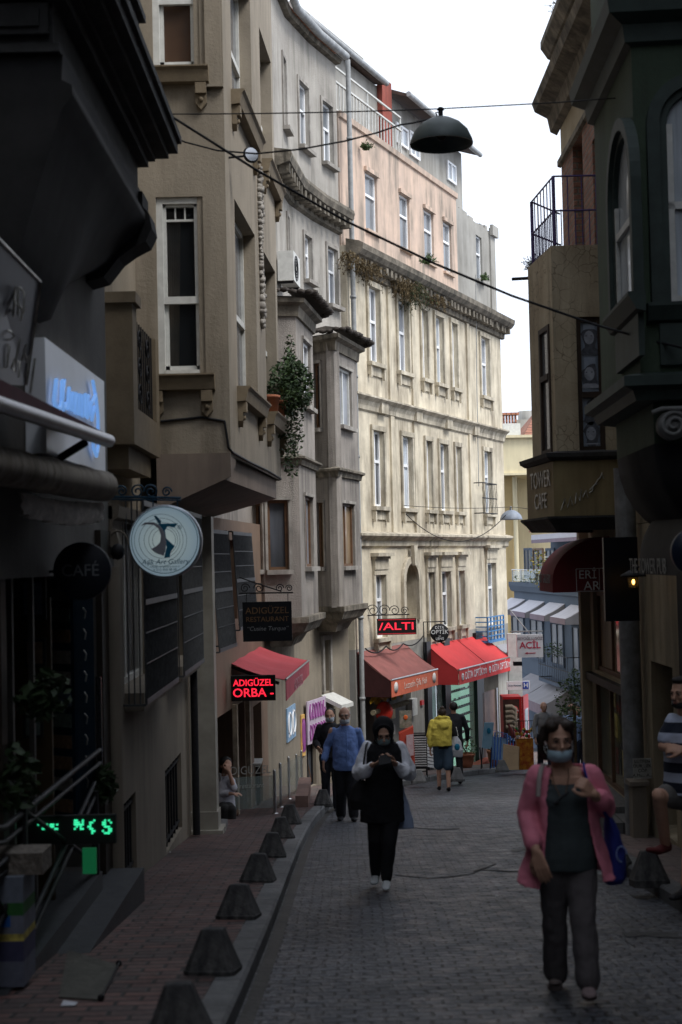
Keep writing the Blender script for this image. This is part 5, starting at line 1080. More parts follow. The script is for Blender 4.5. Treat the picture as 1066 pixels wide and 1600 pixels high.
mb = MB(); x1 = at(786, 670, 65).x; x2 = at(808, 670, 65).x; mb.box((x1, 64.9, a.z + .121), (x2 + .15, 66, a.z + .75)); mb.build('chimney_base', m_offwhite, yel)
mb = MB(); mb.box((x1, 64.9, a.z + 1.15), (x2 + .1, 65.4, a.z + 1.25))
for k in range(5): mb.box((x1 + .03 + k * .135, 65.0, a.z + .751), (x1 + .10 + k * .135, 65.3, a.z + 1.149))
mb.build('chimney_pots', m_tile, yel)
q = at(832, 655, 72); mb = MB(); mb.box((q.x - .8, 72, a.z + .8), (q.x + 1.8, 75, q.z)); mb.lathe([(.5, 0), (.5, .5), (.001, .5)], (q.x - .1, 73, q.z), 14); mb.build('roof_hut', m_endgrey, yel)
# corner house across the side street, mostly hidden behind the right-hand posts
ch = thing('house', 'dark shop house beyond the side street, just left of the wooden corner post', 'building', (6, 28, gz(28))); FH = Fac((4.95, 24.5), (6.3, 36), -1)
mb = MB(); FH.wall(mb, 0, FH.L, gz(36) - .5, 4.2, [(.6, 3.2, gz(28) - .2, -1.0, .5)], .4, 2); mb.build('wall', m_bluedark, ch); mb = MB(); FH.box(mb, .6, 3.2, gz(28) - .2, -1.0, -.6, -.5); mb.build('shop_interior', m_void, ch)
m_blkcanvas = mat('black_canvas', (.018, .018, .02), .8, var=.2)
t_ = thing('shop_awning', 'black canvas awning with white letters between the blue building and the corner post', 'awning', FH.p(1.5, -1.5, .5)); z1 = FH.uz(905, 985, .1)[1]; slope_awning(FH, 1.0, 4.6, z1, .45, .62, .40, m_blkcanvas, m_blkcanvas, 'canvas', t_)
text('is', .34, frame(FH.p(3.9, z1 - .66, .64), (-FH.t.x, -FH.t.y, 0), UP), m_offwhite, parent=t_, ext=.004)
mb = MB(); leaves(mb, at(896, 1098, 25.5), (.34, .5, .55), 900, .035, 15, hollow=0); leaves(mb, at(905, 1070, 25.8), (.22, .3, .4), 350, .035, 16, hollow=0); bsh = mb.build('shrub', [m_leafB, m_leafA]); tag(bsh, 'dark leafy shrub beside the wooden corner post at right', 'plant')
mb = MB(); q = at(898, 1120, 25.5); mb.tube([(q.x, q.y, gz(25.5)), (q.x, q.y, q.z + .2)], .03, 6); mb.build('trunk', m_stem, bsh)
# ================================================================ street furniture and signs
X = Vector((1, 0, 0)); CAMN = Vector((0, -1, 0))
def disc(mb, c, r, th, ax=CAMN, n=40, m=0): mb.lathe([(.001, th), (r * .97, th), (r, th * .7), (r, -th * .7), (r * .97, -th), (.001, -th)], c, n, m, axis=ax, xa=(0, 0, 1))
def plate(mb, c, w, h, th, x=X, m=0):
    x = Vector(x).normalized(); y = UP; n = x.cross(y); c = Vector(c)
    P = [c + x * a * w / 2 + y * b * h / 2 for a, b in ((-1, -1), (1, -1), (1, 1), (-1, 1))]; return mb.prism([p + n * th / 2 for p in P], -n * th, m)
def scroll(mb, c, r, x, sgn=1, turns=1.6, t=.008, n=22, flip=1):
    x = Vector(x); mb.tube([Vector(c) + x * (r * (1 - .8 * i / n) * math.cos(i / n * turns * 2 * PI) * sgn) + UP * (flip * r * (1 - .8 * i / n) * math.sin(i / n * turns * 2 * PI)) for i in range(n + 1)], t, 5)
# bollards: squat black rubber-painted cones with flat tops
m_boll = mat('scuffed_black_bollard', (.030, .030, .031), .75, col2=(.018, .018, .019), scale=9, bs=30, bst=.4, streak=.9, scol=(.10, .095, .09), sscale=(14, 14, 6))
def bollard_mesh():
    mb = MB(); rows = []; oct_ = [(1, .74), (.74, 1), (-.74, 1), (-1, .74), (-1, -.74), (-.74, -1), (.74, -1), (1, -.74)]
    for s_, z in ((.150, -.04), (.152, .015), (.146, .022), (.068, .222), (.062, .234), (.050, .240)): rows.append([(x * s_, y * s_ * .92, z) for x, y in oct_])
    mb.grid(rows, 0, False, closeu=True); mb.face(rows[-1]); return mb.mesh('bollard', m_boll)
bmsh = bollard_mesh()
BL = [(276, 1628, 'black bollard cut by the bottom edge of the photo, nearest of the left row'), (330, 1526, 'second nearest bollard of the left kerb row'), (371, 1438, 'third bollard of the left kerb row, before the paper scrap in the gutter'), (402, 1380, 'fourth bollard from the bottom of the left kerb row'), (424, 1341, 'fifth bollard from the bottom on the left kerb'), (440, 1311, 'sixth bollard on the left kerb, near the steel rail posts'), (453, 1289, 'small seventh bollard in front of the steel rail posts'), (505, 1259, 'far left bollard behind the legs of the blue-shirted man'), (655, 1222, 'grey bollard beside the striped rug rack'), (716, 1219, 'grey bollard just left of the woman in the yellow hoodie'), (786, 1205, 'pale bollard standing below the blue poster stand'), (1020, 1382, 'bollard on the right kerb below the leaning man'), (962, 1352, 'bollard on the right kerb half hidden by the blue bag')]
m_boll2 = mat('grey_bollard', (.13, .13, .13), .8, var=.3, scale=9, bs=30, bst=.3)  # lighter grey colour for the far bollards
for px, py, lab in BL:
    p = gnd(px, py, PAV); me = bmsh
    if 640 < px < 800: me = bmsh.copy(); me.materials.clear(); me.materials.append(m_boll2)
    o = bpy.data.objects.new('bollard', me); COL.objects.link(o); o.location = (p.x, p.y + .13, gz(p.y + .13) + PAV + .01); o.rotation_euler = (-math.atan(S) + random.uniform(-.03, .03), random.uniform(-.04, .04), random.uniform(-.15, .15)); o.scale = (1, 1, random.uniform(.96, 1.06)); tag(o, lab, 'bollard', 'bollards along the kerbs')
# ---- round gallery sign
c = at(259, 846, 12.2); gs = thing('round_sign', 'round pale blue lightbox sign of an art gallery hanging from a blue bracket', 'sign', c)
mb = MB(); disc(mb, c, .315, .07); mb.build('casing', mat('brushed_rim', (.42, .47, .52), .4, metal=.5, var=.1), gs)
mb = MB(); mb.lathe([(.001, .072), (.298, .072)], c, 48, axis=CAMN, xa=(0, 0, 1)); Ms, n_, b_ = nt('pale_blue_acrylic'); v_ = tc(n_, (1, 1, 1)); gr = N(n_, 'ShaderNodeVectorMath', operation='LENGTH'); n_.links.new(v_, gr.inputs[0]); col_ = ramp(n_, gr.outputs['Value'], .08, .32, (.55, .66, .64), (.32, .45, .54)); n_.links.new(col_, b_.inputs['Base Color']); n_.links.new(col_, b_.inputs['Emission Color']); b_.inputs['Emission Strength'].default_value = .22; b_.inputs['Roughness'].default_value = .35
mb.build('face', Ms, gs)
m_navy = mat('petrol_blue_ink', (.02, .11, .18), .5, var=.05); m_teal = mat('teal_ink', (.01, .16, .27), .5, var=.05); m_silver = mat('grey_ink', (.30, .31, .34), .5, var=.05)
mb = MB()
for cx_, r in ((-.0, .285), (-.035, .225), (-.03, .19), (-.022, .155), (-.012, .125), (-.005, .10)):
    q = c + Vector((cx_, -.073, .01)); w_ = .003 if r < .28 else .005; mb.lathe([(r - w_, 0), (r, 0), (r, .002), (r - w_, .002)], q, 48, axis=CAMN, xa=(0, 0, 1))
mb.build('rings', m_navy, gs)
def P2(pts, o=-.078): return [c + Vector((x / 570 * .30 * 1.47, o, y / 570 * .30 * 1.47)) for x, y in pts]
# emblem: coordinates measured about the sign centre
mb = MB(); E = lambda L_: [((x - 525) * .001 * .465 / .465, (630 - y) * .001) for x, y in L_]
def emb(L_, o, m): g = MB(); g.prism([c + Vector(((x - 525) * .00084, o, (632 - y) * .00084)) for x, y in L_], (0, -.002, 0)); return g.build('emblem', m, gs)
emb([(455, 452), (665, 452), (625, 495), (560, 478), (532, 520), (540, 600), (628, 685), (585, 740), (575, 798), (518, 798), (545, 690), (525, 600), (510, 515), (480, 470)], -.078, m_teal)
emb([(420, 372), (445, 370), (495, 425), (488, 462), (460, 440), (440, 405)], -.081, m_navy)
emb([(285, 468), (330, 435), (420, 435), (480, 470), (525, 540), (543, 640), (535, 720), (512, 780), (440, 745), (385, 708), (440, 680), (480, 640), (490, 570), (465, 500), (420, 465), (350, 455)], -.080, m_silver)
text('Aşk Art Gallery', .062, frame(c + Vector((0, -.076, -.175)), X, UP), m_navy, parent=gs, shear=.3, ext=.001)
text('info@...artgallery.com.tr', .026, frame(c + Vector((0, -.076, -.215)), X, UP), m_navy, parent=gs, ext=.001); text('0 212 458 48 48', .030, frame(c + Vector((0, -.076, -.243)), X, UP), m_navy, parent=gs, ext=.001)
text('®', .05, frame(c + Vector((.13, -.076, .115)), X, UP), m_navy, parent=gs, ext=.001)
mb = MB(); a = at(160, 776, 12.25); b = at(283, 778, 12.2); mb.tube([a, b], .012, 6); mb.tube([a + UP * -.02, b + UP * -.02], .008, 6)
for k, (f, r) in enumerate(((.25, .05), (.45, .065), (.62, .065), (.82, .045))): scroll(mb, a.lerp(b, f) + UP * .05, r, X, 1 if k % 2 else -1)
for px in (239, 277): q = at(px, 778, 12.2); mb.tube([q, (q.x, q.y, c.z + .29)], .006, 5)
mb.build('bracket', mat('blue_iron', (.02, .06, .10), .5, metal=.3), gs)
# ---- CAFE sign
c = at(129, 892, 9.6); cs = thing('round_sign', 'round black café sign with thin grey letters hanging before the dark shop', 'sign', c); mb = MB(); disc(mb, c, .195, .03); mb.build('disc', mat('matt_navy_black', (.006, .008, .014), .6), cs)
text('CAFÉ', .115, frame(c + Vector((-.01, -.032, 0)), X, UP), mat('dim_grey_letters', (.16, .17, .18), .6), parent=cs, ext=.002, sx=.95); mb = MB(); mb.tube([c + Vector((-.19, 0, 0)), c + Vector((-.30, .02, 0))], .012, 6); mb.build('bracket', m_black, cs)
# ---- silver panel with blue script
Fw = Fac((-1.84, 7), (-1.84, 13)); q = Fw.rect((70, 522), (165, 740)); q = (q[0], q[1], 2.33, 3.06)
ss = thing('shop_sign', 'brushed silver sign panel with glowing light blue script letters', 'sign', Fw.p((q[0] + q[1]) / 2, q[2], 0)); mb = MB(); Fw.box(mb, q[0], q[1], q[2], q[3], -.13, 0)
mb.build('panel', mat('brushed_silver_panel', (.80, .84, .90), .45, metal=.2, var=.10, scale=.9), ss)
mb = MB(); S4 = lambda L_: [[(x / 4, 350 + y / 4) for x, y in l] for l in L_]
strokes(Fw, mb, S4([[(352, 970), (338, 1105), (350, 1150), (375, 1150), (388, 1100), (400, 970), (388, 980), (385, 1110), (398, 1160), (412, 1120)], [(432, 1020), (425, 1160)], [(455, 1050), (450, 1165), (470, 1180), (475, 1060), (480, 1190)], [(495, 1060), (495, 1190), (515, 1200), (515, 1065)], [(535, 1060), (530, 1205)], [(552, 1070), (540, 1150), (548, 1215)], [(570, 1110), (560, 1180), (575, 1225), (590, 1140)], [(580, 980), (600, 1090), (612, 1200), (615, 1380), (603, 1450), (585, 1400), (582, 1350)], [(598, 1060), (575, 1120)]]), .014, .03)
mb.build('script_lettering', emis('blue_glow_letters', (.22, .46, .95), .42, (.1, .25, .6)), ss)
# ---- tilted dark sign with chrome wire letters
a = [at(-30, 345, 7.1), at(62, 440, 8.2), at(40, 602, 8.3), at(-40, 600, 7.2)]
ts = thing('shop_sign', 'dark tilted sign at the left edge with chrome wire lettering', 'sign', a[3]); mb = MB(); mb.prism(a, (-.08, .02, 0)); mb.build('panel', mat('slate_panel', (.085, .088, .105), .45, metal=.3, var=.15, scale=2), ts)
mb = MB(); mb.tube([a[0], a[1], a[2]], .012, 6); mb.build('edge_trim', m_chrome, ts)
xd = (a[1] - a[0]); xd = (a[2] - a[3]).normalized(); up_ = (a[0] - a[3]).normalized()
def wirelet(mb, pts, Y, r=.007): mb.tube([at(x / 4, 350 + y / 4, Y - .1) + Vector((.02, 0, 0)) for x, y in pts], r, 5)
mb = MB()
for L_ in ([(0, 330), (10, 470), (0, 540)], [(22, 360), (18, 510)], [(45, 375), (42, 520), (60, 580), (70, 480)], [(70, 380), (66, 500), (95, 510)], [(90, 395), (88, 560), (105, 610), (118, 540), (92, 500)], [(100, 395), (130, 430), (125, 560)], [(0, 665), (40, 670), (70, 700), (40, 725), (0, 715)], [(0, 740), (35, 760), (20, 900)], [(100, 715), (85, 800), (70, 930), (50, 900), (70, 840)], [(140, 755), (115, 850), (150, 870), (125, 790)], [(160, 820), (150, 950)], [(195, 840), (165, 1060)], [(80, 860), (100, 860), (95, 960)]): wirelet(mb, L_, 7.9)
mb.build('wire_lettering', m_chrome, ts)
# ---- retractable awning: maroon cloth, silver bar
aw = thing('retractable_awning', 'half-open maroon awning with a thick silver front bar at left', 'awning', at(90, 660, 8.3)); A_ = at(-60, 612, 6.9); B_ = at(170, 689, 9.5); mb = MB()
mb.tube([A_, B_], .045, 12); mb.build('front_bar', mat('satin_aluminium', (.50, .49, .50), .38, metal=.8, var=.1), aw)
mb = MB(); C_ = Vector((-1.86, 7.0, A_.z + .16)); D_ = Vector((-1.86, 9.5, B_.z + .10)); mb.prism([A_ + UP * .03, B_ + UP * .03, D_, C_], (0, 0, .012)); mb.build('cloth', mat('maroon_cloth', (.055, .014, .02), .85, var=.25, scale=4), aw)
mb = MB(); mb.tube([B_ + Vector((-.1, -.3, -.03)), Vector((-1.9, 9.3, B_.z - .16)), Vector((-1.95, 9.0, B_.z - .12))], .028, 8); mb.build('folding_arm', m_black, aw)
# ---- rolled beige awning and gathered valance
ra = thing('rolled_awning', 'bulging dirty beige awning roll above the shop opening at left', 'awning', at(90, 750, 8.6)); mb = MB(); A_ = at(-50, 716, 7.4); B_ = at(162, 760, 9.7); rows = []; rg = random.Random(2)
for k in range(30):
    p = A_.lerp(B_, k / 29); sg_ = .005 * math.sin(k * .9) + rg.uniform(-.003, .003); rows.append([p + Vector((.10 * math.cos(t) * (1 if math.cos(t) > 0 else 2.5), 0, (.105 + sg_) * math.sin(t))) for t in [2 * PI * j / 14 for j in range(14)]])
mb.grid(rows, 0, True, closeu=True); mb.face(rows[-1]); mb.build('roll', mat('dirty_beige_canvas', (.50, .45, .38), .9, col2=(.32, .28, .24), scale=3, streak=.8, scol=(.08, .065, .05), sscale=(12, 12, 1)), ra)
gv = thing('gathered_valance', 'small ruched cream cloth valance hanging above the café sign', 'valance', at(92, 800, 9.0)); mb = MB(); A_ = at(31, 770, 8.3); B_ = at(154, 786, 9.6); rows = []
for k in range(9):
    z = k / 8; rows.append([A_.lerp(B_, j / 110) + Vector((.025 * math.sin(j * 1.15 + math.sin(k) * .7) + .02 * math.sin(z * 3), 0, -.125 * z - .02 * math.sin(j / 110 * PI) * (1 + z) - .006 * math.sin(j * .9))) for j in range(111)])
mb.grid(rows, 0, True); mb.build('ruffle', mat('cream_ruched_cloth', (.80, .76, .72), .85, var=.25, scale=16), gv)
# floodlight
t_ = thing('wall_lamp', 'small beige floodlight with a ring bracket on the wall left of the gallery sign', 'lamp', at(180, 858, 11.9)); mb = MB(); c = at(176, 838, 11.9); mb.hexa([c + Vector(v) for v in ((-.05, -.05, -.09), (.07, -.05, -.09), (.07, .05, -.09), (-.05, .05, -.09), (-.03, -.04, .06), (.03, -.04, .06), (.03, .04, .06), (-.03, .04, .06))]); mb.build('housing', m_beigelow, t_)
mb = MB(); c2 = at(184, 852, 11.85); mb.tube([c2 + Vector((.09 * math.cos(a), 0, .12 * math.sin(a))) for a in [2 * PI * i / 20 for i in range(15)]], .008, 6); mb.build('ring_bracket', m_beigelow, t_); mb = MB(); mb.ball(at(184, 862, 11.85), (.06, .06, .07), 10); mb.build('lamp_head', m_black, t_)
# ---- shop contents: blue postcard rack, framed pictures
pr = thing('postcard_rack', 'tall dark blue postcard rack in the dark shop opening at left', 'rack', (-2.08, 10.9, gz(10.9) + .2)); m_rack = mat('deep_blue_paint', (.004, .016, .03), .5, var=.2, scale=5)
zr0 = at(110, 1270, 10.9).z; zr1 = at(110, 905, 10.9).z; mb = MB(); Fk = Fac((-2.26, 10.9), (-2.04, 10.75)); Fk2 = Fac((-2.04, 10.75), (-1.93, 10.98)); Fk.box(mb, 0, Fk.L, zr0, zr1, -.03, 0); Fk2.box(mb, 0, Fk2.L, zr0, zr1, -.03, 0); mb.build('board', m_rack, pr)
rg = random.Random(6); cards = [mat('card_%d' % i, c_, .6, col2=tuple(x * .4 for x in c_), scale=30) for i, c_ in enumerate(((.22, .20, .18), (.10, .12, .18), (.20, .12, .07), (.12, .16, .14)))]
for k in range(11):
    z = zr1 - .06 - (zr1 - zr0 - .1) * k / 10.5; mb = MB(); Fk.box(mb, .03, Fk.L - .03, z - .10, z, .005, .01); o = mb.build('postcard', cards[rg.randrange(4)], pr)
    mb = MB(); q = Fk2.p(.10, z - .03, .03); mb.tube([q + Vector((-.01, 0, .03)), q + Vector((.01, -.01, .0)), q + Vector((0, 0, -.05))], .006, 5); mb.build('hook', m_chrome, pr)
rg = random.Random(8)
for k, (px, py, w_, h_, lb) in enumerate(((52, 885, .16, .14, 'small dark framed picture high on the ochre shop wall'), (52, 935, .18, .30, 'tall framed picture beside the postcard rack'), (55, 1020, .15, .2, 'glass framed picture with a bright edge in the dark shop'), (52, 1135, .14, .16, 'white mounted picture low on the dark shop wall'))):
    c = at(px, py, 9.9); o = thing('framed_picture', lb, 'picture', c, 0, 'framed pictures in the dark shop'); mb = MB(); plate(mb, c, w_, h_, .02); mb.build('frame', m_black, o); mb = MB(); plate(mb, c + Vector((0, -.012, 0)), w_ * .7, h_ * .75, .004); mb.build('print', cards[k % 4], o)
mb = MB(); mb.box((-2.75, 9.95, gz(10)), (-2.05, 10.0, 1.4)); tag(mb.build('shop_partition', mat('ochre_wall_panel', (.05, .032, .014), .8, var=.3, scale=2)), 'ochre wall panel inside the dark shop carrying framed pictures', 'panel')
mb = MB()
for px in (3, 8, 41): a = at(px, 840, 9.2 if px < 20 else 9.6); b = at(px + 3, 1300, 9.2); mb.box((a.x, a.y, gz(9.2) + .1), (a.x + .035, a.y + .05, a.z))
tag(mb.build('shop_mullions', mat('grey_brown_mullion', (.07, .065, .06), .6)), 'thin vertical shopfront mullions at the far left', 'mullions')
# sequin strip & plants
m_seq = mat('glitter_strip', (.30, .28, .28), .25, metal=.9, col2=(.03, .03, .03), scale=70); mb = MB(); a = at(149, 1058, 11.2); b = at(158, 1212, 11.2); mb.box((a.x, a.y, b.z), (a.x + .045, a.y + .02, a.z)); tag(mb.build('glitter_curtain', m_seq), 'narrow glittering strip hanging beside the blue postcard rack', 'strip')
for c, r, n, sd_, lb in ((at(70, 1085, 9.0), (.17, .2, .16), 260, 3, 'dark leafy plant hanging in front of the shop pictures'), (at(163, 1225, 11.0), (.10, .12, .15), 170, 4, 'leafy green plant at the foot of the beige corner pipe'), (at(24, 1215, 8.4), (.14, .2, .2), 200, 9, 'dark plant behind the stair railing at the far left')):
    mb = MB(); leaves(mb, c, r, n, .045, sd_, hollow=0); sprigs(mb, c - Vector((0, 0, r[2])), 6, r[2] * 1.6, sd_, .3, 0, 0, .04, 0); tag(mb.build('plant', [m_leafB, mat('shade_leaf', (.018, .035, .012), .6)]), lb, 'plant')
# ---- green LED board
c = at(112, 1296, 9.6); lb_ = thing('led_sign', 'dark LED board with broken bright green characters behind the railing', 'led sign', c); mb = MB(); plate(mb, c, .60, .19, .05); mb.build('panel', m_void, lb_)
m_led = emis('green_led', (.05, 1.0, .45), .75); rg = random.Random(3); mb = MB()
glyph = {'S': ['01110', '11011', '11000', '01110', '00011', '11011', '01110'], 'N': ['11001', '11101', '11111', '01110', '10011', '00000', '00000'], '(': ['00110', '01100', '01000', '11000', '01100', '00110', '00100'], 'e': ['00000', '00000', '01101', '11100', '11011', '00000', '00000'], '.': ['10000', '00000', '01000', '00000', '00000', '00000', '00000']}
for ch_, px in (('.', 56), ('e', 66), ('e', 76), ('N', 116), ('(', 137), ('S', 160)):
    for r_, row in enumerate(glyph[ch_]):
        for k_, v in enumerate(row):
            if v == '1' and rg.random() < .93: q = at(px + k_ * 3.1, 1283 + r_ * 3.3, 9.57); mb.box((q.x, q.y - .012, q.z), (q.x + .0115, q.y - .002, q.z + .0100))
mb.build('led_characters', m_led, lb_)
c = at(140, 1345, 9.6); mb = MB(); plate(mb, c, .09, .17, .03); t_ = mb.build('lit_panel', emis('dim_green_light', (.01, .35, .12), .12)); tag(t_, 'small dim green lit panel under the LED board', 'panel')
# ---- stone ramp blocks, stair railing, printed box
stp = thing('stone_ramp', 'level dark stone blocks emerging from the sloping pavement at the foot of the railing', 'steps', (-1.8, 10, gz(10)))
mb = MB(); mb.box((-1.95, 9.05, -1.6), (-1.66, 11.6, -.84)); mb.build('block', mat('dark_granite', (.045, .048, .052), .5, var=.25, scale=9, bs=40, bst=.2), stp); mb = MB(); mb.box((-3.5, 6.6, -1.6), (-1.87, 10.85, -.70)); mb.build('platform', mat('dark_granite', (0, 0, 0)), stp)
sr = thing('stair_railing', 'black iron stair railing with posts and diagonal bars at lower left', 'railing', (-1.88, 8.6, -.7)); mb = MB()
px_ = -1.9
def bar(pts, r=.016): mb.tube([(px_, y, z) for y, z in pts], r, 6)
for y, h in ((7.05, 1.0), (8.35, .95), (10.75, .62)): mb.box((px_ - .025, y - .025, -.7), (px_ + .025, y + .025, -.7 + h))
zA = at(20, 1285, 8.1).z; zB = at(157, 1163, 11.2).z
bar([(6.6, .40), (7.9, .18), (11.0, zB - .02)], .02); bar([(6.6, .30), (7.9, .1), (11.0, zB - .12)]); bar([(7.05, -.62), (8.35, -.05)]); bar([(7.05, .3), (8.35, -.62)]); bar([(8.35, .2), (10.75, -.62)]); bar([(8.35, -.62), (10.75, -.12)], .018); bar([(8.35, -.52), (10.75, -.02)], .018); bar([(6.6, .0), (8.3, .0)]); bar([(6.6, -.06), (8.3, -.06)], .01)
mb.build('bars', m_black, sr)
bx = thing('printed_box', 'box with white, green, blue and yellow print standing behind the railing at lower left', 'box', at(10, 1500, 7.9)); c = at(8, 1440, 7.9); rows_ = [('white', (.15, .17, .21), .10, .24), ('green', (.03, .12, .03), .03, .10), ('whiteb', (.15, .16, .20), -.07, .03), ('yellow', (.2, .14, .02), -.11, -.07), ('violet', (.05, .05, .10), -.22, -.11), ('pale', (.12, .13, .17), -.36, -.22)]
for nm_, cc, z0, z1 in rows_: mb = MB(); mb.box((c.x - .3, c.y, c.z + z0), (c.x + .10, c.y + .3, c.z + z1)); mb.build('print_band', mat(nm_ + '_print', cc, .7, var=.2, scale=12), bx)
mb = MB(); mb.box((c.x - .05, c.y - .006, c.z - .03), (c.x + .03, c.y - .001, c.z + .03)); mb.build('blue_patch', mat('blue_print', (.02, .10, .35), .6), bx); mb = MB(); mb.box((c.x - .3, c.y + .05, c.z + .241), (c.x + .2, c.y + .3, c.z + .36)); mb.build('crumpled_top', mat('crumpled_wrapping', (.14, .12, .10), .6, var=.5, scale=30, bs=20, bst=1), bx)
# ---- cellar hatch, litter
a, b, c, d = [gnd(x, y, PAV + .012) for x, y in ((106, 1484), (186, 1508), (158, 1562), (92, 1558))]; mb = MB(); mb.prism([a, b, c, d], (0, 0, -.02)); h_ = mb.build('cellar_hatch', mat('worn_hatch_steel', (.065, .06, .05), .6, var=.35, scale=7, bs=15, bst=.5)); tag(h_, 'worn cellar hatch plate in the pavement near the bottom left', 'hatch'); mb = MB(); mb.tube([b + UP * .01, c + UP * .01], .007, 6); mb.ball(b + UP * .01, .02, 8); mb.ball(c + UP * .01, .02, 8); mb.build('hinge_rod', m_black, h_)
a, b, c, d = [gnd(x, y, PAV) for x, y in ((305, 1300), (352, 1301), (356, 1288), (312, 1286))]; mb = MB(); mb.prism([p + UP * .07 for p in (a, b, c, d)], (0, 0, -.09)); tag(mb.build('drain_cover', m_kerb), 'raised stone slab on the pavement before the marble pillar', 'slab')
def litter(px, py, h, r, lab, seed):
    p = gnd(px, py, h); rg = random.Random(seed); mb = MB(); rows = []
    for i in range(5): t = PI * i / 4; rows.append([p + Vector((r * math.sin(t) * math.cos(a) * rg.uniform(.6, 1.2), r * math.sin(t) * math.sin(a) * rg.uniform(.6, 1.2), r * .5 + r * .5 * math.cos(t) * rg.uniform(.6, 1))) for a in [2 * PI * j / 7 for j in range(7)]])
    mb.grid(rows, 0, False, closeu=True); tag(mb.build('litter', mat('crumpled_paper', (.50, .50, .50), .6, var=.3, scale=30)), lab, 'litter')
litter(265, 1333, PAV, .022, 'crumpled silver wrapper on the pavement by the beige wall', 1); litter(430, 1414, 0, .025, 'crumpled white paper scrap in the gutter beside the third bollard', 2); litter(777, 1401, 0, .012, 'tiny white scrap on the cobbles left of the pink woman', 3)
p = gnd(108, 1570, PAV + .01); mb = MB(); mb.prism([p + Vector(v) for v in ((-.04, -.02, 0), (.035, -.03, .004), (.04, .03, 0), (-.035, .035, .01))], (0, 0, .003)); tag(mb.build('litter', mat('white_paper', (.55, .56, .60), .6)), 'flat white paper on the pavement beside the cellar hatch', 'litter')
# ================================================================ restaurant under the oriel
m_redcan = mat('red_canvas', (.50, .075, .085), .8, var=.10, scale=2.5, streak=.2, scol=(.25, .03, .04)); m_redval = mat('faded_red_valance', (.48, .10, .12), .8, var=.15, scale=4)
ar = thing('restaurant_awning', 'bright red awning over the restaurant entrance under the oriel', 'awning', at(410, 1060, 22.5)); FA = Fac((-1.80, 20.9), (-1.44, 24.2))
bl, br, fr, fl = at(346, 1029, 21.2), at(397, 1006, 24.2), at(482, 1032, 23.9), at(446, 1062, 20.9)
mb = MB(); tp_ = [[bl.lerp(br, j / 14).lerp(fl.lerp(fr, j / 14), i / 8) + UP * (-.05 * math.sin(PI * i / 8) * (1 + .4 * math.sin(j * 1.3))) for j in range(15)] for i in range(9)]; mb.grid(tp_, 0, True); mb.grid([[p - UP * .012 for p in r_] for r_ in tp_], 0, True); mb.build('canvas', m_redcan, ar); mb = MB(); vh = .31; mb.prism([fl + UP * -.016, fr + UP * -.016, fr + UP * -.24, fl + UP * -vh], (.012, 0, 0)); vv_ = mb.build('valance', m_redval, ar)
Fv = Fac((fl.x + .016, fl.y), (fr.x + .016, fr.y)); text('ADIGÜZEL', .24, frame(Fv.p(Fv.L / 2, fl.z - .17, .0), (Fv.t.x, Fv.t.y, 0), UP), mat('faint_pink_letters', (.62, .30, .32), .8), parent=ar, ext=.002)
mb = MB(); mb.tube([fl + Vector((.005, 0, 0)), fr + Vector((.005, 0, 0))], .018, 6); mb.build('front_bar', m_steel, ar); mb = MB(); mb.tube([bl + Vector((-.1, .1, -.05)), fl + Vector((-.1, .1, -.06))], .025, 6); mb.tube([bl + Vector((0, .1, -.3)), fl + Vector((-.25, .1, -.05))], .02, 6); mb.build('arm', m_black, ar)
# warm lamps under the awning
t_ = thing('under_awning_lamp', 'small warm lamps glowing under the red restaurant awning', 'lamp', at(365, 1045, 21.6)); m_warm = emis('warm_bulb', (1, .62, .12), 5)
for px, py in ((343, 1047), (348, 1046), (369, 1039)): mb = MB(); mb.ball(at(px, py, 21.7), (.035, .035, .022), 8); mb.build('bulb', m_warm, t_)
mb = MB(); a = at(337, 1043, 21.75); mb.box((a.x, a.y, a.z), (a.x + .5, a.y + .08, a.z + .04)); mb.build('lamp_housing', m_black, t_)
ld = bpy.data.lights.new('lamp_glow', 'POINT'); ld.energy = 3.0; ld.color = (1, .6, .25); ld.shadow_soft_size = .05; lo_ = bpy.data.objects.new('lamp_glow', ld); COL.objects.link(lo_); lo_.location = at(352, 1056, 21.6)
# LED ticker: ADIGUZEL / ORBA -
def ledsign(px0, py0, px1, py1, Y, lab, rows, bracket=None, dots=False, xd=X):
    a = at(px0, py0, Y); b = at(px1, py1, Y); c = (a + b) / 2; w_ = abs(b.x - a.x); h_ = abs(b.z - a.z); t_ = thing('led_sign', lab, 'led sign', c); mb = MB(); plate(mb, c, w_, h_, .07, xd); mb.build('panel', m_void, t_)
    for s_, size, dx, dz, sx in rows: text(s_, size, frame(c + Vector((dx, -.040, dz)), xd, UP), MATS['red_led'], parent=t_, ext=.002, sx=sx, off=.002)
    if dots:
        mb = MB(); n = 34
        for k in range(n):
            for z in (-h_ / 2 + .025, h_ / 2 - .025): mb.box((a.x + .03 + (w_ - .07) * k / (n - 1), Y - .045, c.z + z - .008), (a.x + .03 + (w_ - .07) * k / (n - 1) + .015, Y - .037, c.z + z + .008))
        mb.build('border_leds', MATS['dim_red_led'], t_)
    return t_, c, w_, h_
emis('red_led', (1.0, .02, .05), 1.0); emis('dim_red_led', (.6, .02, .03), .8)
ledsign(361, 1056, 431, 1094, 20.7, 'black LED ticker with two rows of red letters under the red restaurant awning', [('ADIGÜZEL', .132, 0, .075, .92), ('ORBA -', .175, .0, -.07, 1.05)])
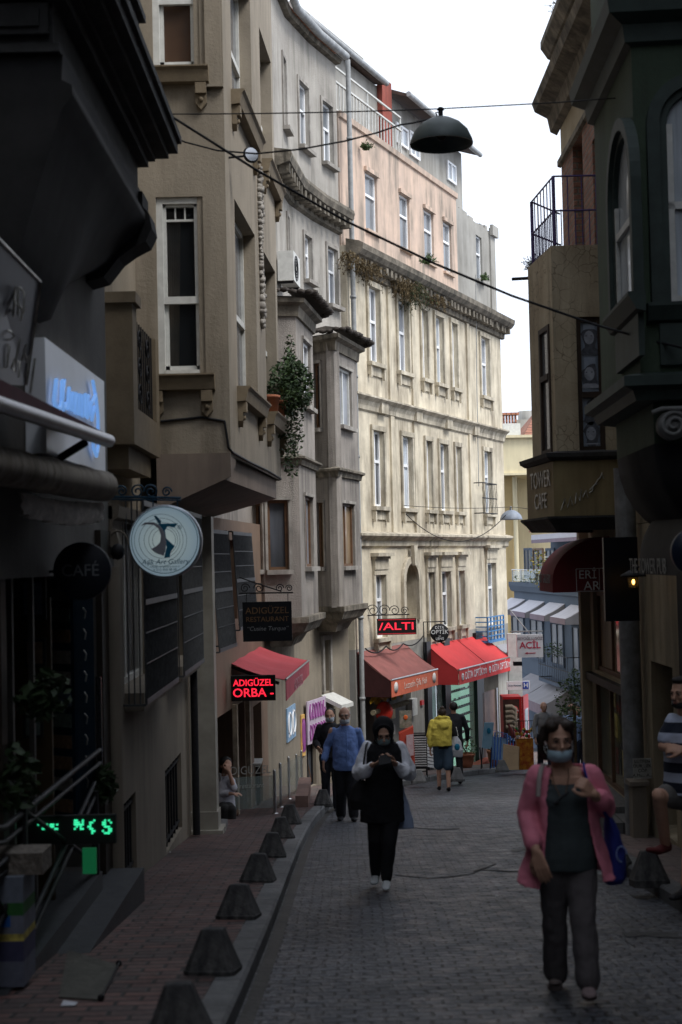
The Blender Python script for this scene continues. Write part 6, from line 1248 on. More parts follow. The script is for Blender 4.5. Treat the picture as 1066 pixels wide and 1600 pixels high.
# black restaurant sign board on scroll bracket
a = at(379, 941, 19.9); b = at(457, 1001, 19.9); c = (a + b) / 2; rs = thing('hanging_sign', 'black restaurant signboard with dull gold letters hanging from a scrolled iron bracket', 'sign', c); mb = MB(); plate(mb, c, b.x - a.x, a.z - b.z, .05); mb.build('board', mat('gloss_black_board', (.008, .009, .012), .4), rs)
m_gold = mat('dull_gold_letters', (.20, .12, .06), .5, metal=.3); text('ADIGÜZEL', .128, frame(c + Vector((0, -.028, .15)), X, UP), m_gold, parent=rs, ext=.002); text('RESTAURANT', .097, frame(c + Vector((0, -.028, .03)), X, UP), m_gold, parent=rs, ext=.002); text('“Cusine Turque”', .084, frame(c + Vector((0, -.028, -.10)), X, UP), mat('dull_silver_letters', (.22, .23, .24), .5), parent=rs, ext=.002, shear=.2)
mb = MB(); a2 = at(374, 927, 19.9); b2 = at(458, 926, 19.9); mb.tube([a2, b2], .012, 6); mb.tube([at(374, 902, 19.9), at(402, 912, 19.9), at(440, 924, 19.9)], .01, 6)
for px, r, s_ in ((383, .07, 1), (405, .075, -1), (437, .06, 1), (452, .05, -1)): scroll(mb, at(px, 919, 19.9), r, X, s_)
for px in (385, 450): mb.tube([at(px, 927, 19.9), at(px, 942, 19.9)], .006, 5)
mb.build('bracket', m_black, rs)
# security camera on the white jamb
t_ = thing('security_camera', 'small white security camera on the jamb beside the marble pillar', 'camera', at(338, 945, 19)); mb = MB(); mb.tube([at(327, 944, 19), at(334, 943, 19)], .012, 6); mb.build('arm', m_offwhite, t_); mb = MB(); mb.tube([at(333, 942, 18.95), at(341, 950, 18.8)], .03, 10); mb.build('body', m_offwhite, t_)
mb = MB(); a = at(302, 926, 17.8); mb.box((a.x, 17.85, a.z - .16), (a.x + .07, 17.89, a.z + .02)); tag(mb.build('junction_box', m_offwhite), 'small white junction box high on the marble pillar', 'box')
# glass balustrade with steel posts
gb_ = thing('glass_balustrade', 'clear glass balustrade with steel posts in front of the restaurant entrance', 'balustrade', gnd(430, 1260, PAV)); posts = [(345, 1278, 1210), (430, 1272, 1205), (439, 1262, 1194), (452, 1249, 1184), (464, 1240, 1180), (472, 1234, 1174)]; pp = []
for x, y, yt in posts: p = gnd(x, y, PAV); zt = at(x, yt, p.y).z; pp.append((p, zt)); mb = MB(); mb.tube([p, (p.x, p.y, zt)], .022, 10); mb.lathe([(.001, 0), (.05, 0), (.05, .015), (.02, .02)], p, 12); mb.ball((p.x, p.y, zt), .024, 8); mb.build('post', m_steel, gb_)
for (p, z), (q, z2) in list(zip(pp, pp[1:])):
    mb = MB(); mb.prism([p + UP * .1, q + UP * .1, Vector((q.x, q.y, z2 - .06)), Vector((p.x, p.y, z - .06))], (.006, .006, 0)); mb.build('glass_pane', clearglass('balustrade_glass', (.32, .40, .38), .30), gb_)
q = (pp[0][0] + pp[1][0]) / 2; text('ADIGÜZEL', .17, frame(q + Vector((0, -.02, .66)), pp[1][0] - pp[0][0], UP), mat('etched_letters', (.30, .30, .27), .7), parent=gb_, ext=.001); text('restaurant', .10, frame(q + Vector((.06, -.02, .44)), pp[1][0] - pp[0][0], UP), MATS['etched_letters'], parent=gb_, ext=.001)
mb = MB(); a = gnd(408, 1255, PAV); b = gnd(463, 1232, PAV); za = at(408, 1165, a.y + 1).z; mb.prism([Vector((a.x, a.y + 1, gz(a.y) + .5)), Vector((b.x, b.y + .4, gz(b.y) + .5)), Vector((b.x, b.y + .4, za)), Vector((a.x, a.y + 1, za))], (0, .01, 0)); o = mb.build('green_glass_screen', clearglass('frosted_green_glass', (.30, .42, .38), .62, .25)); tag(o, 'frosted green glass screen behind the steel posts', 'screen')
# sandwich board, stone planter kerb
ab = thing('menu_board', 'dark wooden framed menu board leaning left of the graffiti wall', 'menu board', gnd(470, 1228, PAV)); p = gnd(468, 1232, PAV); q = gnd(489, 1228, PAV); T1 = at(442, 1141, p.y); T2 = at(469, 1141, p.y + .2); B1_ = gnd(463, 1233, PAV); B2_ = gnd(487, 1228, PAV)
mb = MB()
for a, b in ((T1, T2), (T2, B2_), (B2_, B1_), (B1_, T1)): mb.tube([a, b], .028, 4)
mb.build('frame', m_brownf, ab); mb = MB(); mb.prism([T1, T2, B2_, B1_], (0, .015, 0)); mb.build('board', mat('slate_board', (.05, .05, .052), .5, var=.4, scale=8), ab)
mb = MB(); a = gnd(462, 1262, PAV); mb.box((a.x, a.y, a.z - .05), (a.x + .2, a.y + 1.9, a.z + .18)); tag(mb.build('stone_curb_block', mat('reddish_stone', (.19, .12, .10), .85, var=.25, scale=5, bs=20, bst=.3)), 'reddish stone block at the foot of the steel posts', 'block')
# table with cloth and chair inside
tb = thing('table', 'small table with a white cloth behind the restaurant glass', 'table', gnd(372, 1262, PAV)); p = gnd(378, 1262, PAV) + Vector((0, .6, 0)); mb = MB(); mb.box(p + Vector((-.3, -.3, .62)), p + Vector((.3, .3, .65))); mb.build('cloth', mat('white_tablecloth', (.45, .45, .44), .9), tb)
for sx_ in (-.25, .21):
    for sy_ in (-.25, .21): mb = MB(); mb.box(p + Vector((sx_, sy_, -.1)), p + Vector((sx_ + .04, sy_ + .04, .619))); mb.build('leg', m_black, tb)
# ================================================================ shops of the cream building
m_brcan = mat('brownish_red_canvas', (.235, .085, .075), .85, var=.15, scale=3, streak=.4, scol=(.13, .06, .05)); m_orv = mat('orange_red_valance', (.60, .15, .085), .8, var=.15, scale=8)
def pawn(name, lab, bl, br, fl, fr, vh, mt, mv, F=FC, cheek=None, stripe=False):
    u0, z0 = F.uz(*bl); u1, z1 = F.uz(*br); o0, zf0 = F.off(u0, *fl); o1, zf1 = F.off(u1, *fr); o = (o0 + o1) / 2; zb_ = (z0 + z1) / 2; zf = (zf0 + zf1) / 2
    t_ = thing(name, lab, 'awning', F.p((u0 + u1) / 2, zf - vh, o)); slope_awning(F, u0, u1, zb_, zb_ - zf, o, vh, mt, mv, 'canvas', t_, mcheek=cheek); mb = MB(); mb.tube([F.p(u0, zf + .01, o + .01), F.p(u1, zf + .01, o + .01)], .022, 6); mb.build('front_bar', m_steel, t_)
    return t_, u0, u1, zf, o
t_, u0, u1, zf, o = pawn('shop_awning', 'faded brown-red awning with an orange lettered valance over the souvenir shop', (557, 1018), (633, 1007), (610, 1064), (684, 1046), .36, m_brcan, m_orv, cheek=mat('dark_maroon_cheek', (.055, .018, .018), .85))
text('Lezzetin Şifa Hali', .21, frame(FC.p((u0 + u1) / 2, zf - .18, o + .018), (FC.t.x, FC.t.y, 0), UP), mat('pale_letters', (.72, .55, .48), .8), parent=t_, ext=.002)
for u in (u0 + .26, u1 - .26): mb = MB(); mb.lathe([(.001, .004), (.12, .004), (.12, 0)], FC.p(u, zf - .17, o + .017), 20, axis=(FC.n.x, FC.n.y, 0), xa=(0, 0, 1)); mb.build('white_roundel', mat('roundel_white', (.62, .58, .55), .8, var=.2, scale=20), t_)
m_redb = mat('signal_red_canvas', (.62, .055, .055), .8, var=.06, scale=2.5)
t_, u0, u1, zf, o = pawn('shop_awning', 'signal red two-panel awning of the optician with white lettering on its valance', (668, 1009), (754, 991), (716, 1045), (799, 1029), .36, m_redb, m_redb)
mb = MB(); um = (u0 + u1) / 2; mb.tube([FC.p(um, FC.uz(668, 1009)[1] * .5 + FC.uz(754, 991)[1] * .5 + .006, .01), FC.p(um, zf + .006, o)], .008, 4); FC.box(mb, um - .012, um + .012, zf - .36, zf, o + .014, o + .018); mb.build('seam', mat('dark_red_seam', (.30, .03, .03), .8), t_)
for s_ in (u0 * .75 + u1 * .25, u0 * .25 + u1 * .75):
    text('DİTA OPTİK', .26, frame(FC.p(s_ + .05, zf - .18, o + .019), (FC.t.x, FC.t.y, 0), UP), m_white, parent=t_, ext=.002, sx=.95)
    for du, r in ((-.86, .09),): mb = MB(); mb.lathe([(r - .03, .004), (r, .004), (r, 0), (r - .03, 0)], FC.p(s_ + du, zf - .18, o + .019), 18, axis=(FC.n.x, FC.n.y, 0), xa=(0, 0, 1)); FC.box(mb, s_ + du - .012, s_ + du + .012, zf - .24, zf - .12, o + .019, o + .023); FC.box(mb, s_ + du - .06, s_ + du + .06, zf - .19, zf - .17, o + .019, o + .023); mb.build('emblem', m_white, t_)
    mb = MB()
    for du in (.86, 1.02): mb.lathe([(.055, .004), (.075, .004), (.075, 0), (.055, 0)], FC.p(s_ + du, zf - .18, o + .019), 16, axis=(FC.n.x, FC.n.y, 0), xa=(0, 0, 1))
    mb.build('glasses_mark', m_white, t_)
t_, u0, u1, zf, o = pawn('shop_awning', 'small pale rose awning behind the red optician awning at the corner shop', (775, 1012), (790, 1002), (793, 1026), (806, 1012), .34, m_awngrey, mat('rose_valance', (.42, .20, .22), .8))
# LED and round signs on brackets
t_, c, w_, h_ = ledsign(589, 967, 651, 991, 31.6, 'LED ticker with scrolling red letters on a scrolled bracket above the souvenir shop', [('/ALTI', .23, .0, .0, 1.5)], dots=True)
mb = MB(); mb.tube([at(562, 962, 31.6), at(640, 960, 31.6)], .015, 6)
for px, r, s_ in ((568, .13, 1), (583, .14, -1), (600, .14, 1), (617, .12, -1), (632, .09, 1)): scroll(mb, at(px, 954, 31.6), r, X, s_, t=.010)
for px in (592, 636): mb.tube([at(px, 961, 31.6), at(px, 969, 31.6)], .008, 5)
mb.build('bracket', m_black, t_)
c = at(687, 989, 34.5); t_ = thing('round_sign', 'round black optician sign on a square bracket above the red awning', 'sign', c); mb = MB(); disc(mb, c, .225, .04); mb.build('disc', m_blkcanvas, t_)
for s_, sz, dz in (('DİTA', .09, .13), ('OPTİK', .14, .02), ('ve', .06, -.07), ('LENS', .09, -.14)): text(s_, sz, frame(c + Vector((0, -.043, dz)), X, UP), m_white, parent=t_, ext=.002)
mb = MB(); a = at(662, 972, 34.5); b = at(696, 971, 34.5); mb.tube([(a.x, 34.5, a.z - .75), a, b, (b.x, 34.5, c.z + .2)], .016, 6); mb.tube([(a.x + .1, 34.5, a.z), (a.x + .1, 34.5, c.z)], .01, 6); mb.build('bracket', m_black, t_)
# ACIL sign, hospital sign, blue-white post
c = at(828, 1009, 37.5); t_ = thing('projecting_sign', 'white lightbox sign with red letters and a left arrow past the optician', 'sign', c); mb = MB(); plate(mb, c, .68, .60, .12); mb.build('box', m_white, t_)
m_redink = mat('crimson_ink', (.55, .03, .08), .6); text('BEYOĞLU GÖZ', .105, frame(c + Vector((0, -.065, .19)), X, UP), mat('grey_ink_letters', (.22, .17, .20), .6), parent=t_, ext=.002, sx=.92); text('ACİL', .24, frame(c + Vector((0, -.065, .01)), X, UP), m_redink, parent=t_, ext=.002, off=.004)
mb = MB(); mb.box((c.x - .10, c.y - .068, c.z - .20), (c.x + .14, c.y - .062, c.z - .18)); mb.prism([(c.x - .14, c.y - .062, c.z - .19), (c.x - .07, c.y - .062, c.z - .16), (c.x - .07, c.y - .062, c.z - .22)], (0, -.006, 0)); mb.build('arrow', m_redink, t_)
mb = MB(); mb.tube([at(797, 987, 37.8), at(848, 986, 37.5)], .02, 6); mb.tube([at(797, 953, 38.5), at(828, 990, 37.6)], .015, 6); mb.build('bracket', m_pipe, t_)
c = at(810, 1071, 38.5); t_ = thing('hospital_sign', 'small white hospital direction sign with a blue H panel', 'sign', c); mb = MB(); plate(mb, c, .62, .23, .05); mb.build('plate', m_white, t_); mb = MB(); plate(mb, c + Vector((.20, -.03, 0)), .16, .19, .01); mb.build('blue_panel', mat('sign_blue', (.03, .08, .40), .5), t_); text('H', .17, frame(c + Vector((.20, -.037, 0)), X, UP), m_white, parent=t_, ext=.002, off=.004); text('Derya Hastanesi', .072, frame(c + Vector((-.10, -.028, .0)), X, UP), m_navy, parent=t_, ext=.001, sx=.75)
mb = MB(); a = at(797, 1090, 38.8); mb.box((a.x - .02, a.y, gz(39)), (a.x + .35, a.y + .2, at(797, 990, 38.8).z)); tag(mb.build('white_door_jamb', m_offwhite), 'white painted wall strip behind the hospital sign', 'wall strip')
t_ = thing('floodlight', 'black floodlight under the end of the red awning', 'lamp', at(809, 1037, 37)); mb = MB(); c = at(809, 1037, 37); plate(mb, c, .22, .1, .16); mb.build('housing', m_black, t_)
# ---- cola fridge with wrapped side
c = gnd(812, 1202, PAV); Y = 37.6; A_ = at(786, 1095, Y); B_ = at(818, 1200, Y); D_ = at(828, 1096, Y + .7)
fr_ = thing('drinks_fridge', 'red cola fridge with a photo-wrapped side and a glass door beyond the optician', 'fridge', (A_.x, Y, gz(Y))); m_cola = mat('cola_red', (.55, .02, .02), .35, var=.05); zb_ = gz(Y) + PAV; zt_ = at(800, 1089, Y).z
mb = MB(); mb.box((A_.x, Y, zb_), (B_.x, Y + .75, zt_)); mb.build('cabinet', m_cola, fr_)
mb = MB(); mb.box((A_.x + .0, Y - .012, zb_ + .55), (B_.x - .06, Y - .002, zt_ - .06)); mb.build('side_print', mat('brown_photo_print', (.11, .045, .03), .5, col2=(.05, .02, .018), scale=4), fr_)
mb = MB(); q = Vector((A_.x + .10, Y - .02, zb_ + 1.25)); 
for k in range(5): mb.tube([q + Vector((-.04, 0, -.13 * k + .25)), q + Vector((.12, -.01, -.13 * k + .26)), q + Vector((.22, 0, -.12 * k + .18)), q + Vector((.20, 0, -.12 * k + .08))], .06, 8)
mb.build('knitted_hand_print', mat('knit_beige', (.34, .26, .19), .9, var=.2, scale=20), fr_)
mb = MB(); q = Vector((A_.x + .30, Y - .03, zb_ + .66)); mb.tube([q + Vector((.10, 0, -.12)), q, q + Vector((-.09, 0, .16)), q + Vector((-.17, 0, .36)), q + Vector((-.19, 0, .42))], [.10, .13, .11, .05, .04], 10); mb.build('bottle_print', mat('cola_bottle', (.10, .02, .02), .3), fr_)
text('Coca-Cola', .13, frame(q + Vector((.0, -.14, .03)), (1, 0, .15), UP), m_white, parent=fr_, ext=.002, shear=.3); mb = MB(); cc = Vector((B_.x - .22, Y - .014, zt_ - .36)); mb.lathe([(.001, .004), (.13, .004), (.13, 0)], cc, 24, axis=CAMN, xa=(0, 0, 1)); mb.build('roundel', m_cola, fr_); text('Coca-Cola', .065, frame(cc + Vector((0, -.007, 0)), X, UP), m_white, parent=fr_, ext=.001, shear=.3); mb = MB(); mb.box((cc.x - .14, Y - .016, cc.z - .24), (cc.x + .14, Y - .013, cc.z - .22)); mb.build('print_line', m_white, fr_)
Ff = Fac((B_.x, Y), (B_.x + .22, Y + .7)); mb = MB(); Ff.box(mb, 0, Ff.L, zb_, zt_, .002, .05); mb.build('door_frame', m_cola, fr_); mb = MB(); Ff.box(mb, .12, Ff.L - .12, zb_ + .35, zt_ - .35, .051, .06); mb.build('glass_door', g_white, fr_)
# photo-print window beside it
mb = MB(); q = FC.rect((754, 1083), (776, 1190), .1); FC.box(mb, q[0], q[1], q[2], q[3], .08, .1); tag(mb.build('window_print', mat('brown_photo_print2', (.16, .10, .075), .4, col2=(.07, .03, .025), scale=2.2)), 'brown photo poster filling the corner shop window', 'poster')
mb = MB(); FC.box(mb, *FC.rect((775, 1075), (780, 1195), .12), .105, .14); tag(mb.build('shutter_post', m_steel), 'steel shutter post between the poster window and the fridge', 'post')
# fruit crates stand, cardboard, wire rack
st_ = thing('sweets_stand', 'colourful stall stand of packets below the cola fridge', 'stand', gnd(822, 1200, PAV)); p = gnd(815, 1201, PAV); mb = MB(); mb.box((p.x - .12, p.y - .2, p.z), (p.x + .28, p.y + .1, p.z + .74)); mb.build('printed_front', mat('packet_print', (.60, .28, .03), .5, col2=(.28, .03, .01), scale=11), st_)
rg = random.Random(12); pk = [mat('packet_%d' % i, c_, .4) for i, c_ in enumerate(((.55, .04, .03), (.6, .35, .04), (.55, .5, .45), (.05, .2, .05)))]
for k in range(14): mb = MB(); q = Vector((p.x - .15 + rg.random() * .42, p.y - .15, p.z + .78 + rg.random() * .2)); mb.ball(q, (.045, .03, .05), 8); mb.build('packet', pk[rg.randrange(4)], st_)
mb = MB(); zr_ = p.z + 1.18
for k in range(7): x = p.x - .2 + .52 * k / 6; mb.tube([(x, p.y - .25, p.z + .74), (x, p.y - .25, zr_)], .006, 4)
for z in (p.z + .75, p.z + .95, zr_): mb.tube([(p.x - .22, p.y - .25, z), (p.x + .34, p.y - .25, z)], .008, 4)
mb.build('wire_basket', m_black, st_)
mb = MB(); p = gnd(800, 1203, PAV); mb.hexa([p + Vector(v) for v in ((-.22, 0, 0), (.16, -.02, 0), (.18, .03, 0), (-.22, .05, 0), (-.17, .16, .60), (.20, .14, .52), (.22, .18, .52), (-.17, .2, .60))]); tag(mb.build('cardboard_sheet', mat('corrugated_cardboard', (.42, .30, .18), .85, var=.12, scale=4, bs=14, bst=.5)), 'flattened brown cardboard leaning on the stall stand', 'cardboard')
# blue folding tables, poster stand
m_fold = mat('folding_blue', (.03, .12, .38), .5, var=.15); tt = thing('folded_tables', 'stack of blue folding frames between the flower pot and the cardboard', 'folding table', gnd(786, 1200, PAV)); p = gnd(776, 1201, PAV)
for k in range(4): mb = MB(); x = p.x - .12 + k * .07; z1 = .92 - k * .06; mb.tube([(x, p.y + .1, p.z), (x + .06, p.y + .2, p.z + z1), (x + .42, p.y + .12, p.z + z1 - .1), (x + .40, p.y + .02, p.z)], .018, 6); mb.build('frame', m_fold, tt)
mb = MB(); mb.prism([(p.x - .08, p.y + .16, p.z + .2), (p.x + .3, p.y + .12, p.z + .15), (p.x + .3, p.y + .18, p.z + .7), (p.x - .05, p.y + .22, p.z + .76)], (0, .02, 0)); mb.build('top', mat('pale_blue_top', (.22, .34, .50), .5), tt)
ps = thing('poster_stand', 'light blue poster on a black folding stand outside the corner shop', 'poster stand', gnd(762, 1198, PAV)); Y = 35.0; a = at(757, 1128, Y); b = at(772, 1171, Y); mb = MB(); mb.prism([at(757, 1129, Y), at(772, 1129, Y), at(768, 1171, Y), at(753, 1169, Y)][::-1], (0, .02, 0)); mb.build('poster', mat('sky_blue_poster', (.30, .46, .56), .5, col2=(.16, .32, .44), scale=2), ps); mb = MB(); mb.ball(at(764, 1142, Y - .02), (.05, .012, .075), 10); mb.build('printed_bottle', m_teal, ps)
mb = MB(); 
for x0, x1 in ((754, 752), (768, 766), (750, 755)): mb.tube([at(x0, 1168, Y), (at(x1, 1200, Y).x, Y + (.25 if x0 == 750 else 0), gz(Y) + PAV)], .016, 5)
mb.build('leg', m_black, ps)
# potted shrubs
def pot(px, py, r, lab, seed, fol=1.0):
    p = gnd(px, py, PAV); t_ = thing('potted_plant', lab, 'plant', p, 0, 'terracotta pots outside the optician'); mb = MB(); mb.lathe([(.001, 0), (r * .62, 0), (r * .9, r * .7), (r, r * 1.5), (r * 1.08, r * 1.5), (r * 1.08, r * 1.75), (r * .95, r * 1.75), (r * .9, r * 1.5), (.001, r * 1.45)], p, 20); mb.build('pot', m_terra, t_); mb = MB(); leaves(mb, p + UP * (r * 2.4), (r * 1.35 * fol, r * 1.35 * fol, r * 1.2 * fol), 420, .03, seed, hollow=0); mb.build('foliage', [m_leafB, m_leafA], t_)
pot(729, 1200, .21, 'terracotta pot with a dark shrub at the optician door behind the couple', 3); pot(777, 1198, .24, 'round terracotta pot with a bushy shrub beside the poster stand', 4, 1.05)
# striped rug rack, white rack, red counter, goods of the souvenir shop
Y = 31.6; rk = thing('rug_rack', 'stand of black and white zigzag striped cloths outside the souvenir shop', 'rack', at(655, 1200, Y)); a = at(646, 1148, Y); b = at(667, 1205, Y); zb_ = gz(Y) + PAV; m_bw = mat('black_cloth', (.02, .02, .022), .9); mb = MB(); mb.box((a.x, Y, b.z + .05), (b.x, Y + .02, a.z)); mb.build('dark_cloth', m_bw, rk); mb = MB(); n = 13
for k in range(n):
    z = b.z + .12 + (a.z - b.z - .18) * k / (n - 1); pts = [Vector((a.x + (b.x - a.x) * j / 20, Y - .006, z + .012 * (1 if j % 2 else -1))) for j in range(21)]; mb.tube(pts, .0125, 4)
mb.build('zigzag_stripes', mat('white_thread', (.48, .48, .48), .9), rk); mb = MB()
for x in (a.x - .01, b.x + .01): mb.tube([(x, Y, zb_), (x, Y, a.z + .03)], .014, 5); mb.tube([(x, Y + .3, zb_), (x, Y, a.z)], .012, 5)
mb.tube([(a.x, Y, a.z + .03), (b.x, Y, a.z + .03)], .014, 5); mb.tube([(a.x, Y, b.z), (b.x, Y, b.z)], .012, 5); mb.build('frame', m_black, rk)
Y = 32.3; rk = thing('shoe_rack', 'white slatted rack partly hidden behind the woman in the yellow hoodie', 'rack', at(674, 1200, Y)); a = at(667, 1150, Y); b = at(681, 1198, Y); mb = MB()
for k in range(9): z = b.z + (a.z - b.z) * k / 9; mb.hexa([(a.x, Y, z), (b.x, Y, z - .04), (b.x, Y + .1, z - .04), (a.x, Y + .1, z), (a.x, Y, z + .05), (b.x, Y, z + .01), (b.x, Y + .1, z + .01), (a.x, Y + .1, z + .05)])
mb.build('slats', m_white, rk)
ct = thing('counter', 'red-fronted shop counter with a white price poster beside the souvenir shop door', 'counter', at(636, 1200, 31.4)); Y = 31.3; mb = MB(); mb.prism([at(624, 1147, Y), at(646, 1136, Y), at(649, 1200, Y), at(626, 1205, Y)][::-1], (0, .4, 0)); mb.build('front', mat('counter_red', (.45, .06, .035), .6, var=.1), ct); mb = MB(); mb.prism([at(635, 1149, Y - .03), at(646, 1147, Y - .03), at(647, 1180, Y - .03), at(636, 1183, Y - .03)][::-1], (0, .01, 0)); mb.build('price_poster', mat('pink_white_poster', (.55, .45, .47), .7, col2=(.5, .3, .32), scale=20), ct)
Y = 31.6; mb = MB(); plate(mb, at(634, 1124, Y), .27, .38, .03); o = mb.build('fruit_poster', mat('fruit_poster_print', (.34, .30, .26), .6, col2=(.07, .10, .05), scale=9)); tag(o, 'poster with an orange fruit picture above the red counter', 'poster'); mb = MB(); mb.ball(at(634, 1121, Y - .02), (.05, .008, .055), 12); mb.build('orange_print', mat('vivid_orange', (.75, .16, .04), .6), o)
# yellow banners, roll, red pouf
mb = MB(); u0, u1 = us['a'] - .5, us['b'] + .45; z = FC.uz(580, 1078)[1]; rows = []
for k in range(7): rows.append([FC.p(.1 + (u1 - .1) * j / 30, z + .02 - .26 * k / 6 + .05 * math.sin(j * .9) * (k / 6), .30 + .03 * math.sin(j * 1.3 + k)) for j in range(31)])
mb.grid(rows, 0, True); tag(mb.build('yellow_banner', mat('yellow_fabric', (.52, .30, .02), .7, var=.35, scale=7)), 'bunched yellow fabric hanging under the brown awning', 'banner')
mb = MB(); mb.tube([FC.p(.1, z - .42, .34), FC.p(u1, z - .40, .34)], .06, 8); tag(mb.build('rolled_rug', mat('rug_roll', (.30, .26, .17), .9, var=.3, scale=10)), 'long rolled rug hung horizontally under the yellow fabric', 'rug')
mb = MB(); c = FC.p(.55, FC.uz(568, 1113)[1], .42); mb.lathe([(.001, .06), (.1, .06), (.22, .03), (.23, 0), (.2, -.04), (.001, -.06)], c, 24, axis=(FC.n.x * .6, -.8, 0), xa=(0, 0, 1)); tag(mb.build('red_cushion', mat('red_silk', (.55, .04, .025), .45, var=.2, scale=12)), 'round red cushion hanging at the souvenir shop door', 'cushion')
mb = MB(); 
for k in range(2): FC.box(mb, .20 + k * .75, .26 + k * .75, zb + .5, z - .5, .02, .08)
tag(mb.build('door_posts', m_offwhite), 'pale posts of the souvenir shop entrance', 'posts')
mb = MB(); q = FC.rect((640, 1098), (650, 1116), .05); FC.box(mb, q[0], q[0] + .35, q[2], q[3] + .08, .003, .12); tag(mb.build('electric_box', m_offwhite), 'white electricity box on the pale wall beside the optician', 'box'); mb = MB(); q = FC.rect((659, 1095), (663, 1101), .05); FC.box(mb, q[0], q[1], q[2], q[3], .003, .05); tag(mb.build('alarm_box', m_cola), 'tiny red alarm box on the pale pilaster', 'box')
rg = random.Random(31); u = .45; i = 0
for z_ in (-1.35, -1.75, -2.2, -2.6):
    for u in (.95, 1.25, 1.55, 1.85):
        mb = MB(); w_ = rg.uniform(.12, .24); h_ = rg.uniform(.18, .32); FC.box(mb, u, u + w_, z_ - h_, z_, .05, .09); tag(mb.build('souvenir', pk[rg.randrange(4)] if rg.random() < .5 else cards[rg.randrange(4)]), 'small souvenir hanging in the entrance behind the woman in black', 'souvenir', 'souvenirs in the shop entrance')
# ================================================================ right-hand awnings and lamps
def barrel(name, lab, x_in, x_out, y0, y1, z0, z1, m, nose=.0):
    t_ = thing(name, lab, 'awning', ((x_in + x_out) / 2, (y0 + y1) / 2, z0)); mb = MB(); rows = []; n = 12; ny = 16; w_ = x_in - x_out
    for j in range(ny + 1):
        t = j / ny; y = y0 + (y1 - y0) * t; e = min(1, math.sin(min(1, (1 - t) / .45) * PI / 2)) if nose else 1
        rows.append([(x_in - w_ * math.sin(a) * (e ** .5 if nose else 1), y, z0 + .14 + (z1 - z0 - .14) * (math.cos(a) * (.25 + .75 * e) if nose else math.cos(a))) for a in [PI / 2 * i / n for i in range(n + 1)]])
    mb.grid(rows, 0, True); mb.face(rows[0] + [(x_in, y0, z0 + .14)]); mb.face(rows[-1] + [(x_in, y1, z0 + .14)]); mb.build('hood', m, t_)
    mb = MB(); low = [r[-1] for r in rows]; mb.grid([low, [(x, y, z0) for x, y, z in low]], 0, True); mb.face([(x_in, y0 - .001, z0 + .14), low[0], (low[0][0], low[0][1], z0), (x_in, y0 - .001, z0)]); mb.build('valance', m, t_); return t_
m_mar = mat('dark_maroon_canvas', (.19, .025, .035), .8, var=.12, scale=3, streak=.4, scol=(.08, .05, .04), sscale=(2, 2, .2)); e_ = barrel('gallery_awning', 'dark maroon barrel awning with white framed letters below the cream bay', 3.45, 2.70, 18.3, 20.4, 1.13, 1.84, m_mar, 1)
c = at(917, 905, 18.26); text('ERİ', .155, frame(c + Vector((.01, -.02, .055)), X, UP), m_white, parent=e_, ext=.002); text('AR', .165, frame(c + Vector((.06, -.02, -.09)), X, UP), m_white, parent=e_, ext=.002); mb = MB(); x0, x1, z0, z1 = c.x - .13, 3.44, c.z - .155, c.z + .135
for a, b in (((x0, z0), (x0, z1)), ((x0, z1), (x1, z1)), ((x0, z0), (x1, z0)), ((c.x + .165, z1), (c.x + .165, c.z - .13))): mb.tube([(a[0], 18.27, a[1]), (b[0], 18.27, b[1])], .005, 4)
mb.build('frame_line', m_white, e_); Fe = Fac((2.685, 18.4), (2.685, 20.0), -1); text('ERİT ART GALLERY', .17, frame(Fe.p(.62, 1.30, .012), (0, -1, 0), UP), mat('dim_grey_letters', (0, 0, 0)), parent=e_, ext=.002)
m_char = mat('charcoal_canvas', (.045, .045, .045), .8, var=.15, scale=3); p_ = barrel('pub_awning', 'charcoal barrel awning of a pub with pale slanted letters at right', 3.45, 2.78, 11.6, 14.3, 1.42, 2.2, m_char, 1); text('THE TOWER PUB', .20, frame((2.772, 12.95, 1.49), (0, -1, 0), UP), mat('pale_grey_letters', (.30, .30, .28), .7), parent=p_, ext=.002, sx=1.0)
# the valances of both awnings are solid; black board, lantern, navy sign
c = at(972, 905, 15.5); mb = MB(); a = at(943, 840, 15.5); b = at(1000, 970, 15.5); mb.box((a.x, 15.5, b.z), (b.x, 15.58, a.z)); tag(mb.build('hanging_board', mat('gloss_black_board', (0, 0, 0))), 'tall black hanging board beside the maroon awning', 'sign')
ln = thing('wall_lantern', 'black wall lantern with a glowing amber bulb under the pub awning', 'lantern', at(990, 915, 15.0)); c = at(990, 910, 15.0); mb = MB(); mb.lathe([(.001, .075), (.04, .07), (.13, .02), (.135, .0), (.001, .01)], c + UP * .06, 20); mb.build('hood', m_black, ln); mb = MB(); mb.ball(c + UP * .005, (.016, .016, .028), 10); mb.build('bulb', emis('amber_bulb', (1, .5, .1), 6), ln); mb = MB(); mb.lathe([(.045, -.06), (.06, .05)], c, 14); mb.build('glass', clearglass('lantern_glass', (.4, .4, .35), .15), ln); mb = MB()
for k in range(4): a = k * PI / 2 + .6; mb.tube([c + Vector((.045 * math.cos(a), .045 * math.sin(a), -.06)), c + Vector((.062 * math.cos(a), .062 * math.sin(a), .055))], .005, 4)
mb.lathe([(.001, -.075), (.05, -.07), (.05, -.055), (.001, -.055)], c, 14); mb.tube([c + UP * .13, c + Vector((.1, 0, .18)), c + Vector((.22, .02, .1)), c + Vector((.36, .05, .08))], .009, 6); mb.build('bracket', m_black, ln)
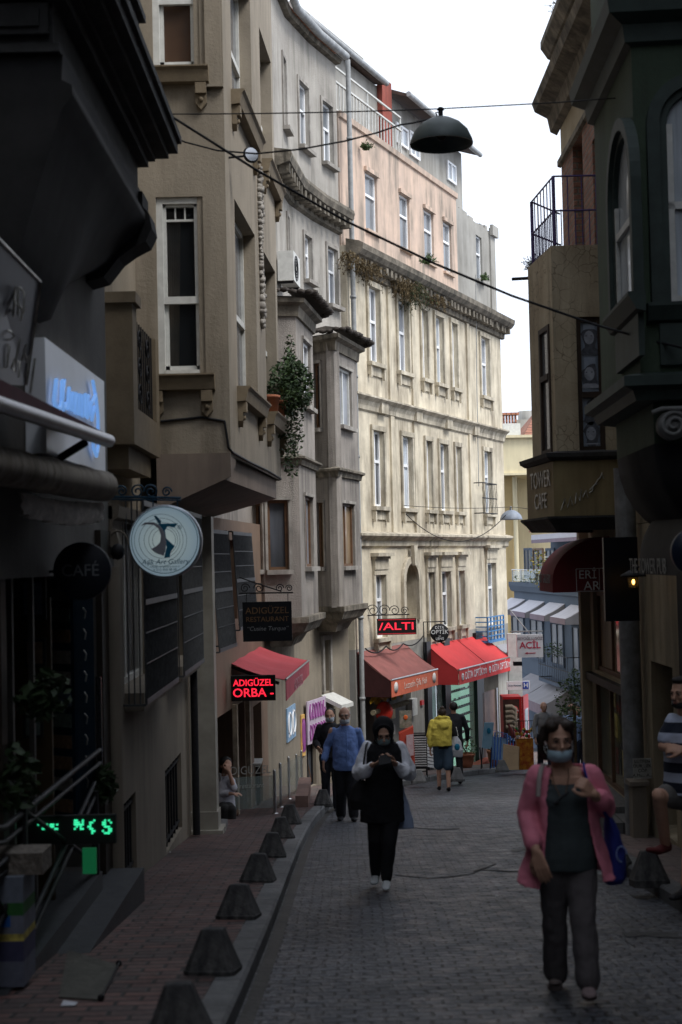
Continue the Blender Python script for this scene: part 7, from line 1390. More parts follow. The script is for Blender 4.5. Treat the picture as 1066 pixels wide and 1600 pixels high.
c = at(1086, 862, 11.0); t_ = thing('round_sign', 'large round navy sign cut by the right edge of the photo', 'sign', c); mb = MB(); disc(mb, c, .185, .035); mb.build('disc', mat('navy_disc', (.006, .012, .028), .4), t_); mb = MB(); mb.tube([c + Vector((0, 0, 0)), c + Vector((.6, .1, 0))], .015, 6); mb.build('bracket', m_black, t_)
# wall brackets and loose cables on the right
cable([at(975, 700, 13.9), at(985, 740, 14.1), at(1000, 745, 14.2), at(1030, 752, 14.4), at(1060, 748, 14.4)], .012, 'pale cable looping below the green bay', m=m_offwhite, sag=.02, n=6)
# ================================================================ lamps hung over the street, wires
def hanglamp(c, r, lab, m, tilt=0):
    t_ = thing('street_lamp', lab, 'street lamp', c, 0, 'dome lamps hung over the street'); mb = MB(); prof = [(r, 0), (r * 1.005, .012), (r * .97, .05 * r / .3), (r * .85, .13 * r / .3), (r * .62, .20 * r / .3), (r * .35, .245 * r / .3), (r * .1, .262 * r / .3), (.001, .263 * r / .3)]
    inner = [(r * .97 * a / r if a == r else a * .97, b - .012) for a, b in prof[2:]]; mb.lathe(prof, c, 40); mb.lathe([(r, 0)] + [(r * .97, .0)] + inner, c, 40); s_ = mb.build('shade', m, t_)
    h = .263 * r / .3; mb = MB(); mb.tube([c + UP * (h - .01), c + UP * (h + .06)], .022, 8); mb.ball(c + UP * (h + .075), (.035, .03, .022), 10); mb.tube([c + Vector((-.03, 0, h)), c + Vector((-.045, 0, h + .045)), c + Vector((0, 0, h + .05))], .008, 6); mb.build('hanger', m_pipe if 'grey' in lab else m_black, t_); mb = MB(); mb.ball(c + UP * .08, (.05, .05, .04), 10); mb.build('bulb', m_black, t_); return c + UP * (h + .08)
c = at(690, 226, 13.0); top = hanglamp(c, .292, 'large dark dome lamp hanging over the street against the white sky', mat('dark_lamp_enamel', (.08, .098, .096), .5, var=.2, scale=6))
wl_ = at(1003, 150, 12.2); cable([(-2.2, 13.2, at(157, 172, 13.1).z), top], .006, 'thin wire holding the big dome lamp, left half', sag=.02); cable([top, at(870, 160, 12.6), wl_], .006, 'thin wire holding the big dome lamp, right half', sag=.0)
mb = MB(); 
for dz in (-.05, 0, .05): mb.tube([wl_ + Vector((-.02, 0, dz)), wl_ + Vector((.06, 0, dz))], .015, 6)
mb.tube([wl_ + Vector((.05, 0, -.1)), wl_ + Vector((.05, 0, .1))], .01, 6); tag(mb.build('wire_anchor', m_black), 'small iron anchor hooks on the green building holding the lamp wire', 'hook')
pts = [at(x, y, Y) for x, y, Y in ((255, 208, 13.2), (290, 222, 13.2), (340, 235, 13.1), (400, 240, 13.1), (470, 233, 13), (540, 220, 13), (590, 207, 13), (625, 195, 13), (645, 192, 13), (672, 186, 13), (686, 182, 13))]; mb = MB(); mb.tube(pts, .008, 6); tag(mb.build('lamp_cable', m_black), 'drooping power cable running left from the big dome lamp', 'cable')
cable([at(270, 183, 11.3), at(400, 265, 11.6), at(540, 345, 12), at(680, 412, 12), at(800, 462, 12), at(930, 507, 11.9), at(1010, 530, 11.6), at(1075, 545, 11.2)], .0105, 'thick black cable slanting across the whole street', n=2)
c = at(799, 812, 37); top = hanglamp(c, .29, 'small pale grey dome lamp hanging far down the street', mat('pale_lamp_enamel', (.22, .25, .30), .5)); cable([FC.p(FC.uz(625, 790)[0], FC.uz(625, 790)[1], .1), top], .008, 'thin far wire from the cream building to the grey dome lamp', sag=.05); cable([top, at(845, 797, 19.2)], .006, 'thin far wire from the grey dome lamp to the cream bay', sag=.0)
cable([FC.p(FC.uz(628, 803)[0], FC.uz(628, 803)[1], .1), top + Vector((0, 0, -.05))], .010, 'slack cable drooping across the cream facade to the grey dome lamp', sag=.75, n=24)
cable([FC.p(FC.uz(738, 420)[0], FC.uz(738, 430)[1], .1), FC.p(FC.uz(742, 600)[0], FC.uz(742, 600)[1], .06), FC.p(FC.uz(745, 760)[0], FC.uz(745, 760)[1], .06)], .012, 'vertical cable hanging down the cream facade near its right end', m=m_pipe)
cable([FC.p(.1, FC.uz(555, 1014)[1], .2), FC.p(1.2, FC.uz(585, 1010)[1], .25), FC.p(2.4, FC.uz(615, 1006)[1], .2), FC.p(3.9, FC.uz(655, 1000)[1] + .1, .15)], .016, 'bundle of black cables looping over the brown awning', sag=.12)
# ================================================================ people
def V3(*a): return Vector(a)
def add(dst, src, M):
    i = len(dst.v); dst.v += [M @ v for v in src.v]; dst.f += [tuple(i + k for k in f) for f in src.f]; dst.m += src.m; dst.s += src.s
_tex = bpy.data.textures.new('folds', 'CLOUDS'); _tex.noise_scale = .09; _tex.noise_depth = 2
_tex2 = bpy.data.textures.new('strands', 'CLOUDS'); _tex2.noise_scale = .03
def fuse(mb, name, m, root, vox=.008, smooth=3, folds=0, tex=None):
    """weld overlapping solids into ONE continuous smooth surface"""
    me = mb.mesh('t', m, wm(root)); o = bpy.data.objects.new('t', me); COL.objects.link(o)
    bm = bmesh.new(); bm.from_mesh(me); bmesh.ops.remove_doubles(bm, verts=bm.verts, dist=1e-5); bmesh.ops.recalc_face_normals(bm, faces=bm.faces); bm.to_mesh(me); bm.free()
    r = o.modifiers.new('r', 'REMESH'); r.mode = 'VOXEL'; r.voxel_size = vox; r.use_smooth_shade = True
    s = o.modifiers.new('s', 'SMOOTH'); s.iterations = smooth; s.factor = .5
    if folds: d = o.modifiers.new('d', 'DISPLACE'); d.texture = tex or _tex; d.strength = folds; d.mid_level = .5; d.texture_coords = 'LOCAL'
    dg = bpy.context.evaluated_depsgraph_get(); dg.update(); me2 = bpy.data.meshes.new_from_object(o.evaluated_get(dg))
    bpy.data.objects.remove(o); me2.name = name; me2.materials.clear()
    for q in (m if isinstance(m, list) else [m]): me2.materials.append(q)
    ob = bpy.data.objects.new(name, me2); COL.objects.link(ob); ob.parent = root; WM[ob.name] = wm(root)
    for p in me2.polygons: p.use_smooth = True; p.material_index = 0
    return ob
def limb(mb, pts, rs, n=14):
    P = [Vector(p) for p in pts]; out = []; rr = []
    for i in range(len(P) - 1):
        for k in range(5): t = k / 5; out.append(P[i].lerp(P[i + 1], t)); rr.append(rs[i] * (1 - t) + rs[i + 1] * t)
    out.append(P[-1]); rr.append(rs[-1]); mb.tube(out, rr, n)
    for p, r in zip(P, rs): mb.ball(p, r * .995, 12)
def rings(mb, L_, n=28):
    """stacked ellipses (centre, rx, ry)"""
    rows = [[Vector(c) + V3(rx * math.cos(2 * PI * j / n), ry * math.sin(2 * PI * j / n), 0) for j in range(n)] for c, rx, ry in L_]
    mb.grid(rows, 0, True, closeu=True); mb.face(list(reversed(rows[0]))); mb.face(rows[-1])
def hand(mb, w, d, nrm, side=1, curl=.5, s=1.0, spread=.10, thumb=.6):
    """palm, four unequal bent fingers and a thumb leaving the side of the palm; nrm = direction the palm faces"""
    d = Vector(d).normalized(); nrm = Vector(nrm); nrm = (nrm - d * nrm.dot(d)).normalized(); lat = d.cross(nrm) * side; w = Vector(w)
    for k, (o, l) in enumerate(((.030, .072), (.010, .080), (-.010, .074), (-.029, .058))):
        b0 = w + lat * o * .5 * s; b1 = w + (d * .085 + lat * o * 1.05) * s; mb.tube([b0, b1], [.014 * s, .0115 * s], 8); dd = (d + lat * o * spread * 20 * .3).normalized(); p = b1; pts = [p.copy()]; a = 0
        for seg in range(3):
            a += curl * (.75, 1.0, .75)[seg]; q = dd * math.cos(a) + nrm * math.sin(a); p = p + q * l * (.45, .31, .24)[seg] * s; pts.append(p.copy())
        mb.tube(pts, [.0098 * s, .009 * s, .0082 * s, .007 * s], 8); mb.ball(pts[-1], .007 * s, 8); mb.ball(b1, .0105 * s, 8)
    t0 = w + (d * .025 + lat * .026) * s; t1 = t0 + (d * .035 + lat * .028 + nrm * .012) * s; t2 = t1 + (d * .030 + lat * (.02 * (1 - thumb)) + nrm * .022 * thumb) * s; t3 = t2 + (d * .024 + nrm * .018 * thumb - lat * .004) * s
    mb.tube([t0, t1, t2, t3], [.014 * s, .0125 * s, .0105 * s, .008 * s], 8); mb.ball(t3, .008 * s, 8)
def head_mb(age=0, s=1.0):
    """head about the centre of the skull, face towards -y"""
    h = MB(); h.ball((0, .012, .022), (.076, .095, .095), 24); h.ball((0, -.022, -.030), (.060, .066, .072), 20); h.ball((0, -.040, -.078), (.036, .040, .032), 16)
    h.ball((0, -.078, .018), (.052, .016, .018), 12)
    h.tube([(0, -.088, .012), (0, -.100, -.012), (0, -.113, -.030)], [.009, .011, .013], 10); h.ball((0, -.110, -.031), (.0165, .011, .0095), 12)
    for s_ in (-1, 1): h.ball((s_ * .034, -.072, -.022), (.022, .018, .018), 12); h.ball((s_ * .078, .010, -.005), (.009, .018, .030), 12); h.ball((s_ * .030, -.083, .006), (.014, .008, .010), 10)
    h.tube([(-.022, -.088, -.057), (0, -.094, -.056), (.022, -.088, -.057)], [.005, .0075, .005], 8); h.tube([(-.018, -.086, -.066), (0, -.092, -.067), (.018, -.086, -.066)], [.005, .008, .005], 8)
    return h
m_skin = mat('skin', (.50, .29, .20), .55, col2=(.43, .24, .165), scale=18, spec=.35); m_skin2 = mat('light_skin', (.50, .30, .22), .55, col2=(.44, .25, .18), scale=18); m_lip = mat('lips', (.26, .085, .075), .5)
m_eye = mat('eye_dark', (.02, .012, .01), .2); m_eyew = mat('eye_white', (.42, .38, .36), .3); m_brow = mat('brow_hair', (.03, .02, .016), .9)
def hairmat(n_, c): return mat(n_, c, .55, var=.5, scale=50, bs=60, bst=.5)
m_hair = hairmat('dark_brown_hair', (.030, .018, .012)); m_hairb = hairmat('black_hair', (.013, .011, .011)); m_hairg = hairmat('grey_hair', (.30, .29, .28))
m_mask = mat('pale_blue_mask', (.42, .57, .66), .8, var=.06, scale=14); m_maskw = mat('white_mask', (.46, .50, .54), .8)
def HM(c, yaw=0, pitch=0, s=1.0, roll=0): return Matrix.Translation(c) @ Matrix.Rotation(yaw, 4, 'Z') @ Matrix.Rotation(pitch, 4, 'X') @ Matrix.Rotation(roll, 4, 'Y') @ Matrix.Scale(s, 4)
def face(root, M, mask=None, eyes=True, glasses=False, low=False, brow=None, lips=True):
    def bl(name, parts, m):
        g = MB()
        for c, r in parts: g.ball(c, r, 10)
        o = MB(); add(o, g, M); return o.build(name, m, root)
    if eyes:
        bl('eye', [((-.030, -.0885, .005), (.0125, .006, .0058))], m_eyew); bl('eye', [((.030, -.0885, .005), (.0125, .006, .0058))], m_eyew)
        bl('iris', [((-.030, -.0935, .005), (.0058, .003, .0055))], m_eye); bl('iris', [((.030, -.0935, .005), (.0058, .003, .0055))], m_eye)
        for s_ in (-1, 1): g = MB(); g.tube([(s_ * .013, -.095, .021), (s_ * .031, -.097, .027), (s_ * .050, -.084, .021)], [.0035, .004, .002], 6); g.tube([(s_ * .017, -.0945, .008), (s_ * .031, -.096, .0125), (s_ * .044, -.089, .008)], .0022, 5); o = MB(); add(o, g, M); o.build('eyebrow', brow or m_brow, root)
    if lips and not mask: bl('lips', [((0, -.0925, -.0565), (.023, .0065, .004)), ((0, -.0915, -.066), (.019, .0065, .0055))], m_lip)
    if mask:
        g = MB(); rows = []; zt, zb = ((-.048, -.118) if low else (-.012, -.100))
        for i in range(10):
            t = i / 9; z = zt + (zb - zt) * t; rr = .104 + .016 * math.sin(t * PI) - (.030 * t * t) + (.004 if i % 2 else 0); row = []
            for j in range(25):
                a = -1.12 + 2.24 * j / 24; k = abs(a / 1.12); bl_ = (1 - .30 * k ** 3 * (abs(t - .5) * 2)); row.append((math.sin(a) * .079, -math.cos(a) * rr * (.97) - .004 * math.cos(a * 1.5) + .014, z * bl_ + (-.055) * (1 - bl_)))
            rows.append(row)
        g.grid(rows, 0, True); o = MB(); add(o, g, M); mo = o.build('face_mask', mask, root)
        g = MB()
        for s_ in (-1, 1): g.tube([(s_ * .068, -.030, zt * .8 - .01), (s_ * .083, .0, .0), (s_ * .086, .014, -.010), (s_ * .080, -.005, zb * .55), (s_ * .064, -.034, zb * .75)], .0018, 4)
        o = MB(); add(o, g, M); o.build('ear_loop', m_white, mo)
    if glasses:
        g = MB()
        for s_ in (-1, 1): g.tube([(s_ * .031 + .021 * math.cos(a), -.104, .004 + .016 * math.sin(a)) for a in [2 * PI * k / 16 for k in range(17)]], .002, 5); g.tube([(s_ * .052, -.103, .008), (s_ * .082, .005, .008)], .002, 5)
        g.tube([(-.010, -.105, .006), (.010, -.105, .006)], .002, 5); o = MB(); add(o, g, M); o.build('glasses', m_black, root)
def shoe(mb, ank, toe, w=.045, h=.075):
    a, t = Vector(ank), Vector(toe); d = (t - a); d.z = 0; d.normalize(); up = V3(0, 0, 1)
    mb.ball(a + d * -.02 + up * -.03, (w * .8, w * .8, h * .6), 14); pts = [a - d * .045 - up * .042, a + d * .03 - up * .045, a + d * .10 - up * .055, Vector(t)]
    mb.tube(pts, [(w * .70, w * .75), (w * .85, w * .8), (w * 1.0, w * .62), (w * .75, w * .42)], 14); mb.ball(t, (w * .75, w * .75, w * .42), 12)
def trousers(root, m, hips, kneeA, ankA, kneeB, ankB, rh=.10, rk=.066, ra=.062, waist=None, pel=(.17, .115, .12), name='trousers', folds=.012, vox=.011):
    g = MB(); hA, hB = hips; c = (Vector(hA) + Vector(hB)) / 2; g.ball(c + V3(0, .01, .05), pel, 20)
    limb(g, [hA, kneeA, ankA], [rh, rk, ra]); limb(g, [hB, kneeB, ankB], [rh, rk, ra]); return fuse(g, name, m, root, vox, 3, folds)
def person(label, Y, foot_px, cat='person', name='person', rz=0):
    x = at(foot_px, 1200, Y).x; return thing(name, label, cat, (x, Y, gz(Y)), rz)
def cloth(n_, c, **k): return mat(n_, c, .9, var=k.get('var', .08), scale=k.get('scale', 9), bs=k.get('bs', 90), bst=.15)
# ---------------- woman in the pink cardigan
Y = 8.15; A = lambda x, y, d=0: at(x, y, Y + d)
w = person('woman in a pink cardigan walking towards the viewer with her mask under her nose', Y, 885)
Mh = HM(A(873, 1156, -.03), .04, .05, .99); b = MB(); add(b, head_mb(), Mh)
hA, hB = A(866, 1356), A(906, 1356); sA, sB = A(838, 1212), A(925, 1211)
kA, kB = A(867, 1432, .04), A(911, 1432, -.14); aA, aB = A(869, 1520, .14), A(919, 1532, -.24)
limb(b, [A(875, 1180, .02), A(880, 1205, .03)], [.056, .062]); b.ball(A(881, 1212, .02), (.15, .075, .06), 18)
rings(b, [(A(884, 1345), .15, .10), (A(883, 1300), .13, .09), (A(881, 1250), .14, .10), (A(881, 1212), .13, .075)])
limb(b, [sA, A(824, 1272, .0), A(838, 1330, -.17)], [.045, .036, .027]); limb(b, [sB, A(948, 1262, .02), A(928, 1241, -.19)], [.045, .037, .028])
hand(b, A(839, 1332, -.18), A(850, 1370, -.20) - A(839, 1332, -.18), V3(.45, .8, 0), side=-1, curl=.28, s=1.12); hand(b, A(928, 1241, -.19), A(914, 1226, -.215) - A(928, 1241, -.19), V3(-.55, .75, -.2), side=1, curl=1.05, spread=.02)
limb(b, [hA, kA, aA], [.07, .05, .036]); limb(b, [hB, kB, aB], [.07, .05, .036]); fuse(b, 'body', m_skin, w, .0062, 2); face(w, Mh, m_mask, low=True)
g = MB(); h_ = MB()   # hair: parted, tucked back, falling behind the shoulders
h_.ball((0, .030, .036), (.090, .098, .100), 24); h_.ball((-.045, -.035, .085), (.045, .050, .035), 14); h_.ball((.045, -.035, .085), (.045, .050, .035), 14)
for s_ in (-1, 1):
    for k in range(5): h_.tube([(s_ * (.060 + .004 * k), -.012 + .018 * k, .07), (s_ * (.082 + .002 * k), .008 + .02 * k, .0), (s_ * (.078 + .004 * k), .028 + .015 * k, -.07), (s_ * (.060 + .010 * k), .045 + .012 * k, -.125)], [.016, .014, .014, .010], 8)
h_.ball((0, .075, -.06), (.075, .045, .095), 16); add(g, h_, Mh); fuse(g, 'hair', m_hair, w, .006, 1, .010, _tex2)
t = MB(); rings(t, [(A(884, 1356), .178, .135), (A(885, 1335), .182, .145), (A(885, 1305), .165, .138), (A(883, 1270), .158, .135), (A(882, 1246), .160, .142), (A(882, 1228), .150, .118), (A(882, 1214, .03), .132, .07)]); t.ball(A(868, 1252, -.06), (.078, .07, .075), 14); t.ball(A(898, 1252, -.06), (.078, .07, .075), 14)
for s_, a_, c_ in ((0, A(852, 1207, .02), A(858, 1225, -.06)), (0, A(913, 1206, .02), A(908, 1225, -.06))): t.tube([a_, c_], .026, 8)
top = fuse(t, 'tank_top', cloth('charcoal_jersey', (.048, .060, .064)), w, .0075, 3, .010)
trousers(w, cloth('grey_twill', (.085, .075, .078)), (hA, hB), kA, aA, kB, aB, .103, .072, .070, pel=(.172, .125, .13), folds=.020, vox=.009)
g = MB(); rg = random.Random(2); rows = []; prof = [(1196, 882, .125, .085), (1206, 882, .165, .115), (1225, 882, .182, .142), (1255, 883, .182, .158), (1290, 884, .188, .166), (1325, 885, .215, .178), (1355, 886, .255, .19), (1368, 886, .272, .20)]
rows_o, rows_i = [], []
for i, (py, px, rx, ry) in enumerate(prof):
    c = A(px, py, .02); ro, ri = [], []
    for j in range(41):
        a = -2.52 + 5.04 * j / 40; lean = .018 * math.sin(a * 6 + i) * (i / 7); ff = 1 + (.20 * (abs(a) / 2.52) ** 4) * (i / 7) * (1.25 if a < 0 else .8); z_ = (-.05 * (abs(a) / 2.5) ** 3 * (i / 7) * (.2 if a > 0 else 1.0))
        q = V3(math.sin(a) * (rx + lean) * ff, math.cos(a) * (ry + lean), z_); ro.append(c + q); ri.append(c + q * .93)
    rows_o.append(ro); rows_i.append(ri)
loop = [ro + list(reversed(ri)) for ro, ri in zip(rows_o, rows_i)]; g.grid(loop, 0, True, closeu=True); g.face(loop[0]); g.face(list(reversed(loop[-1])))
limb(g, [A(841, 1213), A(823, 1270, .02), A(833, 1318, -.13)], [.068, .058, .050]); limb(g, [A(922, 1212), A(947, 1262, .03), A(937, 1247, -.12)], [.068, .060, .052])
fuse(g, 'cardigan', cloth('rose_pink_cotton', (.64, .20, .27), var=.06), w, .0085, 3, .022)
g = MB(); shoe(g, aA, A(867, 1535, .03)); fuse(g, 'shoe', cloth('taupe_sneaker', (.16, .13, .12)), w, .007, 2); g = MB(); shoe(g, aB, A(922, 1556, -.38)); fuse(g, 'shoe', cloth('grey_pink_sneaker', (.20, .15, .15)), w, .007, 2)
g = MB(); g.tube([A(862, 1200, -.05), A(866, 1225, -.13), A(876, 1245, -.17), A(884, 1240, -.17), A(889, 1215, -.12), A(888, 1200, -.05)], .0028, 5); g.build('necklace_cord', m_brownf, w); g = MB(); g.tube([A(869, 1256, -.175), A(878, 1246, -.18), A(889, 1238, -.17)], .008, 6); g.ball(A(869, 1255, -.185), (.02, .008, .015), 8); g.build('hung_glasses', m_black, w)
g = MB(); g.tube([A(849, 1194, .02), A(846, 1200, -.06), A(843, 1215, -.125), A(841, 1245, -.165)], [(.014, .005)] * 4, 8); g.build('rucksack_strap', cloth('taupe_strap', (.24, .20, .19)), w)
bg = thing('tote_bag', 'royal blue cloth tote bag on the shoulder of the woman in pink', 'bag', A(958, 1383, .1)); g = MB(); rings(g, [(A(960, 1382, .1), .045, .05), (A(960, 1372, .1), .068, .085), (A(961, 1340, .1), .062, .10), (A(958, 1305, .08), .045, .09), (A(950, 1275, .06), .022, .07)]); fuse(g, 'pouch', cloth('royal_blue_cloth', (.02, .03, .20)), bg, .009, 3, .02)
g = MB(); g.tube([A(951, 1280, .02), A(940, 1262, -.10), A(920, 1228, -.20), A(914, 1205, -.10), A(912, 1194, .0), A(918, 1200, .08), A(945, 1275, .10)], [(.014, .006)] * 7, 8); g.build('strap', MATS['royal_blue_cloth'], bg); g = MB(); c = A(966, 1335, .0); g.tube([c + V3(.03 * math.cos(a) + .02, 0, .045 * math.sin(a)) for a in [2 * PI * k / 12 for k in range(10)]], .004, 5); g.build('print', mat('pale_blue_print', (.2, .28, .5), .7), bg)
# ---------------- woman in black with headscarf, looking at her phone
Y = 13.1; w = person('woman in a black headscarf and vest with white sleeves, looking down at her phone', Y, 600)
Mh = HM(A(599.5, 1146, -.04), 0, .30, 1.0); b = MB(); add(b, head_mb(), Mh); hA, hB = A(589, 1262), A(611, 1262); kA, kB = A(587, 1312, -.02), A(608, 1316, -.12); aA, aB = A(587, 1364, .10), A(604, 1372, -.14)
sA, sB = A(574, 1166), A(625, 1166); eA, eB = A(562, 1205, .02), A(639, 1206, .02); wA, wB = A(583, 1195, -.24), A(617, 1193, -.23)
rings(b, [(A(600, 1260), .13, .10), (A(600, 1215), .12, .09), (A(600, 1175), .14, .09), (A(600, 1163), .09, .06)]); limb(b, [A(600, 1168), A(600, 1150)], [.05, .05]); limb(b, [sA, eA, wA], [.042, .034, .025]); limb(b, [sB, eB, wB], [.042, .034, .025])
hand(b, wA, A(596, 1189, -.30) - wA, V3(.2, -.2, 1), side=-1, curl=.55); hand(b, wB, A(611, 1180, -.29) - wB, V3(-.6, -.5, .2), side=1, curl=.35, spread=.25)
limb(b, [hA, kA, aA], [.06, .045, .034]); limb(b, [hB, kB, aB], [.06, .045, .034]); fuse(b, 'body', m_skin, w, .007, 2); face(w, Mh, mat('mint_mask', (.30, .43, .45), .8), glasses=True)
m_bk = cloth('black_crepe', (.010, .010, .012)); g = MB(); h_ = MB(); h_.ball((0, .038, .030), (.102, .112, .122), 26)
h_.tube([(.080 * math.cos(a), -.052 + .028 * abs(math.sin(a)) * 0, .012 + .090 * math.sin(a)) for a in [2 * PI * k / 24 for k in range(25)]], .013, 8); h_.ball((0, .03, -.08), (.085, .09, .07), 18); add(g, h_, Mh)
rings(g, [(A(600, 1168, -.01), .13, .10), (A(600, 1160), .10, .09), (A(600, 1153, .02), .085, .085)]); g.ball(A(600, 1182, -.06), (.11, .08, .09), 18); fuse(g, 'headscarf', m_bk, w, .008, 3, .010)
g = MB(); rings(g, [(A(598, 1283), .205, .145), (A(598, 1255), .195, .15), (A(600, 1225), .175, .14), (A(600, 1195), .17, .14), (A(600, 1172), .175, .12), (A(600, 1161), .14, .085)]); fuse(g, 'vest', m_bk, w, .010, 3, .02)
m_wh = cloth('white_poplin', (.85, .86, .92)); 
for s_, e_, w_, nm in ((sA, eA, wA, 'A'), (sB, eB, wB, 'B')): g = MB(); q = Vector(e_).lerp(Vector(w_), .45) + V3(0, 0, -.03); limb(g, [s_, Vector(s_).lerp(Vector(e_), .5), Vector(e_) + V3(0, 0, -.01), q, Vector(e_).lerp(Vector(w_), .86)], [.052, .062, .076, .062, .034]); fuse(g, 'sleeve', m_wh, w, .009, 3, .026)
trousers(w, m_bk, (hA, hB), kA, aA, kB, aB, .10, .072, .050, pel=(.15, .12, .12)); m_ws = cloth('white_sneaker', (.55, .57, .58))
for a_, t_ in ((aA, A(584, 1380, -.05)), (aB, A(603, 1389, -.30))): g = MB(); shoe(g, a_, t_); fuse(g, 'shoe', m_ws, w, .008, 2)
ph = MB(); c = A(601, 1186, -.33); ph.hexa([c + V3(*v) for v in ((-.055, -.05, -.045), (.055, -.05, -.03), (.055, -.042, -.034), (-.055, -.042, -.05), (-.05, .01, .03), (.06, .01, .045), (.06, .018, .042), (-.05, .018, .026))]); tag(ph.build('phone', m_black), 'black phone held in both hands by the woman in the headscarf', 'phone')
hb_ = thing('handbag', 'black handbag hanging at the hip of the woman in the headscarf', 'bag', A(560, 1266)); g = MB(); rings(g, [(A(562, 1265), .08, .06), (A(561, 1250), .095, .075), (A(563, 1228), .07, .06), (A(566, 1220), .04, .04)]); fuse(g, 'pouch', cloth('black_leather', (.012, .011, .012)), hb_, .009, 3, .01); g = MB(); g.tube([A(560, 1226, -.03), A(566, 1212, -.05), A(572, 1165, -.1), A(576, 1158, 0), A(570, 1215, .08), A(563, 1226, .04)], .008, 6); g.build('strap', m_black, hb_)
g = MB(); rings(g, [(A(633, 1295, .05), .085, .03), (A(633, 1278, .05), .075, .035), (A(629, 1250, .05), .045, .03), (A(626, 1225, .05), .02, .02)]); jk = fuse(g, 'jacket', cloth('pale_blue_cloth', (.30, .36, .50)), w, .009, 3, .02)
# ---------------- man in the light blue shirt
Y = 21.1; w = person('grey-haired man in a light blue shirt and dark trousers walking near the left kerb', Y, 543); Mh = HM(A(538.5, 1118, -.04), -.05, .02, 1.03); b = MB(); add(b, head_mb(), Mh)
hA, hB = A(532, 1199), A(551, 1199); kA, kB = A(533, 1238, .0), A(550, 1238, -.1); aA, aB = A(533, 1272, .12), A(553, 1273, -.12); sA, sB = A(519, 1142), A(560, 1142)
rings(b, [(A(540, 1195), .14, .10), (A(540, 1165), .14, .11), (A(540, 1140), .13, .08)]); limb(b, [A(540, 1142), A(539, 1125)], [.058, .056]); limb(b, [sA, A(511, 1168, .04), A(506, 1190, -.06)], [.05, .04, .028]); limb(b, [sB, A(567, 1168, .04), A(564, 1192, -.06)], [.05, .04, .028]); hand(b, A(506, 1190, -.06), V3(-.02, -.05, -.18), V3(1, .3, 0), -1, .45, 1.1); hand(b, A(564, 1192, -.06), V3(0, -.05, -.18), V3(-1, .3, 0), 1, .45, 1.1)
limb(b, [hA, kA, aA], [.07, .05, .036]); limb(b, [hB, kB, aB], [.07, .05, .036]); fuse(b, 'body', m_skin2, w, .0095, 1); face(w, Mh, m_maskw, glasses=True, low=True, brow=m_hairg)
g = MB(); h_ = MB(); 
for s_ in (-1, 1): h_.ball((s_ * .066, .035, .018), (.018, .055, .042), 12)
h_.ball((0, .085, .0), (.066, .028, .055), 14); add(g, h_, Mh); fuse(g, 'hair', m_hairg, w, .008, 1, .006, _tex2)
g = MB(); rings(g, [(A(541, 1203), .195, .15), (A(541, 1190), .20, .165), (A(540, 1172), .19, .17), (A(540, 1155), .185, .15), (A(540, 1145), .175, .115), (A(540, 1139), .14, .09), (A(540, 1134), .08, .07)]); limb(g, [A(521, 1143), A(511, 1167, .04), A(507, 1186, -.04)], [.060, .058, .052]); limb(g, [A(559, 1143), A(567, 1167, .04), A(564, 1187, -.04)], [.060, .058, .052]); g.lathe([(.062, 0), (.070, .03), (.060, .032), (.055, 0)], A(539.5, 1137, -.01), 16)
sh_ = fuse(g, 'shirt', cloth('sky_blue_shirt', (.155, .245, .52), var=.05), w, .011, 3, .028); trousers(w, cloth('black_trousers', (.014, .014, .018)), (hA, hB), kA, aA, kB, aB, .115, .085, .075, pel=(.18, .14, .12))
g = MB(); g.tube([A(541, 1140, -.13), A(542, 1165, -.175), A(542, 1200, -.16)], .006, 5); g.build('button_placket', mat('placket_blue', (.12, .2, .42), .8), sh_)
for a_, t_ in ((aA, A(531, 1281, -.06)), (aB, A(554, 1281, -.30))): g = MB(); shoe(g, a_, t_, .05); fuse(g, 'shoe', m_black, w, .01, 2)
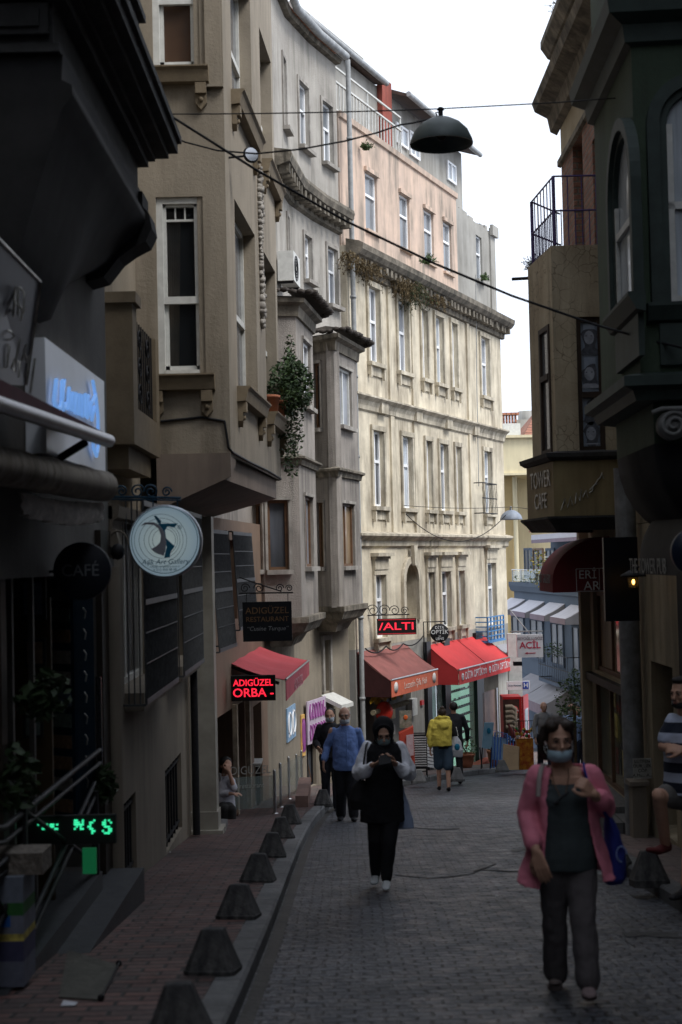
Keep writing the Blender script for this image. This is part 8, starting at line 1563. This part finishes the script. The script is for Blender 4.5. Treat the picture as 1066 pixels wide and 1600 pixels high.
# ---------------- generic far walkers
def walker(label, Y, px, H=1.7, rz=0, skin=None, top_m=None, leg_m=None, hair_m=None, sleeves=True, shorts=False, stride=.14, hairlen=0, mask=None, arms='down', wide=1.0, lift=0, bun=False, hood=None, body_vox=.011):
    x = at(px, 1150, Y).x; w = thing('person', label, 'person', (x, Y, gz(Y) + lift), rz); M0 = wm(w); k = H / 1.7; T = lambda a, b_, c: M0 @ (V3(a, b_, c) * k)
    Mh = M0 @ HM(V3(0, -.01, 1.58) * k, 0, 0, k); b = MB(); add(b, head_mb(), Mh); hA, hB = T(-.09, 0, .90), T(.09, 0, .90); kA, kB = T(-.09, -.01 + stride * .25, .48), T(.09, -.06 - stride * .3, .49); aA, aB = T(-.09, stride, .10), T(.09, -stride, .09)
    C = MB(); local = MB(); rings(local, [(V3(0, 0, .92) * k, .14, .10), (V3(0, 0, 1.15) * k, .13, .10), (V3(0, 0, 1.38) * k, .15, .09)]); add(b, local, M0)
    limb(b, [T(0, 0, 1.40), T(0, -.005, 1.52)], [.056, .052]); arm = {'down': ((-.25, .02, 1.13), (-.26, -.06, .88)), 'bent': ((-.25, .05, 1.14), (-.20, -.18, 1.08))}[arms]
    for s_ in (-1, 1):
        e_, q_ = T(s_ * -arm[0][0] * wide, arm[0][1] + .03 * s_, arm[0][2]), T(s_ * -arm[1][0] * wide, arm[1][1] + .05 * s_, arm[1][2]); limb(b, [T(s_ * .18, 0, 1.37), e_, q_], [.046, .037, .027]); hand(b, q_, q_ - e_, M0.to_3x3() @ V3(-s_, .2, 0), side=s_, curl=.5, s=1.1)
    limb(b, [hA, kA, aA], [.07, .052, .037]); limb(b, [hB, kB, aB], [.07, .052, .037]); fuse(b, 'body', skin or m_skin, w, body_vox, 1); face(w, Mh, mask)
    if hair_m:
        h_ = MB(); g = MB(); h_.ball((0, .032, .036), (.086, .092, .094), 20)
        if bun: h_.ball((0, .06, .125), (.045, .045, .04), 14)
        if hairlen: h_.ball((0, .07, -.05), (.075, .045, .04 + hairlen), 14)
        add(g, h_, Mh); fuse(g, 'hair', hair_m, w, .009, 1, .006, _tex2)
    g = MB(); l_ = MB(); rings(l_, [(V3(0, 0, .88) * k, .175 * wide, .13 * wide), (V3(0, 0, 1.0) * k, .165 * wide, .13 * wide), (V3(0, 0, 1.18) * k, .165 * wide, .135 * wide), (V3(0, 0, 1.34) * k, .175, .12), (V3(0, 0, 1.43) * k, .14, .085), (V3(0, 0, 1.465) * k, .08, .07)]); add(g, l_, M0)
    for s_ in (-1, 1):
        e_, q_ = T(s_ * -arm[0][0] * wide, arm[0][1] + .03 * s_, arm[0][2]), T(s_ * -arm[1][0] * wide, arm[1][1] + .05 * s_, arm[1][2]); limb(g, [T(s_ * .17, 0, 1.38), e_] + ([e_.lerp(q_, .85)] if sleeves else []), [.068, .058, .048][:3 if sleeves else 2])
    tp = fuse(g, 'jacket' if sleeves else 'shirt', top_m, w, .011, 3, .022)
    if shorts: trousers(w, leg_m, (hA, hB), kA.lerp(hA, .12), kA.lerp(hA, .1), kB.lerp(hB, .12), kB.lerp(hB, .1), .115, .105, .105, pel=(.17, .14, .12), name='shorts')
    else: trousers(w, leg_m, (hA, hB), kA, aA, kB, aB, .105, .075, .066, pel=(.165, .13, .12))
    R3 = M0.to_3x3()
    for a_ in (aA, aB): g = MB(); shoe(g, a_, a_ + R3 @ V3(0, -.16, -.07)); fuse(g, 'shoe', m_black, w, .01, 2)
    return w, T, Mh
walker('person in dark clothes walking half hidden behind the blue-shirted man', 23.4, 516, 1.66, 0, m_skin, cloth('black_hoodie', (.016, .016, .02)), cloth('dark_jeans', (.022, .024, .032)), m_hairb, mask=m_maskw, arms='bent')
# woman in the yellow hoodie, seen from behind
w, T, Mh = walker('woman with a yellow hoodie draped on her back and denim shorts, walking away', 28.0, 692, 1.63, PI, m_skin2, cloth('black_tee', (.014, .014, .016)), cloth('denim_blue', (.045, .075, .115)), m_hair, False, True, .10, bun=True)
g = MB(); M0 = wm(w); l_ = MB(); rings(l_, [(V3(.03, .06, .90), .20, .13), (V3(.04, .06, 1.05), .21, .14), (V3(.02, .05, 1.25), .205, .14), (V3(0, .03, 1.36), .19, .12), (V3(0, .03, 1.42), .13, .09)]); l_.ball((.0, .15, 1.30), (.12, .07, .10), 16); l_.tube([(-.14, .0, 1.42), (-.06, .10, 1.46), (.06, .10, 1.46), (.14, 0, 1.42)], .032, 8); limb(l_, [(.19, 0, 1.34), (.25, .03, 1.12), (.24, .05, .92)], [.075, .075, .06]); add(g, l_, M0); fuse(g, 'hoodie', cloth('mustard_yellow_fleece', (.55, .45, .08), var=.06), w, .011, 3, .03)
for k_ in (0, 1): pass
bg = thing('shopping_bag', 'white shopping bag with a blue print carried by the woman in the yellow hoodie', 'bag', at(714, 1183, 28.1)); g = MB(); c = at(714, 1165, 28.0); rings(g, [(at(715, 1183, 28.0), .10, .06), (at(714, 1172, 28.0), .125, .09), (at(713, 1158, 28.0), .09, .06), (at(711, 1147, 28.0), .03, .03)]); fuse(g, 'pouch', cloth('white_plastic', (.50, .51, .55), bs=30), bg, .011, 2, .02); g = MB(); g.ball(c + V3(.0, -.085, -.02), (.055, .02, .07), 10); g.build('print', m_teal, bg); g = MB(); g.tube([at(711, 1149, 28), at(708, 1138, 28), at(713, 1136, 28), at(716, 1150, 28)], .008, 5); g.build('handle', m_offwhite, bg)
walker('person in a black jacket and trousers walking away beside the yellow hoodie', 30.6, 710, 1.75, PI, m_skin, cloth('black_jacket', (.016, .017, .022)), cloth('black_slacks', (.014, .014, .016)), m_hairb, wide=1.08)
# far pedestrians under the grey awning
walker('bald man far down the street, his head just left of the pink woman', 33.5, 851, 1.72, .2, m_skin2, cloth('pale_grey_shirt', (.22, .22, .22)), cloth('navy_trousers', (.02, .025, .04)), None)
walker('red-haired person in a light blue shirt far off beside the dark shrub', 29.0, 895, 1.66, -.4, m_skin2, cloth('light_blue_shirt', (.30, .40, .60)), cloth('navy_trousers2', (.02, .025, .04)), hairmat('red_brown_hair', (.12, .045, .02)), mask=m_maskw)
walker('person with dark hair close behind the one in light blue, at the corner post', 30.6, 903, 1.62, .3, m_skin, cloth('brown_print_top', (.10, .06, .04)), cloth('dark_skirt', (.02, .02, .03)), m_hairb)
# ---------------- man in the striped shirt leaning at the right
Y = 11.3; w = person('bearded man in a striped shirt leaning with folded arms at the right edge', Y, 1078)
Mh = HM(A(1066, 1083, -.04), -.85, .05, 1.04); b = MB(); add(b, head_mb(), Mh); limb(b, [A(1072, 1128), A(1069, 1100, .0)], [.062, .058]); hA, hB = A(1066, 1245, .05), A(1090, 1245, .05); sA, sB = A(1052, 1130), A(1102, 1130)
rings(b, [(A(1078, 1240), .14, .11), (A(1077, 1190), .15, .12), (A(1076, 1135), .16, .1)]); limb(b, [sA, A(1037, 1166, -.02), A(1066, 1175, -.20)], [.052, .045, .032]); limb(b, [sB, A(1112, 1170, -.05), A(1070, 1172, -.24)], [.052, .044, .032]); hand(b, A(1066, 1175, -.20), V3(.2, -.06, .02), V3(0, .6, -.8), -1, .7, 1.1); hand(b, A(1070, 1172, -.24), V3(-.2, .05, .03), V3(0, .7, -.6), 1, .7, 1.1)
limb(b, [hA, A(1030, 1243, -.12), A(1040, 1318, .12)], [.085, .060, .042]); limb(b, [hB, A(1078, 1310, -.1), A(1072, 1382, -.16)], [.085, .058, .042]); fuse(b, 'body', m_skin, w, .008, 2); face(w, Mh)
g = MB(); h_ = MB(); h_.ball((0, .030, .045), (.086, .092, .088), 20); h_.ball((0, -.03, .10), (.062, .05, .03), 14); add(g, h_, Mh); fuse(g, 'hair', m_hairb, w, .007, 1, .008, _tex2); g = MB(); h_ = MB(); h_.ball((0, -.050, -.083), (.046, .046, .032), 14)
for s_ in (-1, 1): h_.tube([(s_ * .070, -.010, -.02), (s_ * .062, -.030, -.06), (s_ * .03, -.075, -.085)], [.014, .017, .016], 8)
h_.tube([(-.02, -.096, -.047), (.02, -.096, -.047)], .005, 6); add(g, h_, Mh); fuse(g, 'beard', m_hairb, w, .006, 1)
Ms, n_, b_ = nt('striped_jersey'); t_ = N(n_, 'ShaderNodeTexCoord'); sp = N(n_, 'ShaderNodeSeparateXYZ'); n_.links.new(t_.outputs['Object'], sp.inputs[0]); mu = N(n_, 'ShaderNodeMath', operation='MULTIPLY'); mu.inputs[1].default_value = 1 / .155; n_.links.new(sp.outputs[2], mu.inputs[0]); fr = N(n_, 'ShaderNodeMath', operation='FRACT'); n_.links.new(mu.outputs[0], fr.inputs[0]); gt = N(n_, 'ShaderNodeMath', operation='GREATER_THAN'); gt.inputs[1].default_value = .52; n_.links.new(fr.outputs[0], gt.inputs[0]); n_.links.new(mixc(n_, gt.outputs[0], (.012, .016, .032), (.40, .44, .55)), b_.inputs['Base Color']); b_.inputs['Roughness'].default_value = .9
g = MB(); rings(g, [(A(1078, 1240), .21, .15), (A(1078, 1215), .205, .16), (A(1077, 1180), .20, .165), (A(1076, 1145), .21, .14), (A(1075, 1127), .17, .10), (A(1073, 1117), .09, .075)]); limb(g, [A(1054, 1130), A(1042, 1155, -.01)], [.082, .076]); limb(g, [A(1100, 1130), A(1110, 1160, -.03)], [.082, .076]); fuse(g, 'shirt', Ms, w, .010, 3, .02)
g = MB(); g.ball(A(1078, 1243, .05), (.18, .14, .10), 18); limb(g, [hA, A(1044, 1243, -.05)], [.11, .095]); limb(g, [hB, A(1084, 1290, -.05)], [.11, .095]); fuse(g, 'shorts', cloth('grey_shorts', (.12, .115, .11)), w, .010, 3, .015)
g = MB(); shoe(g, A(1040, 1316, .12), A(1016, 1328, .0), .05); fuse(g, 'shoe', cloth('dark_red_shoe', (.10, .02, .02)), w, .009, 2); g = MB(); shoe(g, A(1072, 1384, -.16), A(1052, 1403, -.34), .05); fuse(g, 'shoe', m_black, w, .009, 2)
# ---------------- woman sitting at the restaurant table
Y = 20.7; w = person('dark-haired woman in a white top sitting behind the restaurant glass', Y, 352); Mh = HM(A(354, 1197, -.05), .5, .25, 1.0); b = MB(); add(b, head_mb(), Mh)
limb(b, [A(351, 1212), A(352, 1203)], [.05, .05]); hA, hB = A(347, 1262), A(355, 1262); rings(b, [(A(350, 1262), .14, .11), (A(350, 1235), .13, .1), (A(351, 1216), .13, .08)]); limb(b, [A(344, 1217), A(342, 1242, -.05), A(362, 1240, -.2)], [.045, .036, .026]); limb(b, [A(358, 1217), A(366, 1232, -.18), A(358, 1206, -.16)], [.045, .036, .026]); hand(b, A(362, 1240, -.2), V3(.15, -.02, 0), V3(0, 0, -1), -1, .3); hand(b, A(358, 1206, -.16), V3(-.02, .02, .14), V3(-.4, .6, 0), 1, .8)
limb(b, [hA, A(352, 1266, -.42), A(352, 1290, -.42)], [.07, .05, .04]); limb(b, [hB, A(362, 1266, -.42), A(362, 1290, -.42)], [.07, .05, .04]); fuse(b, 'body', m_skin2, w, .01, 1); face(w, Mh, eyes=True)
g = MB(); h_ = MB(); h_.ball((0, .034, .036), (.090, .094, .097), 20); h_.ball((0, .075, -.06), (.075, .05, .10), 14); add(g, h_, Mh); fuse(g, 'hair', m_hairb, w, .009, 1, .006, _tex2); g = MB(); rings(g, [(A(350, 1266), .17, .15), (A(350, 1240), .155, .13), (A(351, 1219), .16, .1), (A(351, 1212), .09, .07)]); limb(g, [A(344, 1218), A(342, 1241, -.05), A(356, 1240, -.16)], [.065, .055, .045]); limb(g, [A(358, 1218), A(366, 1231, -.18)], [.065, .055]); fuse(g, 'blouse', cloth('white_blouse', (.45, .45, .50)), w, .011, 3, .02)
g = MB(); limb(g, [hA, A(352, 1266, -.42), A(352, 1288, -.42)], [.10, .075, .06]); limb(g, [hB, A(362, 1266, -.42), A(362, 1288, -.42)], [.10, .075, .06]); fuse(g, 'trousers', cloth('dark_trousers3', (.02, .02, .02)), w, .012, 2)
st_ = thing('chair', 'cane-backed chair under the woman sitting at the restaurant', 'chair', A(350, 1290, .05)); p = A(350, 1268, .02); zf_ = gz(Y) + PAV; mb = MB(); mb.box(p + V3(-.2, -.2, -.03), p + V3(.2, .2, 0)); mb.build('seat', m_brownf, st_); mb = MB(); mb.tube([p + V3(-.18, .2, 0), p + V3(-.17, .24, .42), p + V3(0, .25, .48), p + V3(.17, .24, .42), p + V3(.18, .2, 0)], .016, 6); mb.build('backrest', m_brownf, st_)
for sx_ in (-.18, .18):
    for sy_ in (-.18, .18): mb = MB(); mb.tube([p + V3(sx_, sy_, -.03), (p.x + sx_, p.y + sy_, zf_ - .05)], .014, 6); mb.build('leg', m_brownf, st_)
